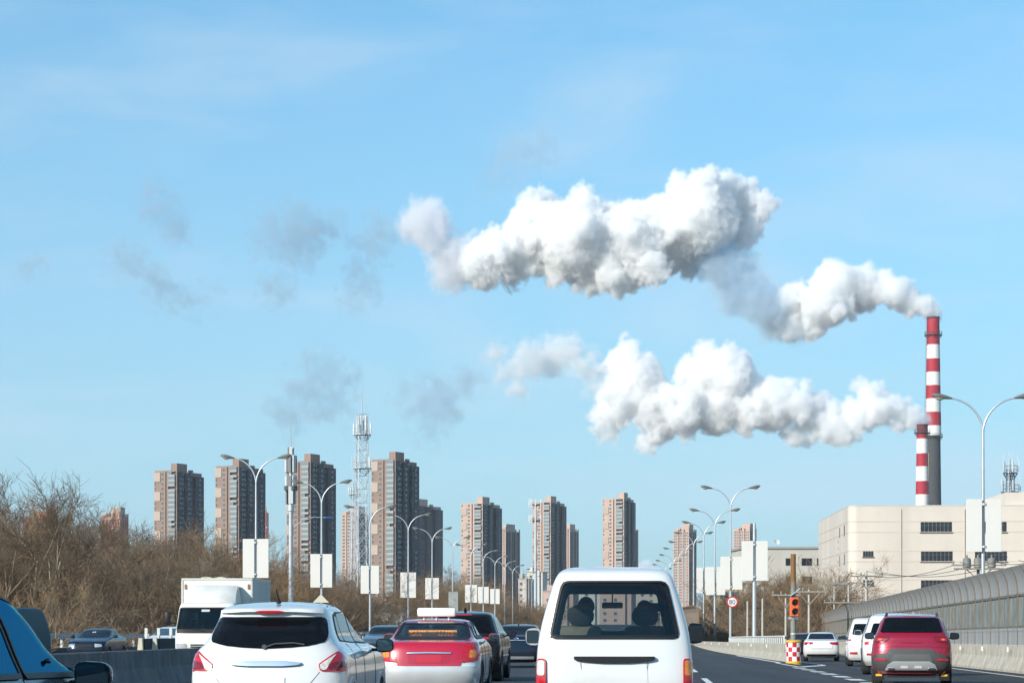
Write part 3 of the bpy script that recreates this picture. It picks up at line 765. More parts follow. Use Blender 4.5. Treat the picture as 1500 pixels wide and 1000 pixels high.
# ---- red and silver taxi
def taxi():
    c = Car(SEDAN, n=3.4, dr=0.46)
    t = thing('taxi', 'red and silver taxi sedan with a white roof sign and amber display', 'taxi')
    def two_tone():
        m = bpy.data.materials.new('taxi_two_tone'); m.use_nodes = True; tt = m.node_tree; b = tt.nodes['Principled BSDF']
        co = tt.nodes.new('ShaderNodeTexCoord'); sx = tt.nodes.new('ShaderNodeSeparateXYZ'); tt.links.new(co.outputs['Object'], sx.inputs[0])
        g = tt.nodes.new('ShaderNodeMath'); g.operation = 'GREATER_THAN'; g.inputs[1].default_value = 0.78; tt.links.new(sx.outputs['Z'], g.inputs[0])
        x = tt.nodes.new('ShaderNodeMix'); x.data_type = 'RGBA'; x.inputs[6].default_value = (.62, .63, .64, 1); x.inputs[7].default_value = (.45, .003, .03, 1)
        tt.links.new(g.outputs[0], x.inputs[0]); tt.links.new(x.outputs[2], b.inputs['Base Color']); b.inputs['Roughness'].default_value = .28; b.inputs['Coat Weight'].default_value = 1; b.inputs['Coat Roughness'].default_value = .04
        return m
    rw = [(-.55, 1.355), (.55, 1.355), (.655, 1.085), (-.655, 1.085)]
    ws = [(-.56, 1.35), (.56, 1.35), (.66, 1.10), (-.66, 1.10)]
    sw = [[(1.05, 1.10), (1.75, 1.10), (1.72, 1.345), (1.36, 1.335)], [(1.82, 1.10), (3.0, 1.10), (2.45, 1.32), (1.80, 1.345)]]
    hole = lambda p: (p.y < 1.6 and inside(rw, p.x, p.z)) or (p.y > 2.1 and inside(ws, p.x, p.z)) or (abs(p.x) > .5 and any(inside(q, p.y, p.z) for q in sw) and p.y > 1.2)
    part('body', c.body(0.024, 48, 36, holes=(hole,), wheels=(0.92, 3.55), wr=0.36), two_tone(), t, smooth=True)
    part('cabin_lining', c.body(0.05, 24, 20, holes=(hole,), inset=0.05, wheels=(0.92, 3.55), wr=0.42), M_under, t)
    fr = MB(); band(rounded(rw, 0.06), c.rear, 0.05, 0.016, fr, closed=True); part('window_frame', fr, M_black, t)
    part('rear_window', patch(rounded(rw, 0.06), c.rear, 0.002, 12, 16, 0.004), glass_mat('taxi_glass', (0.5, 0.56, 0.6), 1.0, 0.62), t, smooth=True)
    fr = MB(); band(rounded(ws, 0.06), c.front, 0.075, 0.016, fr, closed=True); part('windscreen_frame', fr, M_black, t)
    part('windscreen', patch(rounded(ws, 0.06), c.front, 0.002, 10, 12, 0.004), glass_mat('clear_glass', (0.8, 0.86, 0.88), 1.0, 0.85), t, smooth=True)
    for sx in (1, -1):
        fr = MB()
        for q in sw: band(rounded(q, 0.05), c.side(sx), 0.06, 0.012, fr, closed=True)
        part('side_window_frame', fr, M_black, t)
        for q in sw: part('side_window', patch(rounded(q, 0.05), c.side(sx), 0.002, 8, 8, 0.004), glass_mat('taxi_glass', (0.4, 0.46, 0.5)), t, smooth=True)
    lid = [(-.635, 1.045), (.635, 1.045), (.655, .95), (.56, .68), (.53, .60), (.49, .575), (-.49, .575), (-.53, .60), (-.56, .68), (-.655, .95)]
    lo = part('boot_lid', patch(rounded(lid, 0.02), c.rear, 0.014, 18, 20, 0.04), P_red, t, smooth=True)
    pr = MB(); patch([(-.34, .66), (.34, .66), (.37, .82), (-.37, .82)], c.rear, 0.017, 4, 6, 0.01, pr); part('plate_recess', pr, mat('plate_recess_red', (.38, .003, .026), .35, coat=.6), lo)
    part('number_plate', patch([(-.22, .675), (.22, .675), (.22, .80), (-.22, .80)], c.rear, 0.022, 3, 4, 0.01), M_bplate if False else mat('red_plate', (.46, .004, .03), .4, coat=.4), lo)
    g = MB(); band([(-.38, .838), (0, .845), (.38, .838)], c.rear, 0.02, 0.04, g, depth=.05); part('chrome_strip', g, M_chrome, lo)
    L_ = [(.60, 1.0), (.78, .985), (.845, .86), (.835, .70), (.55, .675)]
    for sx in (1, -1):
        o = part('tail_light', patch(rounded(L_ if sx > 0 else mirror(L_), 0.03), c.rear, 0.02, 12, 12), M_red, t, smooth=True)
        p2 = [(.70, .90), (.81, .88), (.80, .76), (.68, .76)]
        part('amber_lens', patch(rounded(p2 if sx > 0 else mirror(p2), 0.03), c.rear, 0.028, 8, 8), M_amber, o, smooth=True)
    part('rear_bumper', patch(rounded([(-.835, .32), (.835, .32), (.85, .62), (.55, .585), (-.55, .585), (-.85, .62)], 0.05), c.rear, 0.035, 10, 26, 0.06), P_silver, t, smooth=True)
    # roof sign
    rs = MB(); rs.cbox(-.34, .34, 1.62, 1.82, 1.455, 1.615, 0.035); sg = part('roof_sign', rs, mat('white_sign_plastic', (.82, .82, .80), .35), t, smooth=True)
    ft = MB()
    for x in (-.22, 0, .22): ft.tube([(x, 1.72, 1.39), (x, 1.72, 1.46)], 0.025, 8)
    part('sign_foot', ft, M_silver, sg)
    # amber display inside the rear window
    dp = MB(); Md = Matrix.Translation((0, .86, 1.165)) @ Matrix.Rotation(math.radians(-8), 4, 'X')
    dp.box(-.42, .42, 0, .05, -.062, .062, 0, Md)
    d_ = part('led_display', dp, mat('led_board', (.34, .20, .10), .6), t)
    ds = MB(); rr = random.Random(4)
    lines = [(.012, .046, [(-.39, .38)]), (-.046, -.010, [(-.38, -.17), (.10, .40)])]
    for z0, z1, spans in lines:
        for a, b in spans:
            x = a
            while x < b - .03:
                w = rr.choice((.022, .028, .034))
                for s in range(3):                          # strokes of an unreadable character
                    if rr.random() < .8: xx = x + rr.uniform(0, w * .6); ds.box(xx, xx + .008, -.006, -.001, z0 + rr.uniform(0, .008), z1 - rr.uniform(0, .008), 0, Md)
                for s in range(2):
                    zz = rr.uniform(z0, z1 - .006); ds.box(x, x + w, -.0065, -.0015, zz, zz + .006, 0, Md)
                x += w + rr.choice((.012, .012, .03))
    part('lit_characters', ds, mat('amber_led', (.8, .25, .02), .5, emit=(1.0, .28, .03, .9)), d_)
    st = MB()
    for x in (-.34, .34): st.cbox(x - .22, x + .22, 1.15, 1.28, .6, 1.10, .06)
    st.cbox(-.5, .5, 1.0, 1.15, .55, .95, .05)
    part('seats', st, mat('dark_cloth', (.05, .05, .055), .9), t, smooth=True)
    for sx in (1, -1):
        seams(t, [[(1.05, .5), (1.0, 1.06)], [(1.80, .35), (1.80, 1.06)], [(2.95, .38), (2.92, 1.0)], [(.95, .35), (2.95, .32)]], c.side(sx), .007)
        door_mirror(t, sx * 0.97, 2.85, 1.08, P_red, 0.20, 0.14, 0.12)
    arches(t, c, (0.92, 3.55), 0.36, M_black); underbody(t, c, (0.92, 3.55)); wheels(t, c, (0.92, 3.55), 0.31)
    place(t, -1.42, 37.2, math.radians(2.6))
taxi()

# ---- white minivan with people inside
def skin_person(name, label, J, E, Rd, loc, rz, M, hair=None, hairc=(.012, .010, .009), skin=(.42, .27, .2), cloth_to=()):
    me = bpy.data.meshes.new(name); me.from_pydata(J, E, []); me.update()
    o = link(name, me, None, loc, (0, 0, rz))
    sv = o.modifiers.new('skin', 'SKIN'); sv.use_smooth_shade = True
    lay = me.skin_vertices[0] if me.skin_vertices else None
    if lay is None:
        bpy.context.view_layer.objects.active = o
        b = bmesh.new(); b.from_mesh(me); b.verts.layers.skin.verify(); b.to_mesh(me); b.free(); lay = me.skin_vertices[0]
    for i, r in enumerate(Rd): lay.data[i].radius = (r, r) if not hasattr(r, '__len__') else r
    lay.data[0].use_root = True
    sb = o.modifiers.new('sub', 'SUBSURF'); sb.levels = 2; sb.render_levels = 2
    m = bpy.data.materials.new(name + '_skin_and_clothes'); m.use_nodes = True; t = m.node_tree; b = t.nodes['Principled BSDF']; b.inputs['Roughness'].default_value = .75
    co = t.nodes.new('ShaderNodeTexCoord'); sx = t.nodes.new('ShaderNodeSeparateXYZ'); t.links.new(co.outputs['Object'], sx.inputs[0])
    g = t.nodes.new('ShaderNodeMath'); g.operation = 'GREATER_THAN'; g.inputs[1].default_value = .56; t.links.new(sx.outputs['Z'], g.inputs[0])
    x = t.nodes.new('ShaderNodeMix'); x.data_type = 'RGBA'; x.inputs[6].default_value = (*M, 1); x.inputs[7].default_value = (*skin, 1); t.links.new(g.outputs[0], x.inputs[0]); t.links.new(x.outputs[2], b.inputs['Base Color'])
    me.materials.append(m)
    o['label'] = label; o['category'] = 'person'
    # hair cap and ears, nose
    hp = Vector(J[6])
    hb = MB(); b2 = bmesh.new(); bmesh.ops.create_uvsphere(b2, u_segments=16, v_segments=10, radius=1)
    for v in b2.verts:
        c = v.co.copy()
        if c.z < -.25 and c.y > -.1: c.z = -.25 + (c.z + .25) * .1
        if c.y > .55 and c.z < .35: c.y = .55
        v.co = hp + Vector((c.x * .098, c.y * .112 - .012, c.z * .118 + .035))
    b2.verts.index_update(); hb.add([v.co.copy() for v in b2.verts], [[v.index for v in f.verts] for f in b2.faces]); b2.free()
    part('hair', hb, mat('hair_dark', hairc, .6), o, smooth='all')
    return o
def seated(name, label, loc, rz, cloth, hands):
    """seated figure; origin at the seat, +y is the way the person faces; hands: two points to hold"""
    J = [(0, 0, .08), (0, -.03, .25), (0, -.04, .42), (0, -.02, .53), (0, -.005, .59), (0, .01, .65), (0, .03, .74), (0, .035, .83),
         (.13, -.03, .49), (.21, .02, .44), (.24, .16, .26), hands[0],
         (-.13, -.03, .49), (-.21, .02, .44), (-.24, .16, .26), hands[1],
         (.10, .05, .07), (.13, .42, .10), (.13, .50, -.30), (-.10, .05, .07), (-.13, .42, .10), (-.13, .50, -.30), (0, .125, .735)]
    E = [(0, 1), (1, 2), (2, 3), (3, 4), (4, 5), (5, 6), (6, 7), (2, 8), (8, 9), (9, 10), (10, 11), (2, 12), (12, 13), (13, 14), (14, 15), (0, 16), (16, 17), (17, 18), (0, 19), (19, 20), (20, 21), (6, 22)]
    Rd = [(.16, .11), (.14, .10), (.16, .10), .085, .052, .058, .092, .075, .085, .07, .05, .035, .085, .07, .05, .035, .09, .075, .05, .09, .075, .05, .02]
    return skin_person(name, label, J, E, Rd, loc, rz, cloth)

def minivan():
    c = Car(VANP, n=5.0, dr=0.26, df=0.5, W=.985, H=1.022)
    t = thing('minivan', 'white minivan seen from behind with clear rear window and roof ribs', 'van')
    rw = [(-.535, 1.762), (.535, 1.762), (.590, 1.53), (.662, 1.185), (-.662, 1.185), (-.590, 1.53)]
    ws = [(-.54, 1.70), (.54, 1.70), (.66, 1.20), (-.66, 1.20)]
    sw = [[(.35, 1.22), (1.35, 1.22), (1.35, 1.68), (.42, 1.68)], [(1.45, 1.22), (2.25, 1.22), (2.25, 1.68), (1.45, 1.68)], [(2.35, 1.22), (3.2, 1.22), (2.8, 1.66), (2.35, 1.68)]]
    hole = lambda p: (p.y < .6 and inside(rw, p.x, p.z)) or (p.y > 2.4 and inside(ws, p.x, p.z)) or (abs(p.x) > .55 and any(inside(q, p.y, p.z) for q in sw) and p.y > .3)
    part('body', c.body(0.02, 96, 44, holes=(hole,), wheels=(0.62, 2.75), wr=0.34), P_white, t, smooth=True)
    part('cabin_lining', c.body(0.05, 40, 30, holes=(hole,), inset=0.05, wheels=(0.62, 2.75), wr=0.4), mat('dark_headliner', (.030, .030, .028), .9), t)
    R_ = rounded(rw, 0.07)
    fr = MB(); band(R_, c.rear, 0.024, 0.014, fr, closed=True, depth=.05); part('window_gasket', fr, M_black, t)
    sh = MB(); band(rounded([(x * 1.0, z) for x, z in rw], .07), lambda x, z, o=0: c.rear(x * .985, 1.445 + (z - 1.445) * .985, o), 0.05, -0.01, sh, closed=True, depth=.02); part('inner_trim', sh, M_black, t)
    part('rear_window', patch(R_, c.rear, 0.002, 14, 20, 0.004), glass_mat('van_rear_glass', (.78, .84, .84), 1.0, .72), t, smooth=True)
    fr = MB(); band(rounded(ws, .07), c.front, 0.07, 0.016, fr, closed=True); part('windscreen_frame', fr, M_black, t)
    part('windscreen', patch(rounded(ws, .07), c.front, 0.002, 10, 12, 0.004), glass_mat('clear_glass', (0.8, 0.86, 0.88), 1.0, 0.85), t, smooth=True)
    for sx in (1, -1):
        fr = MB()
        for q in sw: band(rounded(q, .06), c.side(sx), 0.05, 0.003, fr, closed=True)
        part('side_window_frame', fr, M_black, t)
        for q in sw: part('side_window', patch(rounded(q, .06), c.side(sx), 0.002, 8, 8, 0.004), glass_mat('van_side_glass', (.5, .56, .58), 1.0, .6), t, smooth=True)
    # handle garnish, plate recess, lamps
    g = MB(); patch(rounded([(-.415, .995), (.415, .995), (.415, .962), (.33, .945), (.15, .93), (-.12, .93), (-.33, .945), (-.415, .962)], .008), c.rear, .045, 8, 20, .06, g); part('tailgate_handle', g, M_black, t)
    pr = MB(); patch(rounded([(-.345, .64), (.345, .64), (.335, .925), (-.335, .925)], .02), c.rear, 0.006, 4, 8, .02, pr); rc = part('plate_recess', pr, P_white, t)
    seams(t, [[(-.345, .93), (-.32, .72)], [(.345, .93), (.32, .72)], [(-.74, .90), (-.74, .60)], [(.735, .90), (.735, .60)], [(-.72, .60), (.72, .60)]], c.rear, .006, .003)
    L_ = [(.705, .42), (.812, .42), (.812, .93), (.79, .975), (.715, .975), (.705, .95)]
    for sx in (1, -1):
        P_ = lambda q: rounded(q if sx > 0 else mirror(q), .02)
        o = part('tail_light', patch(P_(L_), c.rear, .03, 14, 8, .05), M_red, t, smooth=True)
        part('amber_lens', patch(P_([(.72, .80), (.80, .80), (.80, .955), (.72, .955)]), c.rear, .036, 8, 8), M_amber if sx > 0 else M_clear, o, smooth=True)
        part('reversing_lens', patch(P_([(.72, .44), (.80, .44), (.80, .55), (.72, .55)]), c.rear, .036, 6, 6), M_clear, o, smooth=True)
    part('rear_bumper', patch(rounded([(-.80, .30), (.80, .30), (.81, .44), (-.81, .44)], .03), c.rear, .05, 6, 24, .08), P_white, t, smooth=True)
    rb = MB()
    for x in (-.30, -.06, .12, .30): rb.tube([(x, .55, 1.868), (x, .75, 1.888), (x, 2.2, 1.888), (x, 2.4, 1.87)], .014, 8)
    part('roof_rib', rb, P_white, t)
    for sx in (1, -1):
        door_mirror(t, sx * (.98 if sx > 0 else .93), 3.18, 1.21 if sx > 0 else 1.17, mat('mirror_navy', (.012, .02, .04), .3) if sx > 0 else P_silver, .20 if sx > 0 else .17, .24 if sx > 0 else .2, .12)
    # interior: seats, headrests, dashboard, mirror
    M_cream = mat('cream_seat_cloth', (.50, .45, .33), .9, var=.15, scale=8, bump=.2)
    M_sgrey = mat('grey_seat_cloth', (.075, .085, .09), .9, var=.2, scale=8)
    for x, mm in ((-.36, M_cream), (.36, M_sgrey)):
        s = MB(); s.cbox(x - .23, x + .23, 1.95, 2.07, .65, 1.30, .05); s.cbox(x - .24, x + .24, 2.05, 2.5, .60, .74, .05); so = part('seat', s, mm, t, smooth=True)
        h = MB(); h.lathe([(.02, -.10), (.10, -.09), (.145, -.03), (.15, .03), (.12, .10), (.05, .135), (.0, .14)], 20, 0, Matrix.Translation((x, 2.0, 1.40)) @ Matrix.Diagonal((1.0, .45, 1.0, 1))); part('headrest', h, M_sgrey, so, smooth=True)
    for x in (-.42, .02, .45):
        s = MB(); s.cbox(x - .20, x + .20, .78, .90, .7, 1.16, .05); part('rear_seat', s, M_cream if x < .2 else M_sgrey, t, smooth=True)
    d = MB(); d.cbox(-.68, .68, 2.95, 3.3, .75, 1.10, .06); part('dashboard', d, M_dgrey, t, smooth=True)
    sw_ = MB(); 
    sw_.tube([Vector((-.36 + .18 * math.cos(a), 2.83 + .07 * math.sin(a), 1.08 + .15 * math.sin(a))) for a in [2 * math.pi * i / 20 for i in range(21)]], .014, 6); part('steering_wheel', sw_, M_black, t)
    rm_ = MB(); rm_.cbox(-.12, .12, 2.78, 2.81, 1.50, 1.57, .015); rm_.tube([(0, 2.80, 1.57), (0, 2.86, 1.66)], .008, 6); part('rear_view_mirror', rm_, M_black, t, smooth=True)
    vs_ = MB(); vs_.cbox(.40, .60, 2.55, 2.58, 1.46, 1.56, .01); part('sun_visor', vs_, M_dgrey, t)
    arches(t, c, (.62, 2.75), .34, P_white); underbody(t, c, (.62, 2.75)); wheels(t, c, (.62, 2.75), .29)
    place(t, 1.05, 22.4, math.radians(2.2))
    M4 = Matrix.Translation(t.location) @ Matrix.Rotation(-math.radians(2.2), 4, 'Z')
    seated('person', 'driver in a dark jacket at the wheel of the white minivan', M4 @ Vector((-.30, 2.30, .74)), -math.radians(2.2), (.03, .032, .04), ((.17, .50, .42), (-.17, .50, .42)))
    seated('person', 'passenger in a dark jacket beside the driver of the minivan', M4 @ Vector((.36, 2.30, .70)), -math.radians(2.2), (.04, .04, .045), ((.12, .35, .14), (-.12, .35, .14)))
minivan()

# ---- SUVs
def rear_suv(label, prof, P, X, Y, window, brake, lights, W=1.0, H=1.0, L=1.0, extra=None, n=3.6, mirrorM=None, cat='SUV', name='suv_car', sides=True, rails=None, wheel_r=.345, bumper=None, heading=HEAD, light_m=None):
    c = Car(prof, n=n, dr=.42, W=W, H=H, L=L)
    t = thing(name, label, cat)
    ax = (0.85 * L, 3.55 * L)
    part('body', c.body(.045, 24, 16, wheels=ax, wr=wheel_r + .06), P, t, smooth=True)
    part('rear_window', patch(rounded(window, .05), c.rear, .014, 12, 16), M_glassd, t, smooth=True)
    if brake: part('high_brake_light', patch(brake, c.rear, .03, 4, 10, .04), M_red, t)
    for sx in (1, -1):
        for i, (poly, M) in enumerate(lights):
            q = poly if sx > 0 else mirror(poly)
            if i == 0: o = part('tail_light', patch(rounded(q, .02), c.rear, .02, 10, 10), M, t, smooth=True)
            else: part('lens', patch(rounded(q, .02), c.rear, .028, 8, 8), M, o, smooth=True)
    if bumper: part('rear_bumper', patch(rounded(bumper[0], .04), c.rear, .035, 8, 24, .06), bumper[1], t, smooth=True)
    if sides:
        h = H
        std_sides(t, c, [[(.55 * L, 1.15 * h), (1.0 * L, 1.14 * h), (1.02 * L, 1.53 * h), (.72 * L, 1.48 * h)], [(1.08 * L, 1.14 * h), (1.95 * L, 1.13 * h), (1.93 * L, 1.555 * h), (1.08 * L, 1.54 * h)], [(2.02 * L, 1.13 * h), (3.0 * L, 1.13 * h), (2.45 * L, 1.46 * h), (2.02 * L, 1.55 * h)]])
        for sx in (1, -1): seams(t, [[(1.04 * L, .45), (1.04 * L, 1.1 * h)], [(1.98 * L, .4), (1.98 * L, 1.56 * h)], [(3.05 * L, .42), (3.0 * L, 1.1 * h)], [(1.04 * L, .4), (3.05 * L, .4)]], c.side(sx), .007)
    for sx in (1, -1): door_mirror(t, sx * (c.W(.95 * H) + .12), 2.95 * L, 1.13 * H, mirrorM or P, .23, .17, .13)
    if rails:
        for sx in (1, -1):
            r = MB(); r.tube([(sx * (c.W(1.6 * H) - .03), .75 * L, 1.60 * H), (sx * (c.W(1.6 * H) - .06), .9 * L, 1.685 * H), (sx * (c.W(1.6 * H) - .06), 2.1 * L, 1.685 * H), (sx * (c.W(1.6 * H) - .03), 2.3 * L, 1.59 * H)], .02, 8); part('roof_rail', r, rails, t, smooth=True)
    arches(t, c, ax, wheel_r + .06, M_dgrey if name == 'suv_car' else P); underbody(t, c, ax); wheels(t, c, ax, wheel_r, wd=1.15)
    if extra: extra(t, c)
    place(t, X, Y, heading)
    return t, c
def red_extra(t, c):
    f = c.rear
    part('lower_cladding', patch(rounded([(-.88, .34), (.88, .34), (.885, .66), (.80, .70), (.58, .72), (.50, .80), (.46, .835), (-.46, .835), (-.50, .80), (-.58, .72), (-.80, .70), (-.885, .66)], .02), f, .03, 12, 26, .05), M_dgrey, t, smooth=True)
    part('plate_panel', patch(rounded([(-.50, .52), (.50, .52), (.40, .71), (-.40, .71)], .015), f, .045, 4, 10, .03), mat('grey_plate_panel', (.075, .078, .08), .55), t)
    sk = part('skid_plate', patch(rounded([(-.60, .34), (.60, .34), (.53, .48), (.40, .55), (.34, .505), (-.34, .505), (-.40, .55), (-.53, .48)], .01), f, .055, 8, 20, .04), M_silver, t, smooth=True)
    gg = MB()
    for x in (-.155, .155): patch([(x - .09, .385), (x + .09, .385), (x + .075, .44), (x - .075, .44)], f, .064, 3, 4, .01, gg)
    part('skid_insert', gg, P_white, sk)
    for sx in (1, -1):
        e = MB(); patch(rounded([(sx * .46 - .09, .345), (sx * .46 + .09, .345), (sx * .46 + .08, .395), (sx * .46 - .08, .395)], .02), f, .068, 4, 6, .03, e); part('exhaust_tip', e, M_chrome, t)
        part('fog_lamp', patch(rounded([(sx * .70 - .13, .56), (sx * .70 + .13, .545), (sx * .70 + .13, .605), (sx * .70 - .13, .61)], .01), f, .045, 4, 8, .03), M_red, t)
        y_ = MB(); patch([(sx * .74 - .07, .20), (sx * .74 + .07, .20), (sx * .74 + .07, .25), (sx * .74 - .07, .25)], lambda x, z, o=0: Vector((x, .30 - o, z)), .01, 3, 3, .02, y_); part('mudflap_tag', y_, mat('yellow_tag', (.75, .38, .02), .5), t)
        fl = MB(); fl.box(sx * .74 - .12, sx * .74 + .12, .30, .315, .10, .42); part('mudflap', fl, M_black, t)
    cr = MB(); band([(-.86, .86), (-.4, .90), (.4, .90), (.86, .86)], f, .03, .012, cr, depth=.03); part('tailgate_crease', cr, P_ruby, t, smooth=True)
    part('badge', patch([(-.25, .97), (.25, .97), (.25, .985), (-.25, .985)], f, .016, 2, 4, .01), P_ruby, t)
rear_suv('ruby red SUV with black lower cladding and silver skid plate on the ramp', SUVP, P_ruby, 9.14, 50.0,
         [(-.60, 1.545), (.60, 1.545), (.715, 1.205), (-.715, 1.205)], [(-.19, 1.578), (.19, 1.578), (.19, 1.602), (-.19, 1.602)],
         [([(.50, 1.105), (.80, 1.10), (.855, 1.06), (.84, .97), (.60, .99), (.50, 1.05)], M_dred), ([(.63, 1.085), (.80, 1.08), (.80, 1.01), (.66, 1.015)], M_red), ([(.68, 1.065), (.75, 1.065), (.75, 1.025), (.69, 1.025)], M_amber)],
         W=1.0, H=.975, extra=red_extra, mirrorM=M_black, rails=M_dgrey, heading=math.radians(10.6))
def blk_extra(t, c):
    st = MB(); band([(.30, 1.02), (.55, 1.04), (.80, 1.02)], c.rear, .05, .035, st); band([(-.30, 1.02), (-.55, 1.04), (-.80, 1.02)], c.rear, .05, .035, st); part('light_strip', st, M_red, t)
    an = MB(); an.tube([(.0, 1.1, 1.66), (.0, 1.02, 1.74), (.0, .92, 1.76)], [.04, .02, .008], 8); part('roof_fin', an, M_black, t)
    ce = MB(); band([(1.0, .62), (3.1, .60)], c.side(1), .03, .012, ce); part('side_trim', ce, M_chrome, t)
rear_suv('black SUV partly hidden behind the red taxi, with a thin red light strip', SUVP, P_black, -1.19, 51.6,
         [(-.58, 1.54), (.58, 1.54), (.70, 1.17), (-.70, 1.17)], [(-.2, 1.575), (.2, 1.575), (.2, 1.60), (-.2, 1.60)],
         [([(.42, 1.06), (.82, 1.04), (.85, .98), (.45, 1.0)], M_red)], extra=blk_extra, mirrorM=M_black)
def wsuv_extra(t, c):
    part('spare_mark', patch(rounded([(-.25, .70), (.25, .70), (.25, .84), (-.25, .84)], .02), c.rear, .012, 3, 4), M_plate, t)
    for sx in (1, -1): part('fog_lamp', patch([(sx * .68 - .12, .60), (sx * .68 + .12, .60), (sx * .68 + .12, .65), (sx * .68 - .12, .65)], c.rear, .04, 3, 6, .03), M_red, t)
rear_suv('white SUV with roof rails half hidden behind the ruby red SUV', SUVP, P_white, 11.2, 64.0,
         [(-.60, 1.53), (.60, 1.53), (.71, 1.18), (-.71, 1.18)], None,
         [([(.62, 1.14), (.80, 1.12), (.87, 1.04), (.87, .88), (.70, .90)], M_clear), ([(.72, 1.0), (.86, .98), (.86, .90), (.74, .91)], M_red)],
         W=1.02, H=1.09, L=1.05, extra=wsuv_extra, mirrorM=P_silver, rails=M_silver, heading=math.radians(8.5))
def mpv_extra(t, c):
    for sx in (1, -1): part('fog_lamp', patch([(sx * .62 - .14, .50), (sx * .62 + .14, .50), (sx * .62 + .14, .58), (sx * .62 - .14, .58)], c.rear, .04, 3, 6, .03), M_red, t)
    part('tailgate_handle', patch([(-.3, .98), (.3, .98), (.3, 1.02), (-.3, 1.02)], c.rear, .03, 3, 6, .04), M_chrome, t)
MPVP = [(z * 1.02, w * 1.03, a, b * 1.15) for z, w, a, b in VANP]
rear_suv('tall white passenger van between the white sedan and the white SUV', MPVP, P_white, 14.15, 86.5,
         [(-.58, 1.70), (.58, 1.70), (.68, 1.26), (-.68, 1.26)], [(.1, 1.735), (.45, 1.735), (.45, 1.76), (.1, 1.76)],
         [([(.68, 1.20), (.80, 1.19), (.83, 1.0), (.60, 1.05)], M_clear), ([(.72, 1.09), (.82, 1.08), (.82, 1.02), (.72, 1.03)], M_red)],
         extra=mpv_extra, name='passenger_van', cat='van', sides=False, n=4.6, wheel_r=.33, mirrorM=M_black, heading=math.radians(7.5))

# ---- sedans from behind
def rear_sedan(label, P, X, Y, lights, extra=None, H=1.0, W=1.0, L=1.0, prof=SEDAN, mirrorM=None, heading=HEAD):
    return rear_suv(label, prof, P, X, Y, [(-.54, 1.355 * H), (.54, 1.355 * H), (.65, 1.09 * H), (-.65, 1.09 * H)], None, lights, W=W, H=H, L=L, extra=extra, name='sedan_car', cat='car', sides=False, n=3.4, wheel_r=.315, mirrorM=mirrorM, heading=heading)
def wsd(t, c):
    part('lower_valance', patch(rounded([(-.72, .25), (.72, .25), (.70, .36), (-.70, .36)], .02), c.rear, .02, 4, 16), M_black, t)
    part('number_plate', patch([(-.22, .66), (.22, .66), (.22, .79), (-.22, .79)], c.rear, .012, 3, 4), M_plate, t)
    std_sides(t, c, [[(1.05, 1.10), (1.75, 1.10), (1.72, 1.345), (1.36, 1.335)], [(1.82, 1.10), (3.0, 1.10), (2.45, 1.32), (1.80, 1.345)]])
    seams(t, [[(-.56, .93), (-.56, .62), (.56, .62), (.56, .93)]], c.rear, .014)
rear_sedan('white sedan driving down the exit ramp beside the checkered barrel', P_white, 15.15, 107.0,
           [([(.40, .945), (.80, .955), (.845, .88), (.82, .80), (.60, .82), (.42, .86)], M_red), ([(.5, .90), (.78, .90), (.76, .86), (.52, .87)], M_dred)], extra=wsd, mirrorM=M_black, heading=math.radians(7.8))
def dsd(t, c):
    b = MB(); b.tube([c.rear(.0 + .075 * math.cos(a), .965 + .045 * math.sin(a), .03) for a in [2 * math.pi * i / 18 for i in range(19)]], .009, 6); b.tube([c.rear(-.03, .93, .03), c.rear(-.03, 1.0, .03)], .008, 6); b.tube([c.rear(.03, .93, .03), c.rear(.03, 1.0, .03)], .008, 6); b.tube([c.rear(-.03, .965, .03), c.rear(.03, .965, .03)], .008, 6)
    part('round_badge', b, M_chrome, t); 
    g = MB(); band([(-.30, .93), (.30, .93)], c.rear, .022, .03, g); part('chrome_strip', g, M_chrome, t)
    an = MB(); an.tube([(0, 1.5, 1.42), (0, 1.42, 1.48)], [.03, .01], 6); part('roof_fin', an, M_black, t)
    std_sides(t, c, [[(1.05, 1.10), (1.75, 1.10), (1.72, 1.345), (1.36, 1.335)], [(1.82, 1.10), (3.0, 1.10), (2.45, 1.32), (1.80, 1.345)]])
    part('bumper_insert', patch([(-.6, .28), (.6, .28), (.6, .38), (-.6, .38)], c.rear, .02, 3, 12), M_silver, t)
rear_sedan('dark navy sedan just left of the white minivan, farther ahead', P_navy, .14, 74.0, [([(.50, .985), (.80, .965), (.85, .86), (.62, .84)], M_dred)], extra=dsd, H=1.03)
rear_sedan('dark car mostly hidden between the checkered barrel and the white sedan', P_black, 17.6, 131.0, [([(.45, 1.0), (.80, .99), (.85, .88), (.6, .86)], M_red)], H=1.02, extra=lambda t, c: part('high_brake_light', patch([(-.5, 1.375), (.1, 1.375), (.1, 1.41), (-.5, 1.41)], c.rear, .03, 3, 6), M_red, t))
rear_sedan('white car far ahead, only its roof showing over the navy sedan', P_white, 2.6, 150.0, [([(.45, 1.0), (.80, .99), (.85, .88), (.6, .86)], M_red)], H=1.05)

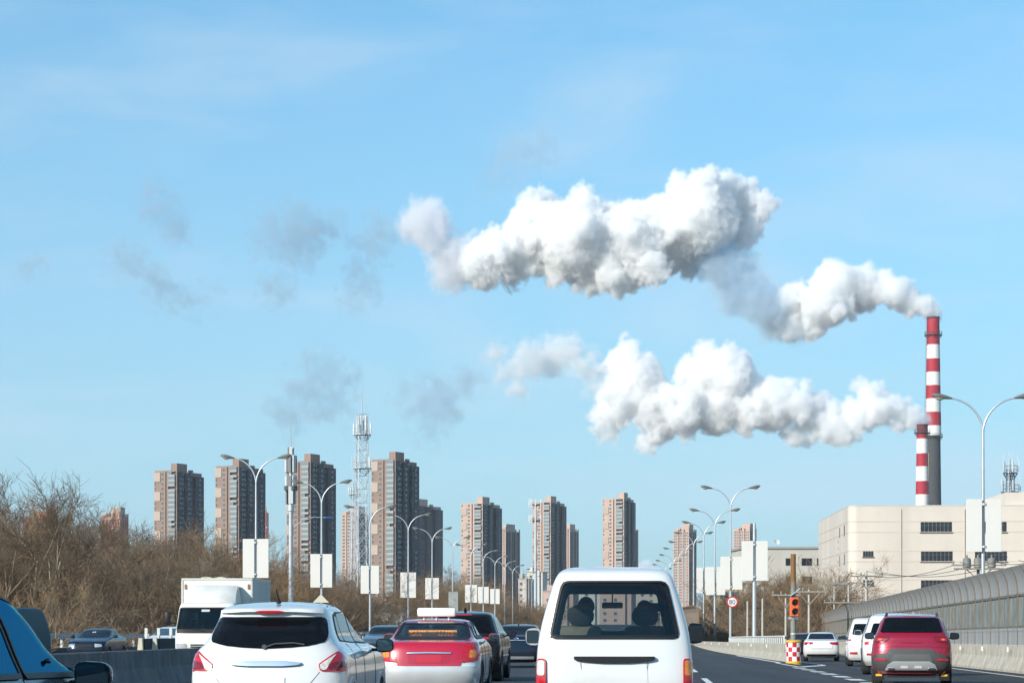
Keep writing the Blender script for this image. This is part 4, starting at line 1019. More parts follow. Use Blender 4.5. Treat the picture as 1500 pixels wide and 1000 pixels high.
# ---- near dark car in the bottom left corner
def corner_car():
    prof = [(.22, .80, .15, 4.4), (.35, .86, .04, 4.5), (.6, .885, 0, 4.52), (.8, .885, .02, 4.48), (.93, .875, .05, 4.1), (1.0, .85, .09, 3.75), (1.06, .82, .3, 3.2), (1.15, .78, .55, 2.98), (1.34, .705, .8, 2.74), (1.47, .635, 1.1, 2.56), (1.55, .57, 1.3, 2.38), (1.60, .43, 1.5, 2.2), (1.62, .2, 1.6, 2.0)]
    c = Car(prof, n=3.4)
    t = thing('sedan_car', 'dark car cropped at the bottom left corner, side glass mirroring blue sky', 'car')
    part('body', c.body(.04, 20, 20, wheels=(.9, 3.6), wr=.37), P_dblue, t, smooth=True)
    M_side = mat('sky_tinted_glass', (.0, .17, .28), .04, spec=1.0, metal=0.9); M_side.node_tree.nodes['Principled BSDF'].inputs['Specular Tint'].default_value = (.02, .42, .52, 1)  # blue of the reflected sky put into the glass colour
    A = [[(.98, 1.03), (1.78, 1.02), (1.76, 1.525), (1.35, 1.49)], [(1.86, 1.02), (3.06, 1.0), (2.88, 1.14), (2.62, 1.37), (2.42, 1.475), (2.1, 1.525), (1.85, 1.53)]]
    for sx in (1, -1):
        for q in A: part('side_window', patch(rounded(q, .04), c.side(sx), .010, 14, 14), M_side, t, smooth=True)
        fr = MB()
        for q in A: band(rounded(q, .04), c.side(sx), .035, .016, fr, closed=True)
        part('window_frame', fr, M_black, t)
        rl = MB(); band([(1.0, 1.51), (1.6, 1.56), (2.2, 1.55), (2.48, 1.49), (2.70, 1.36), (2.92, 1.17), (3.12, 1.05)], c.side(sx), .016, .018, rl); part('roof_moulding', rl, M_silver, t)
        seams(t, [[(1.82, .35), (1.82, 1.0)], [(3.1, .4), (3.1, .98)]], c.side(sx))
        door_mirror(t, sx * 1.02, 2.90, 1.0, P_black, .26, .18, .15)
    hd = MB(); hd.tube([c.side(1)(2.42, 1.10, .02), c.side(1)(2.46, 1.095, .035), c.side(1)(2.52, 1.11, .02)], .012, 6); part('visor_clip', hd, M_black, t)
    part('windscreen', patch(rounded([(-.56, 1.44), (.56, 1.44), (.74, 1.08), (-.74, 1.08)], .05), c.front, .012, 10, 12), M_glassd, t, smooth=True)
    part('rear_window', patch(rounded([(-.55, 1.43), (.55, 1.43), (.72, 1.09), (-.72, 1.09)], .05), c.rear, .012, 10, 12), M_glassd, t, smooth=True)
    for sx in (1, -1):
        L_ = [(.5, .9), (.8, .92), (.86, .84), (.6, .76)]
        part('tail_light', patch(L_ if sx > 0 else mirror(L_), c.rear, .02, 8, 8), M_red, t)
    arches(t, c, (.9, 3.6), .37, P_dblue); underbody(t, c, (.9, 3.6)); wheels(t, c, (.9, 3.6))
    place(t, -4.02, 11.9)
corner_car()

# ---- oncoming traffic
def oncoming(label, prof, P, X, Y, W=1.0, H=1.0, L=1.0, screen=None, head=None, grille=None, name='sedan_car', cat='car', extra=None, Mg=None, n=3.4):
    c = Car(prof, n=n, W=W, H=H, L=L); t = thing(name, label, cat); ax = (.9 * L, 3.55 * L)
    part('body', c.body(.045, 22, 14, wheels=ax, wr=.37), P, t, smooth=True)
    part('windscreen', patch(rounded(screen, .05), c.front, .014, 12, 14), Mg or M_glassd, t, smooth=True)
    for sx in (1, -1):
        part('headlight', patch(rounded(head if sx > 0 else mirror(head), .03), c.front, .02, 8, 8), M_head, t, smooth=True)
        door_mirror(t, sx * (c.W(.95 * H) + .12), 2.85 * L, 1.08 * H, P, .22, .15, .12)
    if grille: part('grille', patch(rounded(grille, .02), c.front, .018, 6, 12), M_seam, t)
    if prof is SEDAN: std_sides(t, c, [[(1.05, 1.10 * H), (1.75, 1.10 * H), (1.72, 1.345 * H), (1.36, 1.335 * H)], [(1.82, 1.10 * H), (3.0, 1.10 * H), (2.45, 1.32 * H), (1.80, 1.345 * H)]])
    arches(t, c, ax, .37, P); underbody(t, c, ax); wheels(t, c, ax, .315)
    if extra: extra(t, c)
    # stands on its front end: shift back so that the nose is at Y
    hd = HEAD + math.pi
    t.rotation_euler = (0, 0, -hd)
    X2, Y2 = X + math.sin(HEAD) * c.L, Y + math.cos(HEAD) * c.L
    t.location = (X2, Y2, gh(X2, Y2))
    return t
SC = [(-.56, 1.355), (.56, 1.355), (.70, 1.085), (-.70, 1.085)]
def stick(t, c):
    s = MB()
    for x in (-.03, .06): patch([(x - .03, 1.27), (x + .03, 1.27), (x + .02, 1.32), (x - .02, 1.32)], c.front, .02, 3, 3, .01, s)
    part('windscreen_sticker', s, M_plate, t)
    part('lower_grille', patch([(-.5, .34), (.5, .34), (.55, .42), (-.55, .42)], c.front, .018, 3, 10), M_black, t)
oncoming('dark navy sedan facing us on the far left carriageway by the guard rail', SEDAN, P_navy, -18.6, 95, 1.0, 1.02, 1.0, [(x, z * 1.02) for x, z in SC],
         [(.42, .80), (.72, .78), (.76, .66), (.46, .64)], [(-.38, .78), (.38, .78), (.36, .66), (-.36, .66)], extra=stick)
oncoming('white sedan facing us beside the box truck with reflective windscreen', SEDAN, P_white, -14.3, 89, 1.0, 1.05, 1.0, [(x, z * 1.05) for x, z in SC],
         [(.45, .82), (.74, .84), (.78, .72), (.50, .68)], [(-.36, .74), (.36, .74), (.34, .64), (-.34, .64)], Mg=M_glassb)
oncoming('slate blue car facing us between the hatchback and the taxi', SEDAN, P_slate, -5.95, 98, 1.02, 1.13, 1.0, [(x, z * 1.13) for x, z in SC],
         [(.45, .84), (.74, .82), (.76, .70), (.50, .68)], [(-.36, .78), (.36, .78), (.34, .68), (-.34, .68)])
oncoming('tall dark van facing us just above the left of the taxi', VANP, P_navy, -5.1, 113, 1.08, 1.02, 1.2, [(-.56, 1.75), (.56, 1.75), (.70, 1.25), (-.70, 1.25)],
         [(.50, .90), (.72, .90), (.74, .76), (.52, .76)], [(-.36, .86), (.36, .86), (.34, .74), (-.34, .74)], name='passenger_van', cat='van', Mg=M_glassb, n=5)
oncoming('dark teal van facing us at the left edge, only its roof corner showing', VANP, mat('dull_teal_paint', (.025, .07, .09), .65, spec=.25), -17.75, 74, 1.12, 1.10, 1.25, [(-.60, 1.86), (.60, 1.86), (.74, 1.4), (-.74, 1.4)],
         [(.50, .90), (.72, .90), (.74, .76), (.52, .76)], None, name='passenger_van', cat='van', n=5)

# ---- box truck
def truck():
    t = thing('box_truck', 'dirty white box truck with wind deflector facing us on the left carriageway', 'truck')
    P = mat('truck_white', (.74, .72, .66), .45, var=.08, scale=1.5, streak=.12, dirt=.5)
    c = Car([(.45, .88, .1, 1.75), (.6, .91, .05, 1.82), (.9, .92, .0, 1.84), (1.2, .92, .0, 1.80), (1.28, .915, 0, 1.77), (1.6, .89, 0, 1.64), (1.95, .86, 0, 1.50), (2.05, .83, 0.05, 1.42), (2.10, .74, .15, 1.28), (2.12, .5, .3, 1.0)], n=5, dr=.12, df=.3)
    ws = [(-.80, 1.93), (.80, 1.93), (.86, 1.27), (-.86, 1.27)]
    hole = lambda p: p.y > 1.2 and inside(ws, p.x, p.z)
    cab = part('cab', c.body(.03, 50, 16, holes=(hole,)), P, t, smooth=True, loc=(0, 0, 0))
    part('cab_lining', c.body(.05, 36, 12, holes=(hole,), inset=.05), M_under, t)
    part('windscreen', patch(rounded(ws, .05), c.front, .002, 12, 16, .004), glass_mat('truck_windscreen_glass', (.78, .84, .84), 1.0, .85), t, smooth=True)
    for x in (-.48, .48):
        s_ = MB(); s_.cbox(x - .25, x + .25, .45, .60, .95, 1.62, .05); s_.cbox(x - .26, x + .26, .60, 1.0, .92, 1.05, .04); part('seat', s_, M_dgrey, t, smooth=True)
    s_ = MB(); s_.cbox(-.8, .8, 1.30, 1.52, 1.0, 1.26, .05); part('dashboard', s_, M_dgrey, t, smooth=True)
    s_ = MB(); s_.tube([Vector((-.48 + .2 * math.cos(a), 1.22 + .1 * math.sin(a), 1.27 + .13 * math.sin(a))) for a in [2 * math.pi * i / 20 for i in range(21)]], .014, 6); part('steering_wheel', s_, M_black, t)
    fr = MB(); band(rounded(ws, .05), c.front, .05, .016, fr, closed=True); part('windscreen_gasket', fr, M_black, t)
    sk = MB(); patch(rounded([(-.74, 1.80), (-.64, 1.80), (-.64, 1.86), (-.74, 1.86)], .02), c.front, .018, 3, 3, .01, sk); part('green_sticker', sk, mat('green_sticker', (.05, .5, .3), .5), t)
    sk = MB(); patch([(-.72, 1.70), (-.62, 1.70), (-.62, 1.76), (-.72, 1.76)], c.front, .018, 3, 3, .01, sk); part('white_sticker', sk, M_plate, t)
    vi = MB(); patch(rounded([(-.12, 1.82), (.14, 1.82), (.14, 1.89), (-.12, 1.89)], .02), c.front, .018, 3, 4, .01, vi); part('cab_mirror', vi, M_silver, t)
    cw = MB(); patch([(-.86, 1.17), (.86, 1.17), (.87, 1.27), (-.87, 1.27)], c.front, .012, 4, 16, .03, cw); part('cowl', cw, M_black, t)
    for a, b in ((-.6, -.05), (-.02, .55)):
        w = MB(); w.tube([c.front(a, 1.22, .03), c.front((a + b) / 2, 1.30, .03), c.front(b, 1.34, .03)], .012, 6); part('wiper', w, M_black, t)
    hl = [(.52, .68), (.86, .68), (.87, .86), (.56, .86)]
    for sx in (1, -1): part('headlight', patch(rounded(hl if sx > 0 else mirror(hl), .02), c.front, .02, 6, 8), M_head, t, smooth=True)
    gr = MB()
    for i in range(3): patch([(-.42, .68 + i * .06), (.42, .68 + i * .06), (.42, .715 + i * .06), (-.42, .715 + i * .06)], c.front, .018, 2, 10, .03, gr)
    part('grille_slot', gr, M_black, t)
    part('front_bumper', patch(rounded([(-.90, .42), (.90, .42), (.91, .60), (-.91, .60)], .03), c.front, .06, 6, 20, .1), mat('bumper_grey', (.35, .35, .35), .5), t, smooth=True)
    for sx in (1, -1):
        q = [(.35, 1.30), (1.25, 1.28), (1.12, 1.88), (.38, 1.90)]
        part('side_window', patch(rounded(q, .05), c.side(sx), .012, 8, 8), M_glassd, t, smooth=True)
        seams(t, [[(.28, .6), (.28, 1.95)], [(1.5, .65), (1.42, 1.28)]], c.side(sx), .016)
        m_ = MB(); m_.cbox(-.09, .09, -.05, .05, -.2, .2, .04); o = part('door_mirror', m_, M_black, t, smooth=True, loc=(sx * 1.20, 1.45, 1.62))
        a_ = MB(); a_.tube([(0, 0, .12), (-sx * .22, -.03, .16), (-sx * .32, -.08, .10)], .014, 6); a_.tube([(0, 0, -.12), (-sx * .32, -.08, -.18)], .014, 6); part('mirror_arm', a_, M_black, o)
    # wind deflector
    d = MB(); pr = [(0.0, 2.10), (0.12, 2.62)]
    rows = []
    for i in range(9):
        tt = i / 8; z = 2.09 + .55 * tt; hw = .80 - .10 * tt; yf = 1.25 - .95 * tt ** 1.6
        rows.append([(hw * s, yf - .28 * abs(s) ** 3, z) for s in [-1 + k / 8 for k in range(17)]])
    rows.append([(x * .98, -.05, z - .01) for x, y, z in rows[-1]])
    w = 17; d.add([p for r in rows for p in r], [(i * w + k, i * w + k + 1, (i + 1) * w + k + 1, (i + 1) * w + k) for i in range(len(rows) - 1) for k in range(w - 1)])
    for s in (0, 16): d.add([r[s] for r in rows[:-1]] + [(rows[0][s][0], -.05, 2.09)], [tuple(range(len(rows)))])
    part('wind_deflector', d, P, t, smooth=True)
    # cargo box with panel ribs
    b = MB(); b.cbox(-1.10, 1.10, -3.45, -.12, .82, 2.86, .03); bx = part('cargo_box', b, P, t)
    fr = MB()
    for z in (.84, 2.83): fr.box(-1.115, 1.115, -.13, -.10, z - .03, z + .035)
    for x in (-1.09, 1.09): fr.box(x - .03, x + .03, -.13, -.10, .88, 2.79)
    for x in (-1.10, 1.10):
        for z in (.84, 2.83): fr.box(x - .02, x + .02, -3.47, -.131, z - .03, z + .03)
    part('box_edge', fr, mat('box_edge_steel', (.5, .5, .47), .5, metal=.3), bx)
    for sx in (1, -1):
        rb = MB()
        for i in range(22): rb.box(sx * 1.10 - .012, sx * 1.10 + .012, -3.38 + i * .148, -3.38 + i * .148 + .05, .89, 2.78)
        rb.box(sx * 1.117 - .008, sx * 1.117 + .008, -3.40, -.16, 1.85, 1.88)
        part('side_ribs', rb, mat('box_side', (.62, .62, .60), .5, streak=.15, scale=2), bx)
    for x in (-1.0, .98): 
        l = MB(); l.prism(rounded([(x - .035, 2.52), (x + .035, 2.52), (x + .03, 2.68), (x - .03, 2.68)], .02), -.13, -.09); part('marker_lamp', l, mat('marker_brown', (.25, .13, .07), .4), bx)
    ch = MB(); ch.box(-.42, .42, -3.3, 1.2, .55, .80); part('chassis', ch, M_under, t)
    wheels(t, c, (1.0, -2.4), .38, track=.95, wd=1.3)
    tp = MB()
    for i in range(10): tp.box(-.25 + i * .07, -.16 + i * .075, -.6, -.2, 2.861, 2.89 + .02 * math.sin(i))
    part('folded_tarp', tp, mat('canvas', (.55, .5, .38), .9, var=.2, scale=8), t)
    hd = HEAD + math.pi; X, Y = -9.30, 66.0
    X2, Y2 = X + math.sin(HEAD) * 1.84, Y + math.cos(HEAD) * 1.84
    t.location = (X2, Y2, gh(X2, Y2)); t.rotation_euler = (0, 0, -hd)
    M4 = Matrix.Translation(t.location) @ Matrix.Rotation(-hd, 4, 'Z')
    seated('person', 'driver in dark clothes at the wheel of the box truck', M4 @ Vector((-.48, .72, 1.03)), -hd, (.035, .035, .045), ((.17, .46, .30), (-.17, .46, .30)))
    seated('person', 'passenger in a dark olive coat beside the truck driver', M4 @ Vector((.48, .70, 1.03)), -hd, (.06, .065, .05), ((.10, .30, .20), (-.10, .32, .24)))
truck()
# ------------------------------------------------------------------ street lamps and blank boards
M_pole = mat('lamp_pole_steel', (0.50, 0.52, 0.54), 0.4, metal=0.5, var=0.1, scale=1.5)
M_lhead = mat('lamp_head_grey', (0.13, 0.13, 0.12), 0.5, var=0.15, scale=4)
M_lglass = mat('lamp_cover', (0.35, 0.33, 0.28), 0.2, coat=0.5)
M_board = mat('blank_board_vinyl', (0.65, 0.625, 0.585), 0.6, var=0.03, scale=0.6)
JH = 10.4           # height of the fork of a lamp above the road
def lamp_meshes():
    p = MB(); p.tube([(0, 0, -0.6), (0, 0, 0.4), (0, 0, 5), (0, 0, JH)], [0.125, 0.12, 0.095, 0.062], 12)
    p.tube([(0, 0, -0.6), (0, 0, -0.5), (0, 0, -0.05)], [0.2, 0.2, 0.13], 12)
    pole = p.mesh('pole', M_pole, True)
    arms, heads, covers = [], [], []
    for s in (-1, 1):
        pts = []
        for i in range(11):
            a = i / 10 * math.pi / 2 * 0.93
            pts.append((s * (1.78 * (1 - math.cos(a))), 0, JH - 0.12 + 1.62 * math.sin(a)))
        a_ = MB(); a_.tube(pts, [0.058 - 0.002 * i for i in range(11)], 10); arms.append(a_.mesh('arm', M_pole, True))
        e = Vector(pts[-1]); d = (Vector(pts[-1]) - Vector(pts[-2])).normalized()
        h = MB(); secs = [(-0.08, .055, .05), (0.0, .075, .06), (.12, .10, .085), (.35, .15, .12), (.58, .165, .13), (.78, .13, .10), (.90, .06, .05), (.93, .02, .02)]
        vs = []; n = 12
        for t, w, hh in secs:
            c = e + d * t + Vector((0, 0, .0))
            for k in range(n):
                q = 2 * math.pi * k / n; z = math.sin(q); vs.append(c + Vector((0, math.cos(q) * w, z * hh * (1.0 if z > 0 else .8))))
        h.add(vs, [(i * n + k, i * n + (k + 1) % n, (i + 1) * n + (k + 1) % n, (i + 1) * n + k) for i in range(len(secs) - 1) for k in range(n)] + [tuple(range(n)), tuple(range(len(secs) * n - 1, len(secs) * n - n - 1, -1))])
        heads.append(h.mesh('lamp_head', M_lhead, True))
        g = MB(); vs = []; 
        for t, w, hh in [(.30, .10, .09), (.45, .13, .17), (.62, .12, .19), (.76, .08, .13)]:
            c = e + d * t
            for k in range(7):
                q = math.pi + math.pi * k / 6; vs.append(c + Vector((0, math.cos(q) * w, math.sin(q) * hh)))
        g.add(vs, [(i * 7 + k, i * 7 + k + 1, (i + 1) * 7 + k + 1, (i + 1) * 7 + k) for i in range(3) for k in range(6)] + [tuple(range(7)), tuple(range(27, 20, -1))])
        covers.append(g.mesh('lamp_cover', M_lglass, True))
    return pole, arms, heads, covers
LP = lamp_meshes()
def street_lamp(X, Y, base, label, group, hs=1.0, arms=(0, 1), rz=-HEAD, scale=1.0):
    t = thing('street_lamp', label, 'street lamp', (X, Y, base), rz, group)
    t.scale = (scale, scale, scale * hs)
    link('pole', LP[0], t)
    for s in arms:
        link('arm', LP[1][s], t)
        h = link('lamp_head', LP[2][s], t); link('lamp_cover', LP[3][s], h)
    return t
def board(X, Y, z0, z1, w, label, group, split=True, rz=-HEAD):
    t = thing('banner_board', label, 'banner', (X, Y, z0), rz, group)
    H = z1 - z0
    for s in (-1, 1):
        m = MB(); x0, x1 = (0.09, w / 2) if s > 0 else (-w / 2, -0.09)
        m.cbox(x0, x1, -0.035, 0.035, 0, H, 0.012); part('panel', m, M_board, t)
    b = MB()
    for z in (0.25, H - 0.25):
        b.box(-w / 2 + .05, w / 2 - .05, 0.036, 0.075, z - .03, z + .03); b.tube([(0, 0.02, z - .05), (0, 0.02, z + .05)], .135, 12)
    part('bracket', b, M_pole, t)
    return t
def PX(px, z): return (px - 750) / F * z
def PZ(py, z): return CH - (py - 905) / F * z
ORD = ['first', 'second', 'third', 'fourth', 'fifth', 'sixth', 'seventh', 'eighth', 'ninth', 'tenth', 'eleventh', 'twelfth', 'thirteenth', 'fourteenth']
LEFT = [(375, 152, 57), (471, 178, 49), (542, 206, 42), (598, 236, 37), (633, 272, 31.5), (663, 302, 0), (690, 332, 26), (708, 362, 24), (725, 395, 22), (739, 428, 0), (751, 462, 0), (761, 498, 0), (770, 535, 0), (779, 580, 0)]
for i, (px, z, bh) in enumerate(LEFT):
    X = PX(px, z); base = gh(X, z)
    near = {0: 'above the box truck', 1: 'above the white hatchback roof', 2: 'beside the lattice mast'}.get(i, 'counted from the box truck')
    street_lamp(X, z, base, f'double-arm street lamp, {ORD[i]} of the left row, {near}', 'street lamps along the left verge', hs=(PZ({0: 706, 1: 737, 2: 768}.get(i, 905 - 9.4 * F / z + 0), z) - base) / JH)
    if bh:
        zb, zt = {0: (838, 789), 1: (860, 811), 2: (869, 828), 3: (875, 838), 4: (877, 846), 6: (882, 856), 7: (883, 859), 8: (884, 862)}[i]
        if i == 0: zb = 846
        w = {0: 38, 1: 32, 2: 27, 3: 23, 4: 20, 6: 17.5, 7: 16, 8: 14}[i] / F * z
        t = board(X - .0, z - 0.17, PZ(zb, z), PZ(zt, z), w, f'blank white banner pair on the {ORD[i]} lamp of the left row', 'blank banners on the left row of lamps')
# the plain grey sign back between the banners
t = thing('road_sign', 'grey back of a road sign standing between the white banners', 'road sign', (PX(664, 296), 296, g_main(296)), -HEAD)
m = MB(); m.cbox(-.64 * 1.0, .64, -.03, .03, PZ(890, 296) - g_main(296) - 1.6, PZ(866, 296) - g_main(296), .01); part('sign_plate', m, mat('sign_back', (.36, .37, .35), .5, metal=.4), t)
m = MB()
for x in (-.45, .45): m.tube([(x, .06, -.5), (x, .06, PZ(868, 296) - g_main(296))], .05, 8)
m.box(-.6, .6, .03, .06, 2.0, 2.1); part('sign_post', m, M_pole, t)
t = thing('road_sign', 'back of a triangular warning sign behind the white hatchback roof', 'road sign', (PX(470, 120), 120, gh(PX(470, 120), 120)), -HEAD)
zb = PZ(882, 120) - t.location.z
m = MB(); m.prism(rounded([(-.45, zb), (.45, zb), (0, zb + .46)], .04), -.015, .015); part('sign_plate', m, mat('sign_back_cream', (.55, .52, .42), .5), t)
m = MB(); m.tube([(0, .05, -.3), (0, .05, zb + .45)], .035, 8); part('sign_post', m, M_pole, t)

RIGHT = [(1440, 107, 631, 1), (1070, 183, 744, 1), (1047, 214, 772, 1), (1031, 247, 787, 1), (1016, 282, 800, 1), (1004, 315, 811, 1), (994, 350, 819, 1), (986, 385, 827, 1), (979, 420, 834, 1), (973, 455, 839, 1), (968, 490, 844, 1)]
for i, (px, z, jy, _) in enumerate(RIGHT):
    X = PX(px, z); base = g_ramp(z) if i == 0 else g_main(z)
    lab = 'large double-arm street lamp behind the noise barrier before the factory' if i == 0 else f'double-arm street lamp, {ORD[i - 1]} of the right row counted from the speed sign'
    street_lamp(X, z, base, lab, 'street lamps along the right verge', hs=(PZ(jy, z) - base) / JH)
# board pole without lamp
z = 149; X = PX(1105, z); t = thing('sign_pole', 'bare tapered steel pole behind the gore barrier carrying the widest right banner', 'pole', (X, z, g_main(z)), -HEAD)
m = MB(); m.tube([(0, 0, -.5), (0, 0, 4), (0, 0, PZ(766, z) - g_main(z))], [.17, .14, .10], 14); part('pole', m, M_pole, t, smooth=True)
m = MB(); m.tube([(0, 0, -.5), (0, 0, .1)], [.3, .24], 14); part('base', m, M_pole, t)
RB = [(1440, 107, 808, 731, 51, 'on the big lamp in front of the factory'), (1105, 149, 850, 792, 38, 'on the bare pole, lowest and largest of the stepped row'), (1071, 183, 863, 815, 32, 'on the pole with the speed sign'), (1048, 214, 871, 830, 28, 'third of the stepped right row'), (1031, 247, 868, 831, 22, 'smallest, at the far end of the stepped right row')]
for px, z, b, tp, w, l in RB:
    board(PX(px, z), z - .2, PZ(b, z), PZ(tp, z), w / F * z, 'blank white banner pair ' + l, 'blank banners on the right poles')

# 80 km/h sign on the second right pole
z = 180.0; X = PX(1072.5, z); cz = PZ(881, z)
t = thing('speed_sign', 'round white speed limit sign reading 80 with red rim', 'road sign', (X, z, cz))
Mx = Matrix.Rotation(math.pi / 2, 4, 'X')
m = MB(); m.lathe([(.455, -.02), (.455, .02)], 36, 0, Mx); part('sign_plate', m, mat('sign_white', (.80, .80, .78), .5), t)
m = MB(); m.lathe([(.36, .021), (.455, .021), (.455, .034), (.36, .034), (.36, .021)], 40, 0, Mx, cap=False); part('red_rim', m, mat('sign_red', (.60, .02, .03), .45), t)
m = MB()
def ring2(m, cx, cz, rx, rz, th=.042, n=22):
    vs = []
    for y in (-.045, -.021):
        for k in range(n):
            a = 2 * math.pi * k / n; vs += [(cx + rx * math.cos(a), y, cz + rz * math.sin(a)), (cx + (rx - th) * math.cos(a), y, cz + (rz - th) * math.sin(a))]
    fs = []
    for k in range(n):
        a, b = 2 * k, 2 * ((k + 1) % n); fs += [(a, a + 1, b + 1, b), (2 * n + a, 2 * n + b, 2 * n + b + 1, 2 * n + a + 1), (a, b, 2 * n + b, 2 * n + a), (a + 1, 2 * n + a + 1, 2 * n + b + 1, b + 1)]
    m.add(vs, fs)
ring2(m, -.135, .085, .10, .10); ring2(m, -.135, -.095, .115, .115); part('digit', m, M_black, t)
m = MB(); ring2(m, .135, 0, .115, .20); part('digit', m, M_black, t)
m = MB(); m.tube([(-.05, .05, .1), (-.05, .12, .1)], .03, 8); m.box(-.1, .02, .025, .1, -.2, -.12); part('bracket', m, M_pole, t)

# ---- traffic light pole and checkered barrel at the gore nose
zg = 89.2
XB = PX(1162.5, zg)
t = thing('traffic_barrel', 'red and white checkered crash barrel with yellow rims at the gore nose', 'barrel', (XB, zg, gh(XB - .3, zg)))
Rb = .29
def wall_strip(z0, z1, n0, n1, N_, r):
    m = MB(); vs = []
    for rr in (r, r - .02):
        for z in (z0, z1):
            for k in range(n0, n1 + 1): vs.append((rr * math.cos(2 * math.pi * k / N_), rr * math.sin(2 * math.pi * k / N_), z))
    n = n1 - n0 + 1; fs = [(k, k + 1, n + k + 1, n + k) for k in range(n - 1)]
    return m.add(vs, fs)
z0b = .11; hb = .19
M_rw = [mat('barrel_red', (.52, .012, .03), .5), mat('barrel_white', (.78, .78, .76), .5)]
m = MB(); m.lathe([(Rb - .01, .0), (Rb - .01, .95)], 36); part('drum', m, M_rw[1], t, smooth=True)
for r_ in range(4):
    for k in range(10):
        part('check_tile', wall_strip(z0b + r_ * hb, z0b + (r_ + 1) * hb, k * 4, k * 4 + 4, 40, Rb), M_rw[(r_ + k) % 2], t)
m = MB(); m.lathe([(Rb - .02, -.02), (Rb + .035, -.02), (Rb + .035, .08), (Rb + .005, .11)], 36); part('yellow_foot', m, mat('barrel_yellow', (.62, .40, .03), .5, var=.12, scale=6), t, smooth=True)
m = MB(); m.lathe([(Rb + .005, .87), (Rb + .03, .885), (Rb + .03, .95), (Rb - .02, .97), (Rb - .1, .975)], 36); part('yellow_lid', m, MATS['barrel_yellow'], t, smooth=True)
XL = PX(1162, 91.0); YL = 92.0; XL = PX(1162, YL); base = gh(XL + .6, YL)
def rusty():
    m = mat('rusty_pole', (.20, .21, .19), .75, var=.25, scale=3, bump=.3)
    tt = m.node_tree; b = tt.nodes['Principled BSDF']; src = b.inputs['Base Color'].links[0].from_socket
    co = tt.nodes.new('ShaderNodeTexCoord'); sx = tt.nodes.new('ShaderNodeSeparateXYZ'); tt.links.new(co.outputs['Object'], sx.inputs[0])
    n = tt.nodes.new('ShaderNodeTexNoise'); n.inputs['Scale'].default_value = 2.2; n.inputs['Detail'].default_value = 6; tt.links.new(co.outputs['Object'], n.inputs['Vector'])
    ad = tt.nodes.new('ShaderNodeMath'); ad.operation = 'MULTIPLY_ADD'; ad.inputs[1].default_value = 2.2; tt.links.new(n.outputs['Fac'], ad.inputs[0]); tt.links.new(sx.outputs['Z'], ad.inputs[2])
    r = tt.nodes.new('ShaderNodeMapRange'); r.inputs[1].default_value = 4.2; r.inputs[2].default_value = 4.7; tt.links.new(ad.outputs[0], r.inputs[0])
    x = tt.nodes.new('ShaderNodeMix'); x.data_type = 'RGBA'; x.inputs[7].default_value = (.20, .095, .03, 1); tt.links.new(src, x.inputs[6]); tt.links.new(r.outputs[0], x.inputs[0]); tt.links.new(x.outputs[2], b.inputs['Base Color'])
    return m
t = thing('traffic_light', 'rusty round pole with an orange two-lamp signal box behind the barrel', 'traffic light', (XL, YL, base))
H_ = PZ(811, YL) - base
m = MB(); m.tube([(0, 0, -.2), (0, 0, 1.2), (0, 0, H_)], [.12, .115, .11], 18); part('pole', m, rusty(), t, smooth=True)
m = MB(); m.tube([(0, 0, 1.28), (0, 0, 1.36)], .13, 18); part('pole_band', m, M_silver, t)
zc = PZ(888.5, YL) - base
M_or = mat('signal_orange', (.66, .13, .03), .5, var=.08, scale=4)
bx = MB(); bx.cbox(-.18, .18, -.42, -.14, zc - .40, zc + .40, .03); so = part('signal_box', bx, M_or, t)
for dz in (.19, -.19):
    Mv = Matrix.Translation((0.02, -.42, zc + dz)) @ Mx
    l = MB(); l.lathe([(.11, .005), (.12, .02), (.06, .028), (.0, .03)], 24, 0, Mv); part('lamp_lens', l, mat('unlit_lens', (.012, .012, .014), .2), so, smooth=True)
    v = MB(); vs = []; n = 20
    for y, rr in ((0, .15), (.16, .15)):
        for k in range(n + 1):
            a = -.25 * math.pi + 1.5 * math.pi * k / n; vs.append(Mv @ Vector((rr * math.cos(a), -rr * math.sin(a) * -1, y * (1.0))))
    v.add(vs, [(k, k + 1, n + 1 + k + 1, n + 1 + k) for k in range(n)]); part('visor', v, M_or, so)
m = MB(); m.box(-.2, .2, -.13, .13, zc - .52, zc - .405); m.box(-.02, .2, .0, .16, zc - .55, zc - .40); part('bracket', m, M_silver, t)
m = MB(); Ms = Matrix.Translation((.06, -.12, zc + .62)) @ Matrix.Rotation(math.radians(-38), 4, 'Y'); m.cbox(-.26, .26, -.16, .16, -.015, .015, .008, 0, Ms); m.tube([(0, -.08, zc + .40), (.0, -.1, zc + .6)], .02, 8); part('solar_panel', m, M_silver, t)

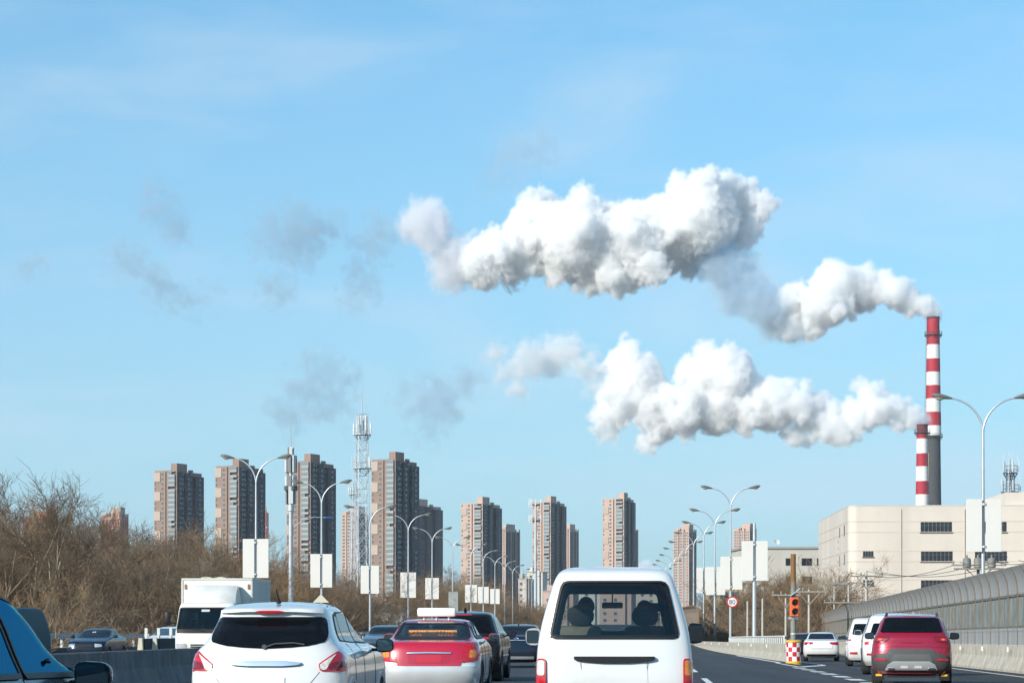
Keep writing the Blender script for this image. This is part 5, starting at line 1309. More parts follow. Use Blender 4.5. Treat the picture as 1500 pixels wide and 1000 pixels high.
# ---- utility poles on the low ground to the right
M_cpole = mat('concrete_pole', (.44, .41, .36), .85, var=.15, scale=1.5, bump=.2)
M_ins = mat('insulator', (.30, .29, .26), .4)
M_arm = mat('crossarm_steel', (.30, .27, .23), .6, metal=.3, var=.2, scale=2)
M_wire = mat('cable', (.05, .05, .05), .6)
def upole(px, Y, top, label, arms=(), w=.085, bottom=-4.6, rz=0.0):
    X = PX(px, Y); t = thing('utility_pole', label, 'utility pole', (X, Y, bottom), rz, 'utility poles right of the road'); H = PZ(top, Y) - bottom
    m = MB(); m.tube([(0, 0, -.1), (0, 0, H)], [w * 1.3, w * .8], 12); part('pole', m, M_cpole, t, smooth=True)
    for dz, half in arms:
        a = MB(); a.box(-half, half, -.28, -.18, H - dz - .05, H - dz + .05); ao = part('crossarm', a, M_arm, t)
        b = MB(); b.tube([(-half * .6, -.2, H - dz - .03), (0, -.15, H - dz - .9)], .03, 6); b.tube([(half * .6, -.2, H - dz - .03), (0, -.15, H - dz - .9)], .03, 6); part('brace', b, M_arm, ao)
        for x in (-half + .1, -half * .35, half - .1):
            i_ = MB(); i_.lathe([(.02, 0), (.055, .04), (.055, .07), (.03, .09), (.07, .13), (.05, .18), (.02, .22)], 10, 0, Matrix.Translation((x, -.23, H - dz + .05))); part('insulator', i_, M_ins, ao, smooth=True)
    return t
upole(1095, 170, 880, 'thin pale concrete post, second from the speed sign')
upole(1117, 160, 876, 'thin pale concrete post between the bare pole and the traffic light')
upole(1151, 150, 869, 'concrete pole with a short crossarm just left of the traffic light', ((.1, 1.0),), .08)
upole(1185, 150, 863, 'concrete pole with a crossarm just right of the traffic light', ((.15, 1.3),), .09)
upole(1269, 150, 836, 'concrete pole with braced crossarm in front of the factory corner', ((.35, 1.15),), .10)
upole(1243, 190, 850, 'concrete pole with two stacked crossarms left of the braced pole', ((.2, 1.9), (1.9, 1.4)), .09)
upole(1222, 200, 850, 'slim concrete pole with stepped crossarms at the factory side wall', ((.3, 1.3), (2.0, 1.0)), .08)
t = upole(1433, 128, 815, 'pole platform carrying grey transformers above the noise barrier', ((.5, 1.6),), .11)
H_ = PZ(815, 128) + 4.6
pl = MB(); pl.box(-1.4, 1.4, -.5, .2, H_ - .75, H_ - .66); part('platform', pl, M_arm, t)
for x in (-.7, -.05, .75):
    tr = MB(); tr.lathe([(.16, H_ - .66), (.24, H_ - .62), (.24, H_ - .15), (.18, H_ - .08), (.05, H_ - .05), (.05, H_ + .1)], 14, 0, Matrix.Translation((x, -.15, 0))); part('transformer', tr, mat('transformer_grey', (.2, .2, .18), .6, var=.2, scale=3), t, smooth=True)
def cable(p0, p1, sag, label):
    m = MB(); p0, p1 = Vector(p0), Vector(p1); pts = []
    for i in range(17):
        s = i / 16; q = p0.lerp(p1, s) - p0; q.z -= sag * 4 * s * (1 - s); pts.append(q)
    m.tube(pts, .018, 5); o = link('cable', m.mesh('cable', M_wire), None, p0); tag(o, label, 'cable', 'overhead cables by the factory')
def UP_(px, py, z): return (PX(px, z), z, PZ(py, z))
for a, b, s in ((UP_(1246, 838, 150), UP_(1395, 828, 128), .5), (UP_(1269, 836, 150), UP_(1432, 826, 128), .5), (UP_(1292, 838, 150), UP_(1468, 826, 128), .5)):
    cable(a, b, s, 'thin dark overhead cable between the braced pole and the transformers')
for a, b, s in ((UP_(1212, 853, 200), UP_(1246, 838, 150), .5), (UP_(1243, 853, 190), UP_(1269, 836, 150), .4)):
    cable(a, b, s, 'thin dark overhead cable at the factory side wall')
for px, h0 in ((1406, 823), (1458, 822), (1492, 820)):
    cable(UP_(px, h0, 128), UP_(px + 70, h0 - 8, 118), .3, 'thin dark overhead cable leaving the transformers to the right')
# ------------------------------------------------------------------ antenna masts
M_mast = mat('mast_white_steel', (.50, .53, .55), .45, metal=.2, var=.06, scale=.5)
M_ant = mat('antenna_panel', (.62, .63, .62), .5)
M_antd = mat('antenna_grey', (.16, .17, .18), .6)
def beamt(mb, a, b, r, n=4): mb.tube([a, b], r, n)
def lattice(X, Y, base, H, w0, w1, label, platforms=(), rod=0, panels=14, r=.09, small=False, M=None):
    M = M or M_mast
    t = thing('lattice_mast', label, 'mast', (X, Y, base), math.radians(20))
    def wd(z): return w0 + (w1 - w0) * (z / H) ** .8
    cs = [(-1, -1), (1, -1), (1, 1), (-1, 1)]
    for cx, cy in cs:
        m = MB(); m.tube([(cx * wd(H * i / 8) / 2, cy * wd(H * i / 8) / 2, H * i / 8) for i in range(9)], r, 6); part('leg', m, M, t)
    zs = [0]; 
    while zs[-1] < H - .5: zs.append(min(H, zs[-1] + max(2.6, wd(zs[-1]) * 1.25)))
    for i in range(len(zs) - 1):
        a, b = zs[i], zs[i + 1]; m = MB()
        for k in range(4):
            p, q = cs[k], cs[(k + 1) % 4]
            P = lambda c, z: (c[0] * wd(z) / 2, c[1] * wd(z) / 2, z)
            m.tube([P(p, a), P(q, b)], r * .55, 4); m.tube([P(q, a), P(p, b)], r * .55, 4); m.tube([P(p, b), P(q, b)], r * .5, 4)
        part('bracing', m, M, t)
    for pz, pr, nant in platforms:
        m = MB(); m.lathe([(wd(pz) * .5, pz), (pr, pz), (pr, pz + .15), (wd(pz) * .5, pz + .15)], 12, cap=False)
        for k in range(12):
            a = 2 * math.pi * k / 12; c, s = math.cos(a) * pr, math.sin(a) * pr
            m.tube([(c, s, pz), (c, s, pz + 1.6)], .04, 4); m.tube([(c * .45, s * .45, pz - 1.4), (c, s, pz)], .06, 4)
            c2, s2 = math.cos(a + math.pi / 6) * pr, math.sin(a + math.pi / 6) * pr
            for hh in (.8, 1.6): m.tube([(c, s, pz + hh), (c2, s2, pz + hh)], .035, 4)
        part('platform', m, M, t)
        for k in range(nant):
            a = 2 * math.pi * (k + .5) / nant; c, s = math.cos(a) * (pr + .1), math.sin(a) * (pr + .1)
            m = MB(); m.box(-.16, .16, -.09, .09, pz + .3, pz + 2.6, 0, Matrix.Translation((c, s, 0)) @ Matrix.Rotation(a, 4, 'Z')); part('antenna_panel', m, M_ant, t)
        for k in range(4):
            a = math.pi / 4 + math.pi / 2 * k; c, s = math.cos(a) * pr, math.sin(a) * pr
            m = MB(); m.tube([(c, s, pz), (c, s, pz + 4.4)], [.07, .03], 5); part('whip_antenna', m, M_ant, t)
    if rod: m = MB(); m.tube([(0, 0, H), (0, 0, H + rod)], [.14, .04], 6); part('lightning_rod', m, M, t)
    return t
z = 500
base = -4.6
H = PZ(606, z) - base
lattice(PX(530.5, z), z, base, H, 3.3, 2.1, 'tall white lattice mast with two antenna platforms before the brown towers', ((PZ(637, z) - base, 2.1, 4), (PZ(686, z) - base, 2.2, 3)), (606 - 560) / F * z, r=.10)
t = bpy.data.objects['lattice_mast']
m = MB()
for k in range(6):
    a = k * math.pi / 3; c, s = math.cos(a) * 1.15, math.sin(a) * 1.15; m = MB(); m.box(-.22, .22, -.12, .12, PZ(634, z) - base, PZ(609, z) - base, 0, Matrix.Translation((c, s, 0)) @ Matrix.Rotation(a, 4, 'Z')); part('antenna_panel', m, M_ant, t)
z = 760
lattice(PX(519, z), z, base, PZ(707, z) - base, 4.4, 1.6, 'smaller white lattice mast just behind the left of the tall one', ((PZ(724, z) - base, 2.2, 4),), (707 - 683) / F * z, r=.14)
z = 460
lattice(PX(1480, z), z, base, PZ(689, z) - base, 2.4, 1.1, 'dark lattice antenna mast behind the factory roof at the right edge', ((PZ(693, z) - base, 1.5, 5), (PZ(721, z) - base, 1.9, 5)), (689 - 672) / F * z, r=.10, M=mat('mast_dark_steel', (.14, .17, .20), .5, metal=.4))
def monopole(X, Y, base, segs, label, rod):
    t = thing('antenna_pole', label, 'mast', (X, Y, base))
    m = MB(); m.tube([(0, 0, z) for z, r in segs], [r for z, r in segs], 14); part('pole', m, M_pole, t, smooth=True)
    H = segs[-1][0]; m = MB(); m.tube([(0, 0, H), (0, 0, H + rod)], [.05, .02], 6); part('lightning_rod', m, M_pole, t)
    return t
z = 190; X = PX(426, z); base2 = gh(X, z)
H = PZ(657, z) - base2
t = monopole(X, z, base2, [(-.5, .26), (3, .24), (H * .55, .19), (H, .13)], 'grey telecom pole with clustered antennas between the first two left lamps', (657 - 612) / F * z)
for zz, n, hh, rr, sz in ((PZ(692, z), 6, 1.5, .45, .17), (PZ(712, z), 6, .9, .42, .2), (PZ(738, z), 3, 1.7, .36, .2), (PZ(668, z), 3, .8, .2, .14)):
    zz -= base2
    for k in range(n):
        a = 2 * math.pi * (k + .3) / n; c, s = math.cos(a) * rr, math.sin(a) * rr
        m = MB(); m.cbox(-sz, sz, -.07, .07, 0, hh, .03, 0, Matrix.Translation((c, s, zz)) @ Matrix.Rotation(a + math.pi / 2, 4, 'Z')); m.tube([(0, 0, zz + hh * .3), (c, s, zz + hh * .3)], .03, 5); m.tube([(0, 0, zz + hh * .8), (c, s, zz + hh * .8)], .03, 5)
        part('antenna_panel', m, M_ant if (k + n) % 2 else M_antd, t)
for k in range(4):
    a = k * 1.57 + .4; m = MB(); m.cbox(-.18, .18, -.12, .12, 0, .4, .03, 0, Matrix.Translation((math.cos(a) * .42, math.sin(a) * .42, PZ(718, z) - base2)) @ Matrix.Rotation(a, 4, 'Z')); part('radio_unit', m, M_antd, t)
m = MB(); m.tube([(0, 0, PZ(748, z) - base2), (0, 0, PZ(739, z) - base2)], [.3, .3], 12); part('collar', m, M_pole, t)
m = MB(); m.tube([(0, 0, PZ(757, z) - base2), (3.4, .3, PZ(757.5, z) - base2)], .05, 8); m.tube([(.1, 0, PZ(775, z) - base2), (.9, .1, PZ(763, z) - base2), (1.9, .2, PZ(758, z) - base2)], .04, 8); ar = part('side_arm', m, M_galv, t)
m = MB(); m.cbox(2.95, 3.55, .2, .4, PZ(759, z) - base2, PZ(756, z) - base2, .04); part('camera', m, mat('blue_housing', (.02, .07, .28), .4), ar)
z = 640; X = PX(784.5, z)
H = PZ(742, z) + 4.6
t = monopole(X, z, -4.6, [(0, .55), (H * .6, .45), (H, .3)], 'slim antenna pole with two ringed antenna decks before the brown towers', (742 - 712) / F * z)
for py in (739.5, 762.5):
    zz = PZ(py, z) + 4.6; m = MB(); m.lathe([(.3, zz - .4), (1.3, zz), (1.3, zz + .25), (.3, zz + .25)], 14, cap=False)
    for k in range(10):
        a = 2 * math.pi * k / 10; m.tube([(math.cos(a) * 1.3, math.sin(a) * 1.3, zz), (math.cos(a) * 1.3, math.sin(a) * 1.3, zz + .9)], .06, 4)
    m.box(-1.8, 1.6, -.05, .05, zz - .1, zz + .1)
    part('antenna_deck', m, M_antd, t)
    for x, y in ((-1.9, 0), (-1.2, -.7), (-.1, -1.3), (1.5, -.4), (1.3, .8), (-1.4, .9)):
        m = MB(); m.box(x - .17, x + .17, y - .1, y + .1, zz - .5, zz + 1.7); part('antenna_panel', m, M_ant, t)
# ------------------------------------------------------------------ apartment towers
M_brick = mat('tower_brick', (.275, .185, .145), .85, var=.10, scale=.12, streak=.12)
M_brickp = mat('tower_pale_brick', (.50, .355, .29), .85, var=.08, scale=.12, streak=.1)
M_crm = mat('tower_cream_panel', (.42, .33, .275), .8, var=.06, scale=.3)
M_bal = mat('balcony_white', (.30, .29, .275), .7, var=.2, scale=.15)
M_sideshade = mat('tower_side_shade', (.022, .032, .05), .6, var=.15, scale=.15, spec=.4)  # dark side cladding, its colour deepened with painted shade
M_slit = mat('tower_recess', (.10, .06, .055), .9)
M_wg = mat('tower_glass', (.05, .085, .10), .12, spec=.9)
M_wgl = mat('tower_glass_pale', (.15, .20, .22), .2, spec=.8)
M_dk = mat('open_loggia', (.05, .045, .045), .9)
ST = 3.0
def win_mesh(w, h, d=.22, side=False):
    m = MB(); m.box(-w / 2, w / 2, -d, .02, 0, h, 0); m.box(-w / 2 + .12, w / 2 - .12, -d - .03, -d + .01, .12, h - .12, 1); m.box(-.05, .05, -d - .05, -d - .02, .12, h - .12, 0)
    return m
WIN_S = win_mesh(1.5, 1.6).mesh('window', [M_bal, M_wg]); WIN_L = win_mesh(2.1, 1.7).mesh('window', [M_bal, M_wg]); WIN_B = win_mesh(1.7, 1.8, .05).mesh('window', [M_brick, M_wgl])
WIN_D = win_mesh(2.0, 1.7).mesh('window', [M_sideshade, M_wg])  # side windows, shade painted into their frames
WIN_T = win_mesh(1.1, 1.5).mesh('window', [M_brick, M_wg])
def balc_mesh(w, kind):
    m = MB(); d = 1.3
    m.box(-w / 2, w / 2, -d, 0, 0, 1.05, 0)                 # parapet
    if kind == 0:                                           # glazed in
        m.box(-w / 2 + .05, w / 2 - .05, -d + .08, 0, 1.051, 2.75, 1); m.box(-w / 2, w / 2, -d, 0, 2.751, 2.999, 0)
        for k in range(4): x = -w / 2 + .08 + k * (w - .16) / 3; m.box(x - .07, x + .07, -d + .02, -d + .081, 1.051, 2.75, 0)
    elif kind == 1:                                         # open, dark inside
        m.box(-w / 2 + .1, w / 2 - .1, -.06, 0, 1.051, 2.75, 2); m.box(-w / 2, w / 2, -d, 0, 2.751, 2.999, 0)
        m.box(-w / 2, -w / 2 + .15, -d, -.07, 1.051, 2.75, 0)
    else:                                                   # half glazed
        m.box(-w / 2 + .05, 0, -d + .08, 0, 1.051, 2.75, 1); m.box(.05, w / 2 - .1, -.06, 0, 1.051, 2.75, 2); m.box(-w / 2, w / 2, -d, 0, 2.751, 2.999, 0)
        m.box(-.07, .04, -d + .02, -.07, 1.051, 2.75, 0)
    return m
BALS = [balc_mesh(5.0, k).mesh('balcony', [M_bal, M_wgl, M_dk]) for k in (0, 1, 2)]
PANEL = MB().box(-2.55, 2.55, -.5, 0, 0, 5.6).mesh('cream_panel', M_crm)
BASE = -4.6
def tower(pxl, pxr, top, Y, label, seed, floors=32, lit_frac=.56, first=6, brick=None, rotdeg=27, group='brown apartment towers on the skyline'):
    """left edge pxl, right edge pxr; local x runs along the lit face, y along the shaded side"""
    a = math.radians(rotdeg); k = Y / F; Wpx = (pxr - pxl) * k
    W1 = Wpx * lit_frac / math.cos(a); W2 = Wpx * (1 - lit_frac) / math.sin(a)
    Xc = PX(pxl, Y) + W1 * math.cos(a)
    Htop = PZ(top, Y) - BASE; H = Htop - 5.2; st = H / floors
    # nearest corner stands at Y; lit face goes left/back from it, shaded side goes right/back
    t = thing('apartment_tower', label, 'tower block', (Xc, Y, BASE), 0, group)
    t.rotation_euler = (0, 0, -a)        # local -x along the lit face to the left, +y away
    rr = random.Random(seed)
    S_ = 19.0 / 19.0
    ub = brick or M_brick
    xs = lambda f: -W1 + W1 * f
    w = MB()
    w.box(-W1, 0, .9, W2, 0, H); w.box(-W1, xs(.495), 0, .899, 0, H); w.box(xs(.545), 0, 0, .899, 0, H)
    part('walls', w, ub, t)
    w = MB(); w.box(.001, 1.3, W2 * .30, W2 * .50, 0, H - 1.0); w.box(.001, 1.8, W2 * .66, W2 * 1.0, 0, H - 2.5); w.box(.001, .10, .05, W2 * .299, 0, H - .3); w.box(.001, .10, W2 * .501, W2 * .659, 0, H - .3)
    part('shaded_side_bay', w, M_sideshade, t)  # bays and thin side skin in the shade-painted colour
    s = MB(); s.box(xs(.496), xs(.544), .6, .899, 0, H - .5); part('stair_slit', s, M_slit, t)
    r = MB(); r.box(xs(.72), -.3, .5, W2 * .42, H + .001, Htop); r.box(-W1 + .3, xs(.72) - .01, .3, .6, H + .001, H + .8); r.box(-1.0, .6, W2 * .5, W2 * .62, H + .001, H + 1.5)
    part('roof_block', r, ub, t)
    sw = W1 / 17.0
    for i in range(first, floors):
        z = i * st
        if (i // 2) % 2 == 1 and i % 2 == 0:
            o = link('cream_panel', PANEL, t, (xs(.135), 0.0, z), None); o.scale = (sw * .93, 1, st / 3.0)
        elif (i // 2) % 2 == 0:
            o = link('window', WIN_T, t, (xs(.05), 0, z + .8)); o.scale = (.8, 1, st / 3)
        o = link('window', WIN_S, t, (xs(.36), 0, z + .7)); o.scale = (sw, 1, st / 3)
        o = link('balcony', BALS[rr.choice((0, 0, 0, 1, 2, 0))], t, (xs(.80), -.001, z)); o.scale = (sw * rr.choice((.98, 1.0, 1.04)), rr.choice((1, 1, 1.1)), st / 3)
        q = math.pi / 2
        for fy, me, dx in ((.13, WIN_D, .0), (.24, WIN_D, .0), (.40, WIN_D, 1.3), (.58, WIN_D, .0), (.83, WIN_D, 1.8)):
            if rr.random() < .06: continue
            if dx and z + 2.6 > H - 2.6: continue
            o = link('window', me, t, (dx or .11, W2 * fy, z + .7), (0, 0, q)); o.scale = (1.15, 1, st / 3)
    # roof trim line
    return t
def tower2(pxl, pxr, top, Y, label, seed, floors=33, lit_frac=.66, first=8, brick=None, rotdeg=24, cream=False, cols=3):
    """plainer tower with fins and pale window bands"""
    a = math.radians(rotdeg); k = Y / F; Wpx = (pxr - pxl) * k
    W1 = Wpx * lit_frac / math.cos(a); W2 = Wpx * (1 - lit_frac) / math.sin(a)
    Xc = PX(pxl, Y) + W1 * math.cos(a); Htop = PZ(top, Y) - BASE; H = Htop - 6.5; st = H / floors
    t = thing('apartment_tower', label, 'tower block', (Xc, Y, BASE), -a, 'slimmer apartment towers on the skyline'); ub = brick or M_brickp
    w = MB(); w.box(-W1, 0, 0, W2, 0, H)
    for f in (.30, .62, .95): w.box(-W1 * (1 - f) - .5, -W1 * (1 - f) + .5, -.9, -.001, 0, H + (2.2 if f < .9 else 4.0))
    for f in (.33, .7, .97): w.box(.001, .9, W2 * f - .5, W2 * f + .4, 0, H + 2.0)
    part('walls', w, ub, t)
    if not cream: w = MB(); w.box(.001, .10, .1, W2 - .1, 0, H - .4); part('shaded_side', w, M_sideshade, t)  # thin side skin carrying the painted shade
    r = MB(); r.box(-W1 * .52, -.5, 1.0, W2 * .7, H + .001, Htop); r.box(-W1 * .95, -W1 * .6, .8, W2 * .6, H + .001, H + 2.6); part('roof_block', r, M_crm if cream else ub, t)
    if cream:
        c = MB(); c.box(-W1 - .25, .25, -.25, W2 + .2, H - 3.4, H - .6); c.box(-W1 * .55, -.4, .9, W2 * .72, Htop + .001, Htop + .9); part('cream_cornice', c, M_crm, t)
    for i in range(first, floors):
        z = i * st
        if cream and z > H - 6: continue
        for f in ((.15, .46, .79) if cols == 3 else (.1, .22, .42, .54, .74, .87)):
            o = link('window', WIN_S if (i + int(f * 10)) % 5 or not cream else WIN_B, t, (-W1 * (1 - f), 0, z + .6)); o.scale = (W1 / 17 * 1.5 if cols == 3 else .8, 1.0, st / 3)
        if not cream or i % 3:
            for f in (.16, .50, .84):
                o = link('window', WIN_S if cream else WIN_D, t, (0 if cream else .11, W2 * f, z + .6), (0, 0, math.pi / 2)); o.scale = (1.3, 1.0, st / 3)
    if cream:
        for i in range(first, floors - 3, 3):
            c = MB(); f = (.30, .62)[(i // 3) % 2]; c.box(-W1 * (1 - f) - 1.5, -W1 * (1 - f) + 4.5, -.95, -.9, i * st, i * st + 1.3); part('cream_band', c, M_crm, t)
    return t
tower(223, 287.5, 678, 1400, 'leftmost wide brown tower of the skyline, with cream panels', 1)
tower(313, 379, 671, 1370, 'brown tower with cream panels directly behind the first left lamp', 2)
tower(418, 484, 664, 1350, 'brown tower with cream panels behind the grey telecom pole', 3)
tower(543, 608, 661, 1330, 'tallest brown tower, standing just right of the white lattice mast', 4)
tower(675, 732, 727, 1640, 'pinkish brown tower between the lamp row and the slim antenna pole', 5, floors=33, brick=M_brickp)
tower(780, 828, 726, 1800, 'pinkish brown tower directly behind the slim antenna pole', 6, floors=34, brick=M_brickp)
tower(883.5, 930, 721, 1800, 'pinkish brown tower rising alone above the white minivan roof', 7, floors=34, brick=M_brickp, lit_frac=.66)
tower(604, 644, 730, 1750, 'dark shaded tower just right of the tallest brown tower', 8, floors=30, lit_frac=.22, brick=M_brickp)
tower2(499, 538, 741, 1780, 'pale pink tower mostly behind the white lattice masts', 11, rotdeg=20)
tower2(732, 761, 767, 1950, 'dark shaded tower right of the pinkish tower behind the lamp row', 12, lit_frac=.32, rotdeg=35)
tower2(825, 847.5, 767, 2050, 'narrow pink tower right of the slim antenna pole', 13, lit_frac=.45)
tower2(925, 934.5, 768, 2050, 'sliver of a dark tower at the right of the lone pinkish tower', 14, lit_frac=.3)
tower2(987, 1021, 767, 1900, 'pale pink tower with white window rows right of the minivan', 15, lit_frac=.68, cols=6)
tower2(1075.5, 1109.5, 766, 2000, 'pale pink tower rising behind the stepped white banners', 16, lit_frac=.7, cols=6)
M_pink = mat('pink_brick', (.44, .17, .14), .85, var=.08, scale=.15)
M_pink2 = mat('brown_pink_brick', (.36, .17, .11), .85, var=.08, scale=.15)
tower2(146, 183, 744, 1850, 'salmon pink tower with cream cornice behind the bare trees', 21, brick=M_pink, cream=True, lit_frac=.84, rotdeg=15, cols=6)
tower2(31, 79, 748, 1500, 'reddish tower almost hidden by the bare trees at far left', 22, brick=M_pink2, cream=False, lit_frac=.8, rotdeg=15)
tower2(281, 293.5, 745, 2000, 'thin salmon tower peeking out right of the leftmost brown tower', 23, brick=M_pink, cream=True, lit_frac=.93, rotdeg=15, cols=6)
tower2(376, 391.5, 743, 1950, 'thin salmon tower peeking out right of the first lamp pole', 24, brick=M_pink, cream=True, lit_frac=.93, rotdeg=15, cols=6)

# ---- low pale apartment blocks far ahead of the minivan
M_low = [mat('low_block_pale', (.50, .42, .36), .85, var=.06, scale=.2), mat('low_block_pink', (.48, .33, .28), .85, var=.06, scale=.2), mat('low_block_white', (.58, .54, .48), .85, var=.05, scale=.2)]
LW = win_mesh(1.5, 1.5, .15).mesh('window', [M_bal, M_wg])
def low_block(pxl, pxr, top, Y, label, seed, pitched=False):
    W = (pxr - pxl) / F * Y; X = PX((pxl + pxr) / 2, Y); H = PZ(top, Y) + 4.6
    t = thing('apartment_block', label, 'apartment block', (X, Y, -4.6), math.radians(-12), 'low pale apartment blocks far ahead'); rr = random.Random(seed); M = M_low[seed % 3]
    m = MB(); m.box(-W / 2, W / 2, 0, 14, 0, H); m.box(-W / 2 + W * .1, -W / 2 + W * .3, 2, 8, H, H + 3); m.box(W * .12, W * .32, -1.2, -.001, 0, H + 1.2); part('walls', m, M, t)
    m = MB(); m.box(-W / 2 - .3, W / 2 + .3, -.3, 14.3, H - .01 + .02, H + .5); part('roof_parapet', m, M_bal, t)
    n = max(2, int(W / 4.2)); z = max(1.2, H - 3.1 * 7)
    while z < H - 2.2:
        for i in range(n):
            x = -W / 2 + W * (i + .5) / n
            if abs(x - W * .12) < 1.0 or abs(x - W * .32) < 1.0: continue
            if W * .12 < x < W * .32: y = -1.2
            else: y = 0
            o = link('window', LW, t, (x, y, z))
        z += 3.1
low_block(759, 775, 848, 1150, 'pale stepped apartment block in the gap left of the minivan', 0)
low_block(772, 795, 838, 1250, 'taller pale apartment block behind the gap left of the minivan', 2)
low_block(795, 840, 866, 1000, 'pale low block seen through the left of the minivan windows', 1)
low_block(838, 880, 858, 1050, 'pale low block seen through the middle of the minivan windows', 2)
low_block(878, 925, 868, 1000, 'pinkish low block seen through the minivan windows', 1)
low_block(922, 985, 860, 1080, 'pale low block seen through the right of the minivan windows', 0)
# ---- small houses by the left verge
def shed(px0, px1, top, Y, label, M):
    W = (px1 - px0) / F * Y; H = PZ(top, Y) + 4.6; t = thing('low_house', label, 'house', (PX((px0 + px1) / 2, Y), Y, -4.6), -HEAD)
    m = MB(); m.box(-W / 2, W / 2, 0, 7, 0, H - 1.2); part('walls', m, M, t)
    r = MB(); r.prism([(-W / 2 - .3, H - 1.2), (W / 2 + .3, H - 1.2), (W * .3, H), (-W * .3, H)], -.3, 7.3); part('roof', r, mat('slate_roof', (.12, .12, .125), .8, var=.15, scale=1), t)
    for x in (-.25, .2):
        w = link('window', LW, t, (W * x, 0, H - 4.0))
shed(548, 570, 884, 330, 'small white-walled house with grey roof beyond the left trees', mat('house_white', (.6, .58, .54), .8))
shed(562, 590, 887, 345, 'small grey-roofed house right of the white-walled one', mat('house_grey', (.32, .33, .34), .8))
t = thing('low_house', 'yellowish low house with dark windows below the stepped banners', 'house', (PX(1064, 420), 420, -4.6), 0)
W = 52 / F * 420; H = PZ(857, 420) + 4.6
m = MB(); m.box(-W / 2, W / 2, 0, 9, 0, H); part('walls', m, mat('yellow_render', (.46, .36, .22), .85, var=.1, scale=.4), t)
m = MB(); m.box(-W / 2 - .3, W / 2 + .3, -.3, 9.3, H + .001, H + .5); part('roof', m, mat('slate_roof', (.12, .12, .125), .8), t)
for x in (-2.6, -.6, 1.6):
    for z in (H - 2.6, H - 5.6): link('window', LW, t, (x, 0, z))

# ---- factory on the right
M_fac = mat('factory_render', (.64, .565, .49), .85, var=.06, scale=.12, streak=.14, bump=.15, bscale=6)
M_facb = mat('factory_band', (.57, .48, .41), .85, var=.05, scale=.3)
M_fframe = mat('factory_window_frame', (.12, .11, .10), .6)
M_fglass = mat('factory_glass', (.018, .022, .03), .12, spec=.6)
zf = 355.0
FROT = math.radians(-3.4)
fac = thing('factory_building', 'large cream factory with ribbon windows behind the noise barrier', 'factory', (PX(1243, zf), zf, -4.6), FROT)
Hf = PZ(742, zf) + 4.6
Lf, Df = 75.0, 58.0
# plan with a rounded near-left corner; local x along the front, y back
plan = [(Lf, 0), (1.5, 0)] + [(1.5 - 1.5 * math.sin(q), 1.5 - 1.5 * math.cos(q)) for q in [math.pi / 2 * i / 8 for i in range(1, 9)]] + [(-.2, Df), (Lf, Df)]
def plan_prism(pl, z0, z1, off=0.0):
    c = []
    n = len(pl)
    for i, (x, y) in enumerate(pl):
        if off:
            a, b = Vector(pl[i - 1]), Vector(pl[(i + 1) % n]); d = (b - a).normalized(); nn = Vector((d.y, -d.x)) * -1
            # plan runs clockwise seen from above: outward normal is to the left of travel
            c.append((x + nn.x * -off * -1, y + nn.y * -off * -1))
        else: c.append((x, y))
    m = MB(); vs = [(x, y, z) for z in (z0, z1) for x, y in c]
    return m.add(vs, [(i, (i + 1) % n, n + (i + 1) % n, n + i) for i in range(n)] + [tuple(range(n)), tuple(range(2 * n - 1, n - 1, -1))])
part('walls', plan_prism(plan, 0, Hf), M_fac, fac)
m = MB(); mm = plan_prism(plan, Hf + .001, Hf + .25); part('roof_coping', mm, mat('coping', (.5, .47, .43), .8), fac)
def fz(py): return PZ(py, zf) + 4.6
bl = plan[1:10] + [(-.2, Df)]
for py in (763.5, 779, 806.5, 822, 848.5, 864):
    m = MB(); zz = fz(py); c = [(Lf, 0)] + bl
    vs = []
    for i, (x, y) in enumerate(c):
        a, b = Vector(c[max(0, i - 1)]), Vector(c[min(len(c) - 1, i + 1)]); d = (b - a).normalized(); nn = Vector((-d.y, d.x))
        if nn.dot(Vector((x - 30, y - 30))) < 0: nn = -nn
        for o_, z in ((-.02, zz - .09), (.03, zz - .09), (.03, zz + .09), (-.02, zz + .09)): vs.append((x + nn.x * o_, y + nn.y * o_, z))
    m.add(vs, [(4 * i + k, 4 * i + (k + 1) % 4, 4 * i + 4 + (k + 1) % 4, 4 * i + 4 + k) for i in range(len(c) - 1) for k in range(4)]); part('string_course', m, M_facb, fac)
ca, sa = math.cos(FROT), math.sin(FROT)
def front_x(px):
    # intersect the pixel column with the front plane
    k = (px - 750) / F; X0, Y0 = fac.location.x, fac.location.y
    return (k * Y0 - X0) / (ca - k * sa)
def ribbon(px0, px1, py0, py1, panes):
    x0, x1 = front_x(px0), front_x(px1); yy = zf + (x0 + x1) / 2 * sa
    z0, z1 = PZ(py1, yy) + 4.6, PZ(py0, yy) + 4.6
    f = MB(); f.box(x0, x1, -.02, .3, z0, z1); f.box(x0 - .12, x1 + .12, -.16, .01, z0 - .16, z0 - .001)
    w = part('window', f, M_fframe, fac)
    n = panes
    for i in range(n):
        a, b = x0 + (x1 - x0) * i / n, x0 + (x1 - x0) * (i + 1) / n
        g = MB(); g.box(a + .06, b - .06, -.045, -.021, z0 + .08, z0 + (z1 - z0) * .62); g.box(a + .06, b - .06, -.045, -.021, z0 + (z1 - z0) * .66, z1 - .08)
        part('pane', g, M_fglass, w)
ribbon(1348.5, 1394.5, 763.5, 779, 8); ribbon(1428, 1474.5, 763.5, 779, 8)
ribbon(1264, 1279.5, 806, 815, 4); ribbon(1349, 1395.5, 806.5, 822, 8); ribbon(1428, 1475, 806.5, 822, 8)
ribbon(1264, 1280, 848.5, 857, 4); ribbon(1349, 1395.5, 849, 864, 8); ribbon(1428, 1475, 849, 864, 8)
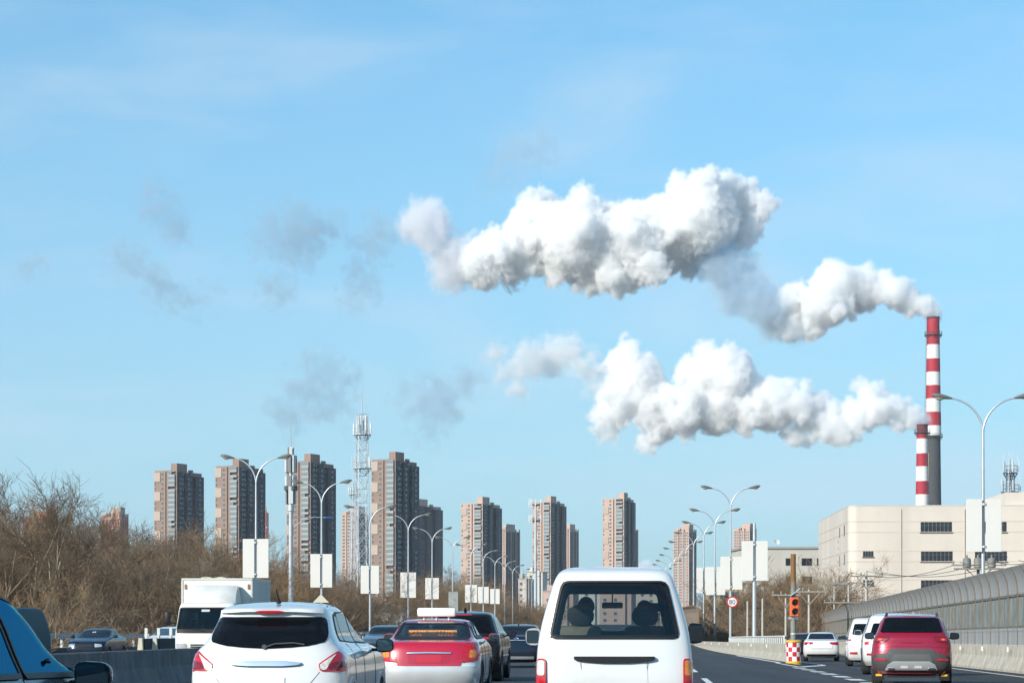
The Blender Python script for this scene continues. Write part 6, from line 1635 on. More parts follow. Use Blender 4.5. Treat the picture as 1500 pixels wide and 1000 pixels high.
# narrow windows on the receding side
for px in (1207.3, 1212.5, 1230.5, 1237.3):
    k = (px - 750) / F
    # side runs from (0,3.2) to (-.2,Df) in local coordinates
    best = min([3.2 + (Df - 3.2) * i / 400 for i in range(401)], key=lambda y: abs((fac.location.x - y * sa) - k * (zf + y * ca)))
    yl = best; dist = zf + yl * ca
    for py0, py1 in ((769, 783), (811, 826), (853, 866)):
        sc = zf / dist
        z1 = fz(763.5) - (0.35) if py0 == 769 else (fz(806.5) - .35 if py0 == 811 else fz(848.5) - .35)
        f = MB(); f.box(-.08, .12, yl - .55, yl + .55, z1 - 1.75, z1); w = part('window', f, M_fframe, fac)
        g = MB(); g.box(-.1, -.081, yl - .42, yl + .42, z1 - 1.6, z1 - .15); part('pane', g, M_fglass, w)
# faded vertical lettering strokes on the side wall
m = MB(); rr = random.Random(8); yl = 18.0
for i in range(5):
    zc_ = fz(788) - i * 1.15
    for s in range(4):
        a = rr.uniform(-.4, .2); 
        if s % 2: m.box(-.09, -.055, yl + a, yl + a + rr.uniform(.3, .6), zc_ + rr.uniform(-.35, .35), zc_ + rr.uniform(-.35, .35) + .1)
        else: q = rr.uniform(-.35, .0); m.box(-.085, -.055, yl + a, yl + a + .12, zc_ + q, zc_ + q + rr.uniform(.3, .5))
part('wall_lettering', m, mat('faded_red_lettering', (.34, .16, .12), .7), fac)
# raised roof block to the right, and downpipes
x0 = front_x(1474)
m = MB(); m.box(x0, Lf, 1.0, 30, Hf + .26, PZ(721, zf) + 4.6); part('roof_block', m, M_fac, fac)
for px in (1320, 1413):
    x = front_x(px); m = MB(); m.tube([(x, -.1, .2), (x, -.1, Hf - .4)], .07, 8); part('downpipe', m, mat('pipe_cream', (.5, .43, .36), .6), fac)

zs_ = 455.0
t = thing('factory_annex', 'lower pale block left of the big factory, behind the bare trees', 'factory', (PX(1090, zs_), zs_, -4.6), math.radians(2))
W = 130 / F * zs_; H = PZ(803.5, zs_) + 4.6
m = MB(); m.box(0, W, 0, 20, 0, H); part('walls', m, mat('annex_render', (.52, .48, .42), .85, var=.06, scale=.15, streak=.1), t)
m = MB(); m.box(-.3, W + .3, -.3, 20.3, H + .001, H + .45); part('roof_coping', m, mat('annex_coping', (.30, .29, .27), .8), t)
for px0, px1, py0, py1 in ((1151, 1158, 817, 828), (1174.5, 1190, 817, 828), (1197, 1204, 817, 828), (1151, 1158, 843.5, 855), (1174.5, 1190, 843.5, 855)):
    k = zs_ / F; x0, x1 = (px0 - 1090) * k, (px1 - 1090) * k; z0, z1 = PZ(py1, zs_) + 4.6, PZ(py0, zs_) + 4.6
    f = MB(); f.box(x0, x1, -.05, .2, z0, z1); w = part('window', f, M_fframe, t)
    n = max(1, int((x1 - x0) / .75))
    for i in range(n): a, b = x0 + (x1 - x0) * i / n, x0 + (x1 - x0) * (i + 1) / n; g = MB(); g.box(a + .06, b - .06, -.07, -.051, z0 + .1, z1 - .1); part('pane', g, M_fglass, w)
t = thing('satellite_dish', 'small white dish on the roof of the lower pale block', 'dish', (PX(1140, zs_), zs_ + 3, PZ(803.5, zs_) + .4), .4)
m = MB(); m.tube([(0, 0, 0), (0, 0, 1.0)], .05, 6); part('stand', m, M_pole, t)
m = MB(); m.lathe([(.05, -.15), (.4, -.08), (.7, .08), (.68, .1), (.38, -.05), (.05, -.12)], 18, 0, Matrix.Translation((0, -.1, 1.1)) @ Matrix.Rotation(math.radians(60), 4, 'X'), cap=False); part('dish', m, M_ant, t, smooth=True)

# ------------------------------------------------------------------ chimneys
M_cr = mat('chimney_red', (.37, .012, .03), .7, var=.10, scale=.1, streak=.2)
M_cw = mat('chimney_white', (.74, .72, .68), .75, var=.05, scale=.1, streak=.12)
M_cg = mat('chimney_concrete', (.06, .062, .065), .9, var=.12, scale=.08, streak=.25)
M_cy = mat('chimney_strip', (.55, .47, .30), .85)
M_cs = mat('chimney_steel', (.10, .10, .12), .6, metal=.3)
M_soot = mat('chimney_sooty_red', (.13, .03, .035), .85, var=.2, scale=.2)
def shell(r0, r1, z0, z1, n=48, th=.3, cap=False):
    m = MB(); m.lathe([(r0, z0), (r1, z1)], n, cap=False); return m
def gallery(t, r, z, M, n=20, h=2.2):
    m = MB(); m.lathe([(r, z - .5), (r + 1.5, z), (r + 1.5, z + .18), (r, z + .18)], n * 2, cap=False)
    for k in range(n):
        a = 2 * math.pi * k / n; c, s = math.cos(a), math.sin(a); R_ = r + 1.4
        m.tube([(c * R_, s * R_, z), (c * R_, s * R_, z + h)], .07, 4); m.tube([(c * r, s * r, z - 2.0), (c * R_, s * R_, z)], .09, 4)
        a2 = 2 * math.pi * (k + 1) / n
        for hh in (h * .5, h): m.tube([(c * R_, s * R_, z + hh), (math.cos(a2) * R_, math.sin(a2) * R_, z + hh)], .06, 4)
    return part('gallery', m, M, t)
def ladder(t, f, z0, z1, ang, M):
    m = MB(); c, s = math.cos(ang), math.sin(ang); z = z0; tx, ty = -s, c
    for o in (-.4, .4): m.tube([(c * (f(q) + .9) + tx * o, s * (f(q) + .9) + ty * o, q) for q in (z0, (z0 + z1) / 2, z1)], .07, 4)
    while z < z1:
        r = f(z) + .9; m.tube([(c * r - tx * .4, s * r - ty * .4, z), (c * r + tx * .4, s * r + ty * .4, z)], .06, 4)
        m.tube([(c * f(z), s * f(z), z), (c * (r + .8), s * (r + .8), z)], .06, 4); m.tube([(c * (r + .8) - tx * .4, s * (r + .8) - ty * .4, z), (c * (r + .8) + tx * .4, s * (r + .8) + ty * .4, z)], .05, 4)
        z += 2.6
    part('ladder', m, M, t)
zt = 1300.0; k = zt / F
t = thing('chimney', 'taller chimney with red and white bands on a dark concrete base', 'chimney', (PX(1367, zt), zt, -4.6), 0, 'power station chimneys')
def tz(py): return PZ(py, zt) + 4.6
f = lambda z: (12.8 - (z - tz(905)) / (tz(640) - tz(905)) * 2.6) * 1.0 * k if z < tz(640) else (11.7 + (8.9 - 11.7) * (z - tz(640)) / (tz(465) - tz(640))) * k
cuts = [465, 505, 525.5, 545, 564.5, 584, 603.5, 623.5, 638]
for i, (a, b) in enumerate(zip(cuts[:-1], cuts[1:])):
    part('painted_band', shell(f(tz(b)), f(tz(a)), tz(b), tz(a)), M_cr if i % 2 == 0 else M_cw, t, smooth=True)
part('base_shaft', shell(f(tz(905)) * 1.08, f(tz(641)) * 1.02, 0, tz(638)), M_cg, t, smooth=True)
st = MB(); st.box(-f(tz(780)) * .93 - .4, -f(tz(780)) * .70, -f(tz(780)) * .72, -f(tz(780)) * .3, 0, tz(664)); part('pale_strip', st, M_cy, t)  # pale yellow upright strip at the left of the base
rim = MB(); rim.lathe([(f(tz(465)) - .5, tz(465) - 6), (f(tz(465)) - .5, tz(464.3)), (f(tz(465)) + .25, tz(464.3)), (f(tz(465)) + .25, tz(466.5)), (f(tz(465)), tz(467))], 48, cap=False); part('mouth_rim', rim, M_soot, t)
gallery(t, f(tz(490)), tz(491), M_cs); gallery(t, f(tz(641)), tz(640.5), M_cs)
ladder(t, f, tz(640), tz(466), math.radians(200), M_cs)
zt2 = 1150.0; k2 = zt2 / F
t = thing('chimney', 'shorter striped chimney standing in front of the taller one', 'chimney', (PX(1351, zt2), zt2, -4.6), 0, 'power station chimneys')
def tz2(py): return PZ(py, zt2) + 4.6
f2 = lambda z: (9.9 + (7.9 - 9.9) * (z - tz2(745)) / (tz2(622) - tz2(745))) * k2
cuts = [622, 634, 642.5, 664, 683, 704.5, 724, 745, 766, 788, 905]
for i, (a, b) in enumerate(zip(cuts[:-1], cuts[1:])):
    part('painted_band', shell(f2(tz2(b)), f2(tz2(a)), tz2(b), tz2(a)), M_soot if i == 0 else (M_cr if i % 2 == 1 else M_cw), t, smooth=True)
rim = MB(); rim.lathe([(f2(tz2(622)) - .5, tz2(622) - 5), (f2(tz2(622)) - .5, tz2(621.4)), (f2(tz2(622)) + .2, tz2(621.4)), (f2(tz2(622)) + .2, tz2(623))], 40, cap=False); part('mouth_rim', rim, M_soot, t)
gallery(t, f2(tz2(634)), tz2(634), M_cs, 16, 2.0)
ladder(t, f2, tz2(880), tz2(636), math.radians(300), M_cs)
# ------------------------------------------------------------------ bare winter trees
M_bark = mat('bare_bark', (.27, .215, .15), .9, var=.3, scale=1.5)
M_twig = [mat('twigs_tan', (.285, .19, .105), .85, var=.25, scale=.5), mat('twigs_grey_brown', (.19, .145, .10), .85, var=.25, scale=.5), mat('twigs_russet', (.15, .095, .055), .85, var=.25, scale=.5)]
def grow(seed, H, stems, spread, levels=4, up=.35, kids=(5, 5, 4, 3), fine=.018, r0=.0105):
    rng = random.Random(seed); T, C = MB(), MB()
    def tube3(mb, pts, rads, n=3):
        vs = []
        d0 = (pts[-1] - pts[0]).normalized(); u = d0.orthogonal().normalized(); w = d0.cross(u)
        for p, r in zip(pts, rads):
            for k in range(n):
                a = 2 * math.pi * k / n; vs.append(p + (u * math.cos(a) + w * math.sin(a)) * r)
        mb.add(vs, [(i * n + k, i * n + (k + 1) % n, (i + 1) * n + (k + 1) % n, (i + 1) * n + k) for i in range(len(pts) - 1) for k in range(n)])
    def branch(p, d, L, r, lev):
        nseg = 5 if lev == 0 else (3 if lev < 3 else 2)
        pts = [p]; rads = [r]; dd = d.copy(); wob = .13 if lev < 2 else .2
        for i in range(nseg):
            dd = (dd + Vector((rng.gauss(0, wob), rng.gauss(0, wob), rng.gauss(0, .10) + up * .16))).normalized()
            pts.append(pts[-1] + dd * (L / nseg)); rads.append(max(fine * .6, r * (1 - .72 * (i + 1) / nseg)))
        if lev == 0: tube3(T, pts, rads, 6)
        elif lev <= 1: tube3(T, pts, rads, 4)
        else: tube3(C, pts, rads, 3)
        if lev >= levels: return
        nk = kids[min(lev, len(kids) - 1)] + rng.choice((0, 1))
        for j in range(nk):
            s = rng.uniform(.25 if lev else .22, 1.0); i = min(nseg - 1, int(s * nseg)); q = pts[i].lerp(pts[i + 1], s * nseg - i) if s < 1 else pts[-1]
            ax = dd.orthogonal().normalized(); ax.rotate(Matrix.Rotation(rng.uniform(0, 6.28), 3, dd)); ang = rng.uniform(.35, 1.1)
            nd = dd.copy(); nd.rotate(Matrix.Rotation(ang, 3, ax)); nd = (nd + Vector((0, 0, up * (.9 if lev < 2 else .5)))).normalized()
            branch(q, nd, L * rng.uniform(.38, .66) * (1.0 if lev else .85), max(fine, r * (1 - .6 * s) * rng.uniform(.38, .6)), lev + 1)
    for k in range(stems):
        a = 6.28 * k / stems + rng.uniform(-.5, .5); d = Vector((math.cos(a) * spread, math.sin(a) * spread, 1)).normalized()
        branch(Vector((math.cos(a) * .15, math.sin(a) * .15, 0)), d, H * rng.uniform(.52, .70), H * r0 * 1.3, 0)
    return T, C
PROTO = []
# 0-2 tall airy trees, 3-5 dense thicket trees, 6-7 shrubs
specs = [(1, 13, 3, .25, 4, .32, (6, 6, 6, 4), .012), (2, 13, 3, .38, 4, .30, (6, 6, 5, 5), .0115), (3, 13, 4, .30, 4, .30, (6, 5, 5, 4), .0115),
         (4, 13, 5, .5, 4, .26, (5, 5, 5, 4), .0105), (5, 13, 4, .45, 4, .18, (6, 5, 5, 4), .011), (8, 13, 6, .55, 4, .22, (5, 5, 4, 4), .0095),
         (6, 6, 7, .6, 3, .2, (6, 5, 4, 3), .010), (7, 6, 9, .75, 3, .16, (5, 5, 4, 3), .009)]
for i, sp in enumerate(specs):
    T, C = grow(*sp[:4], levels=sp[4], up=sp[5], kids=sp[6], fine=.0125, r0=sp[7])
    zs = [v[2] for v in C.v]; top = sorted(zs)[int(len(zs) * .995)]
    PROTO.append((T.mesh('trunk', M_bark, 'all', fix=False), [C.mesh('crown', m, 'all', fix=False) for m in M_twig], top)); print('tree', i, len(T.f), len(C.f), round(top, 1))
TR = random.Random(77)
def tree(px, Y, top, label, group, kinds=(3, 4, 5), ground=-4.6, name='bare_tree', cat='tree', X=None, wide=None):
    k = TR.choice(kinds); T, Cs, tp = PROTO[k]; X = PX(px, Y) if X is None else X
    s = (PZ(top, Y) - ground) / tp
    t = thing(name, label, cat, (X, Y, ground), TR.uniform(0, 6.28), group); w = wide or TR.uniform(.95, 1.25); t.scale = (s * w, s * w, s)
    link('trunk', T, t); link('crown', TR.choice(Cs), t)
# height of the closed thicket in the picture: (px, y)
ENV = [(-40, 782), (0, 782), (50, 778), (100, 784), (140, 815), (152, 850), (188, 850), (220, 788), (250, 782), (280, 782), (310, 800), (330, 815), (350, 822), (380, 820), (410, 834), (450, 838), (490, 846), (520, 840), (545, 868), (600, 870), (640, 842), (670, 830), (690, 834), (710, 850), (740, 874), (775, 880), (800, 882)]
def env(px):
    for (a, b), (c, d) in zip(ENV[:-1], ENV[1:]):
        if a <= px <= c: return b + (d - b) * (px - a) / (c - a)
    return ENV[-1][1]
GRP = 'bare trees of the left roadside wood'
def in_wood(px, Y): return PX(px, Y) < -32.5 + K * Y       # beyond the verge
def wood_label(px):
    for lim, l in ((60, 'at the far left, before the reddish hidden tower'), (150, 'left of the salmon pink tower'), (215, 'under the salmon pink tower'), (300, 'under the leftmost brown tower'), (385, 'behind the box truck'), (500, 'behind the white hatchback'), (590, 'around the foot of the lattice masts'), (900, 'behind the lamp row above the taxi')):
        if px < lim: return 'leafless tree in the brown roadside thicket ' + l
placed = 0
AIRY = 'airy leafless tree standing above the thicket at the far left'
for px, Y, top in ((-25, 190, 715), (0, 200, 722), (25, 205, 708), (48, 195, 735), (58, 215, 725), (80, 190, 728), (90, 215, 740), (112, 205, 722), (120, 190, 738), (250, 200, 772), (280, 195, 772)):
    tree(px, Y, top + 20, AIRY if px < 130 else 'airy leafless tree in front of the salmon and leftmost brown towers', GRP, kinds=(0, 1, 2))
for px, Y, top, lab, kd in ((14, 150, 682, 'tall airy leafless tree at the far left edge with the highest twigs', 0), (112, 165, 706, 'leafless tree with pale limbs spreading just left of the salmon tower', 1), (66, 172, 716, 'airy leafless tree in front of the reddish hidden tower', 2), (40, 185, 722, 'thin leafless tree left of the reddish hidden tower top', 0), (98, 180, 735, 'leafless tree between the reddish and the salmon tower', 2), (268, 175, 764, 'leafless tree whose crown covers the foot of the leftmost brown tower', 1), (238, 185, 760, 'leafless tree just left of the foot of the leftmost brown tower', 2), (300, 185, 790, 'leafless tree between the two leftmost brown towers', 2), (212, 190, 778, 'leafless tree right of the salmon tower', 0), (362, 190, 808, 'leafless tree just behind the box truck roof', 1), (-12, 160, 705, 'tall leafless tree cut by the left picture edge', 1), (508, 230, 830, 'leafless tree at the foot of the smaller lattice mast', 2), (655, 300, 820, 'rounded leafless tree behind the grey sign back', 2)):
    tree(px, Y, top + 12, lab, GRP, kinds=(kd,))
for row, (Y0, step, low) in enumerate(((146, 30, 45), (160, 25, 26), (178, 22, 12), (200, 20, 5), (228, 19, 0), (268, 18, -2))):
    px = -60 + TR.uniform(0, 10)
    while px < 790:
        Y = Y0 + TR.uniform(-8, 8)
        if in_wood(px, Y):
            e = env(px) + low * TR.uniform(.5, 2.0) + TR.gauss(0, 10) + (4 if row < 5 else 0)
            if e < 890: tree(px, Y, min(e, 880), wood_label(px), GRP, kinds=(0, 1, 2, 3, 4, 5) if TR.random() < .3 else (3, 4, 5)); placed += 1
        px += step * TR.uniform(.7, 1.3)
print('wood', placed)
# low brush along the verge in front of the wood
for i in range(46):
    Y = 78 + i * 4.6 + TR.uniform(-1.5, 1.5); X = -30.5 + K * Y - TR.uniform(0, 4)
    tree(0, Y, 905 - (TR.uniform(-.6, 1.5)) * F / Y, 'low leafless shrub at the foot of the left wood', 'roadside shrubs on the left', kinds=(6, 7), name='bare_shrub', cat='shrub', X=X, wide=TR.uniform(1.1, 1.5))
# farther rows ahead on the left and in the gap beyond the road's bend
for i in range(26):
    px = 600 + i * 7.6; Y = TR.uniform(420, 520)
    tree(px, Y, env(px) + TR.uniform(2, 14), 'small leafless tree far ahead beyond the lamp row', 'distant bare trees ahead', kinds=(3, 4, 5))
for i in range(18):
    px = 745 + i * 15; Y = 620 + TR.uniform(-30, 30)
    if 805 < px < 975: continue
    tree(px, Y, 880 + TR.uniform(-1, 7), 'small leafless tree in the far hedge across the road end', 'far hedge trees', kinds=(3, 4, 5), wide=1.8)
# right-hand trees between gore and factory
def right_label(px):
    for lim, l in ((1070, 'below the small stepped banners'), (1112, 'below the widest banner'), (1150, 'between the bare pole and the traffic light'), (1175, 'behind the traffic light'), (1300, 'in front of the factory side wall')):
        if px < lim: return 'leafless brown tree ' + l
for i, (px, Y, top) in enumerate(((1100, 240, 852), (1122, 230, 838), (1140, 250, 842), (1106, 250, 845), (1130, 245, 856), (1180, 225, 822), (1172, 240, 830), (1190, 235, 818), (1158, 250, 848), (1200, 215, 838), (1212, 220, 852), (1085, 300, 868), (1062, 310, 876), (1120, 300, 850), (1150, 290, 860), (1195, 285, 846), (1035, 330, 878), (1218, 260, 866))):
    tree(px, Y, top, right_label(px), 'bare trees right of the road', kinds=(0, 2, 3, 4))
for i in range(30):
    px = 1045 + i * 6 + TR.uniform(-3, 3); Y = 200 + TR.uniform(0, 40)
    tree(px, Y, TR.uniform(888, 912), 'low leafless shrub behind the gore barrier', 'shrubs behind the gore barrier', kinds=(6, 7), name='bare_shrub', cat='shrub', wide=1.4)
# ------------------------------------------------------------------ the air
hz = MB(); hz.box(-4000, 4000, -40, 2600, -5.6, 330)
m = bpy.data.materials.new('haze'); m.use_nodes = True; t = m.node_tree; t.nodes.clear()
o_ = t.nodes.new('ShaderNodeOutputMaterial'); v_ = t.nodes.new('ShaderNodeVolumePrincipled')
v_.inputs['Color'].default_value = (.86, .93, 1.0, 1); v_.inputs['Density'].default_value = 0.00005; v_.inputs['Anisotropy'].default_value = 0.0
t.links.new(v_.outputs[0], o_.inputs['Volume'])
o = link('haze', hz.mesh('haze', m)); o['kind'] = 'stuff'
# ------------------------------------------------------------------ smoke
def smoke_material(name, dens, color=(0.985, 0.985, 0.985), aniso=0.0):
    m = bpy.data.materials.new(name); m.use_nodes = True
    t = m.node_tree; t.nodes.clear()
    o = t.nodes.new('ShaderNodeOutputMaterial')
    v = t.nodes.new('ShaderNodeVolumePrincipled')
    v.inputs['Color'].default_value = (*color, 1)
    v.inputs['Density'].default_value = dens
    v.inputs['Anisotropy'].default_value = aniso
    t.links.new(v.outputs[0], o.inputs['Volume'])
    return m

def smoke(name, label, puffs, Y0, dens, classes, edge, voxel, warp, fine, seed, depth=0.6, group=None, color=(0.99, 0.99, 0.99), children=10, stack=None, grow=1.0, ero=4.6, fluff=0):
    """puffs: (px, py, radius px) seen from the road at distance Y0; every puff becomes a ball of its own distance"""
    k = Y0 / F
    rng = random.Random(seed)
    pts = {c: [] for c in classes}
    def put(p, r):
        c = min(classes, key=lambda c: abs(math.log(c / r)))
        pts[c].append(p)
    for (px, py, r) in puffs:
        R = r * k * grow
        p = Vector(((px - 750) * k, Y0 + rng.uniform(-1, 1) * R * depth, CH + (905 - py) * k))
        put(p, R)
        for i in range(children):
            d = Vector((rng.gauss(0, 1), rng.gauss(0, 1), rng.gauss(0, 1) + 0.15)).normalized()
            rr = R * rng.uniform(0.28, 0.55)
            q = p + d * R * rng.uniform(0.75, 1.0)
            put(q, rr)
            for j in range(fluff):
                e = (d + Vector((rng.gauss(0, 1), rng.gauss(0, 1), rng.gauss(0, 1) + 0.2))).normalized()
                put(q + e * rr * rng.uniform(0.8, 1.05), rr * rng.uniform(0.28, 0.5))
    allp = [p for c in classes for p in pts[c]]
    mg = max(classes) * 1.1 + warp * 1.2
    lo = Vector([min(p[i] for p in allp) - mg for i in range(3)])
    hi = Vector([max(p[i] for p in allp) + mg for i in range(3)])
    base = Vector(((lo.x + hi.x) / 2, Y0, (lo.z + hi.z) / 2))
    vol = bpy.data.volumes.new(name)
    ob = bpy.data.objects.new(name, vol); COL.objects.link(ob)
    ob['label'] = label; ob['category'] = 'smoke'; ob['kind'] = 'stuff'
    if group: ob['group'] = group
    g = bpy.data.node_groups.new(name + '_nodes', 'GeometryNodeTree')
    g.interface.new_socket('Geometry', in_out='INPUT', socket_type='NodeSocketGeometry')
    g.interface.new_socket('Geometry', in_out='OUTPUT', socket_type='NodeSocketGeometry')
    N, Lk = g.nodes.new, g.links.new
    go = N('NodeGroupOutput')
    def math_(op, a, b=None, c=None, clamp=False):
        n = N('ShaderNodeMath'); n.operation = op; n.use_clamp = clamp
        for i, s in enumerate((a, b, c)):
            if s is None: continue
            if isinstance(s, (int, float)): n.inputs[i].default_value = s
            else: Lk(s, n.inputs[i])
        return n.outputs[0]
    pos = N('GeometryNodeInputPosition').outputs[0]
    def noisevec(scale, detail, amp, off):
        n = N('ShaderNodeTexNoise'); n.noise_dimensions = '3D'
        n.inputs['Scale'].default_value = scale; n.inputs['Detail'].default_value = detail; n.inputs['Roughness'].default_value = 0.6
        ad = N('ShaderNodeVectorMath'); ad.operation = 'ADD'; ad.inputs[1].default_value = (off, off * 1.7, -off)
        Lk(pos, ad.inputs[0]); Lk(ad.outputs[0], n.inputs['Vector'])
        sub = N('ShaderNodeVectorMath'); sub.operation = 'SUBTRACT'; sub.inputs[1].default_value = (0.5, 0.5, 0.5)
        Lk(n.outputs['Color'], sub.inputs[0])
        sc = N('ShaderNodeVectorMath'); sc.operation = 'SCALE'; sc.inputs['Scale'].default_value = amp
        Lk(sub.outputs[0], sc.inputs[0])
        return sc.outputs[0], n
    calm = None
    if stack is not None:                                # the jet leaves the mouth smooth and breaks up with distance
        sxn = N('ShaderNodeSeparateXYZ'); Lk(pos, sxn.inputs[0])
        mr = N('ShaderNodeMapRange'); mr.inputs[1].default_value = stack; mr.inputs[2].default_value = stack - 110; mr.inputs[3].default_value = 0.12; mr.inputs[4].default_value = 1.0
        Lk(sxn.outputs['X'], mr.inputs[0]); calm = mr.outputs[0]
    wa, _ = noisevec(1 / (warp * 3.4), 2, warp * 2.0, seed * 13.1)
    wb, _ = noisevec(1 / (warp * 0.9), 4, warp * 1.3, seed * 7.7)
    sw_ = N('ShaderNodeVectorMath'); sw_.operation = 'ADD'; Lk(wa, sw_.inputs[0]); Lk(wb, sw_.inputs[1]); w1 = sw_.outputs[0]
    if calm is not None:
        sc_ = N('ShaderNodeVectorMath'); sc_.operation = 'SCALE'; Lk(w1, sc_.inputs[0]); Lk(calm, sc_.inputs['Scale']); w1 = sc_.outputs[0]
    addw = N('ShaderNodeVectorMath'); addw.operation = 'ADD'
    Lk(pos, addw.inputs[0]); Lk(w1, addw.inputs[1])
    wp = addw.outputs[0]
    best = None
    for c in classes:
        if not pts[c]: continue
        me = bpy.data.meshes.new(name + '_centres')
        me.from_pydata([tuple(p) for p in pts[c]], [], [])
        po = bpy.data.objects.new(name + '_centres', me)      # never linked to the scene: only data for the nodes
        oi = N('GeometryNodeObjectInfo'); oi.inputs[0].default_value = po; oi.transform_space = 'ORIGINAL'
        pr = N('GeometryNodeProximity'); pr.target_element = 'POINTS'
        Lk(oi.outputs['Geometry'], pr.inputs[0])
        Lk(wp, pr.inputs['Sample Position'] if 'Sample Position' in pr.inputs else pr.inputs[1])
        s = math_('DIVIDE', math_('SUBTRACT', c, pr.outputs['Distance']), edge)
        best = s if best is None else math_('MAXIMUM', best, s)
    nf = N('ShaderNodeTexNoise'); nf.inputs['Scale'].default_value = 1 / fine; nf.inputs['Detail'].default_value = 4; nf.inputs['Roughness'].default_value = 0.65
    Lk(pos, nf.inputs['Vector'])
    er = math_('MULTIPLY', math_('SUBTRACT', nf.outputs['Fac'], 0.46), ero)
    if calm is not None: er = math_('MULTIPLY', er, calm)
    d = math_('ADD', best, er)
    d = math_('MULTIPLY', d, 1.0, clamp=True)
    d = math_('POWER', d, 1.3)
    vc = N('GeometryNodeVolumeCube')
    vc.inputs['Background'].default_value = 0
    Lk(d, vc.inputs['Density'])
    vc.inputs['Min'].default_value = lo; vc.inputs['Max'].default_value = hi
    res = [max(8, int((hi[i] - lo[i]) / voxel)) for i in range(3)]
    vc.inputs['Resolution X'].default_value = res[0]; vc.inputs['Resolution Y'].default_value = res[1]; vc.inputs['Resolution Z'].default_value = res[2]
    sm = N('GeometryNodeSetMaterial'); mt = smoke_material(name, dens, color); sm.inputs['Material'].default_value = mt
    vol.materials.append(mt)
    Lk(vc.outputs[0], sm.inputs[0]); Lk(sm.outputs[0], go.inputs[0])
    md = ob.modifiers.new('smoke', 'NODES'); md.node_group = g
    print(name, res, {c: len(pts[c]) for c in classes})
    return ob

UP = [(1370,461,7),(1364,456,10),(1355,450,13),(1343,445,16),(1328,437,20),(1308,428,20),(1282,424,26),(1252,423,30),(1222,420,30),(1205,448,34),(1172,452,36),(1190,478,20),(1155,478,22),
      (1132,458,20),
      (1100,296,28),(1065,308,42),(1025,318,50),(975,340,54),(930,356,58),(885,368,56),(840,352,52),(795,338,46),(812,390,24),(868,408,20),(920,405,22),(752,368,36),(705,384,30),
      (860,342,40),(900,330,36),(768,350,38),(722,375,34),(780,295,16),(852,286,12),(1020,285,22),(1125,300,12)]
NECK = [(1120,450,24),(1105,430,26),(1080,408,27),(1062,396,25),(1058,425,14),(1045,374,24),(1085,425,24),(1070,440,12),(1135,478,18),(1160,488,14)]
UPL = [(660,390,30),(635,350,26),(622,330,30),(600,328,20),(650,370,26),(690,360,18),(715,395,22)]
LO = [(1352,615,7),(1344,612,10),(1335,609,13),(1322,606,17),(955,575,22),(950,600,22),(980,585,20),(1308,602,18),(1285,600,24),(1270,572,18),(1250,612,22),(1218,624,24),(1192,604,24),(1165,596,28),(1130,592,30),(1100,600,26),(1065,548,30),(1040,540,26),
      (1018,556,26),(1048,596,30),(1005,602,26),(968,622,20),(950,650,11),(935,562,30),(915,530,24),(905,588,24),(888,612,18),(1165,640,16),(1230,640,12)]
LOL = [(868,548,18),(880,575,18),(862,520,12),(852,540,20),(832,510,24),(805,520,26),(775,530,22),(745,545,20),(722,520,16),(890,640,12),(868,570,12),(760,575,14)]
WISPS = [(740,235,20),(770,225,22),(795,230,14),(715,262,14),(760,268,14)]
W2 = [(545,360,24),(525,410,18),(560,345,18),(510,440,10),(440,345,34),(400,330,18),(480,325,18),(405,430,16),(440,380,14)]
W3 = [(240,310,20),(265,335,16),(225,275,14),(190,395,22),(225,415,20),(255,440,14),(310,440,14),(165,370,12),(45,385,10),(285,452,10)]
W4 = [(470,545,24),(445,580,26),(415,605,20),(475,595,24),(500,560,14),(430,625,10),(620,600,24),(650,580,18),(600,570,14),(625,630,12),(690,560,16),(660,605,12)]
CL = (23.0, 15.0, 9.5, 6.0, 3.8, 2.4)
GREY = (0.56, 0.70, 0.80)
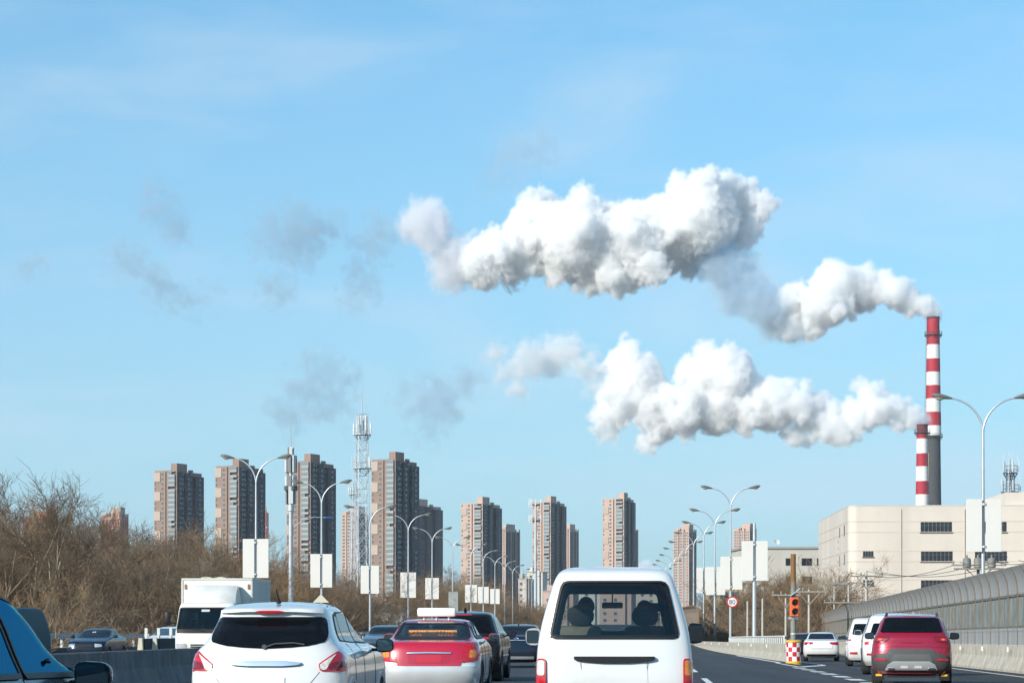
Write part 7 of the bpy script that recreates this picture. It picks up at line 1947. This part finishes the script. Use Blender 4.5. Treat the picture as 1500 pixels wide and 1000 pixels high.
smoke('smoke_plume', 'long thick white plume blowing left from the taller red and white chimney', UP, 1300, 0.42, CL, 2.2, 0.75, 5.5, 2.8, 3, group='chimney smoke plumes', stack=PX(1372, 1300), fluff=4, color=(.994, .994, .995))
smoke('smoke_plume', 'lower white plume of puffs blowing left from the shorter front chimney', LO, 1160, 0.42, CL, 2.2, 0.7, 5.0, 2.8, 5, group='chimney smoke plumes', stack=PX(1353, 1160), grow=1.12, fluff=4, color=(.994, .994, .995))
smoke('smoke_neck', 'grey shaded neck of smoke joining the two parts of the upper plume', NECK, 1300, 0.10, CL, 4.0, 1.0, 6.0, 3.6, 21, group='smoke tails', color=(.72, .83, .91), grow=1.3)  # shadow of the main plume put into the smoke colour
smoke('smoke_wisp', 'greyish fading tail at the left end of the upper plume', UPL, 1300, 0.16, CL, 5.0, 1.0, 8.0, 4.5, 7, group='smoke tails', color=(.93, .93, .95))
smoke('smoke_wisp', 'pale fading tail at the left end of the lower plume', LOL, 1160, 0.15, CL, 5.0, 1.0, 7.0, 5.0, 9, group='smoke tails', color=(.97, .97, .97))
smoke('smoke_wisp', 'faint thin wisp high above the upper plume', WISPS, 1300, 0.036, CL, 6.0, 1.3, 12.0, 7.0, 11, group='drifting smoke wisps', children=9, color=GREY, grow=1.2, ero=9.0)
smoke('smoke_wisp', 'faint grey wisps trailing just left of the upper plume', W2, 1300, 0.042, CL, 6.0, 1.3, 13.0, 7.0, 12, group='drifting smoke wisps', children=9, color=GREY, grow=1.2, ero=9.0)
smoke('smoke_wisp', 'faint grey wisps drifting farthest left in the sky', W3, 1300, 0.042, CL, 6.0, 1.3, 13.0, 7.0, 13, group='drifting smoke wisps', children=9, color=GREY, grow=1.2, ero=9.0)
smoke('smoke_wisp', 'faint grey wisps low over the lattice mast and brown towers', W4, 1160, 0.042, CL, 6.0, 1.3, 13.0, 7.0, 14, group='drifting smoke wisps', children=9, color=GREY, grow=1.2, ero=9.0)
o = smoke('cloud', 'small white cloud low on the horizon right of the lone pinkish tower', [(930,834,5),(938,830,7),(948,827,8),(957,831,6),(965,834,5)], 5200, 0.05, CL, 3.0, 1.8, 6.0, 4.0, 31, color=(.985, .985, .99), children=6)
o['category'] = 'cloud'
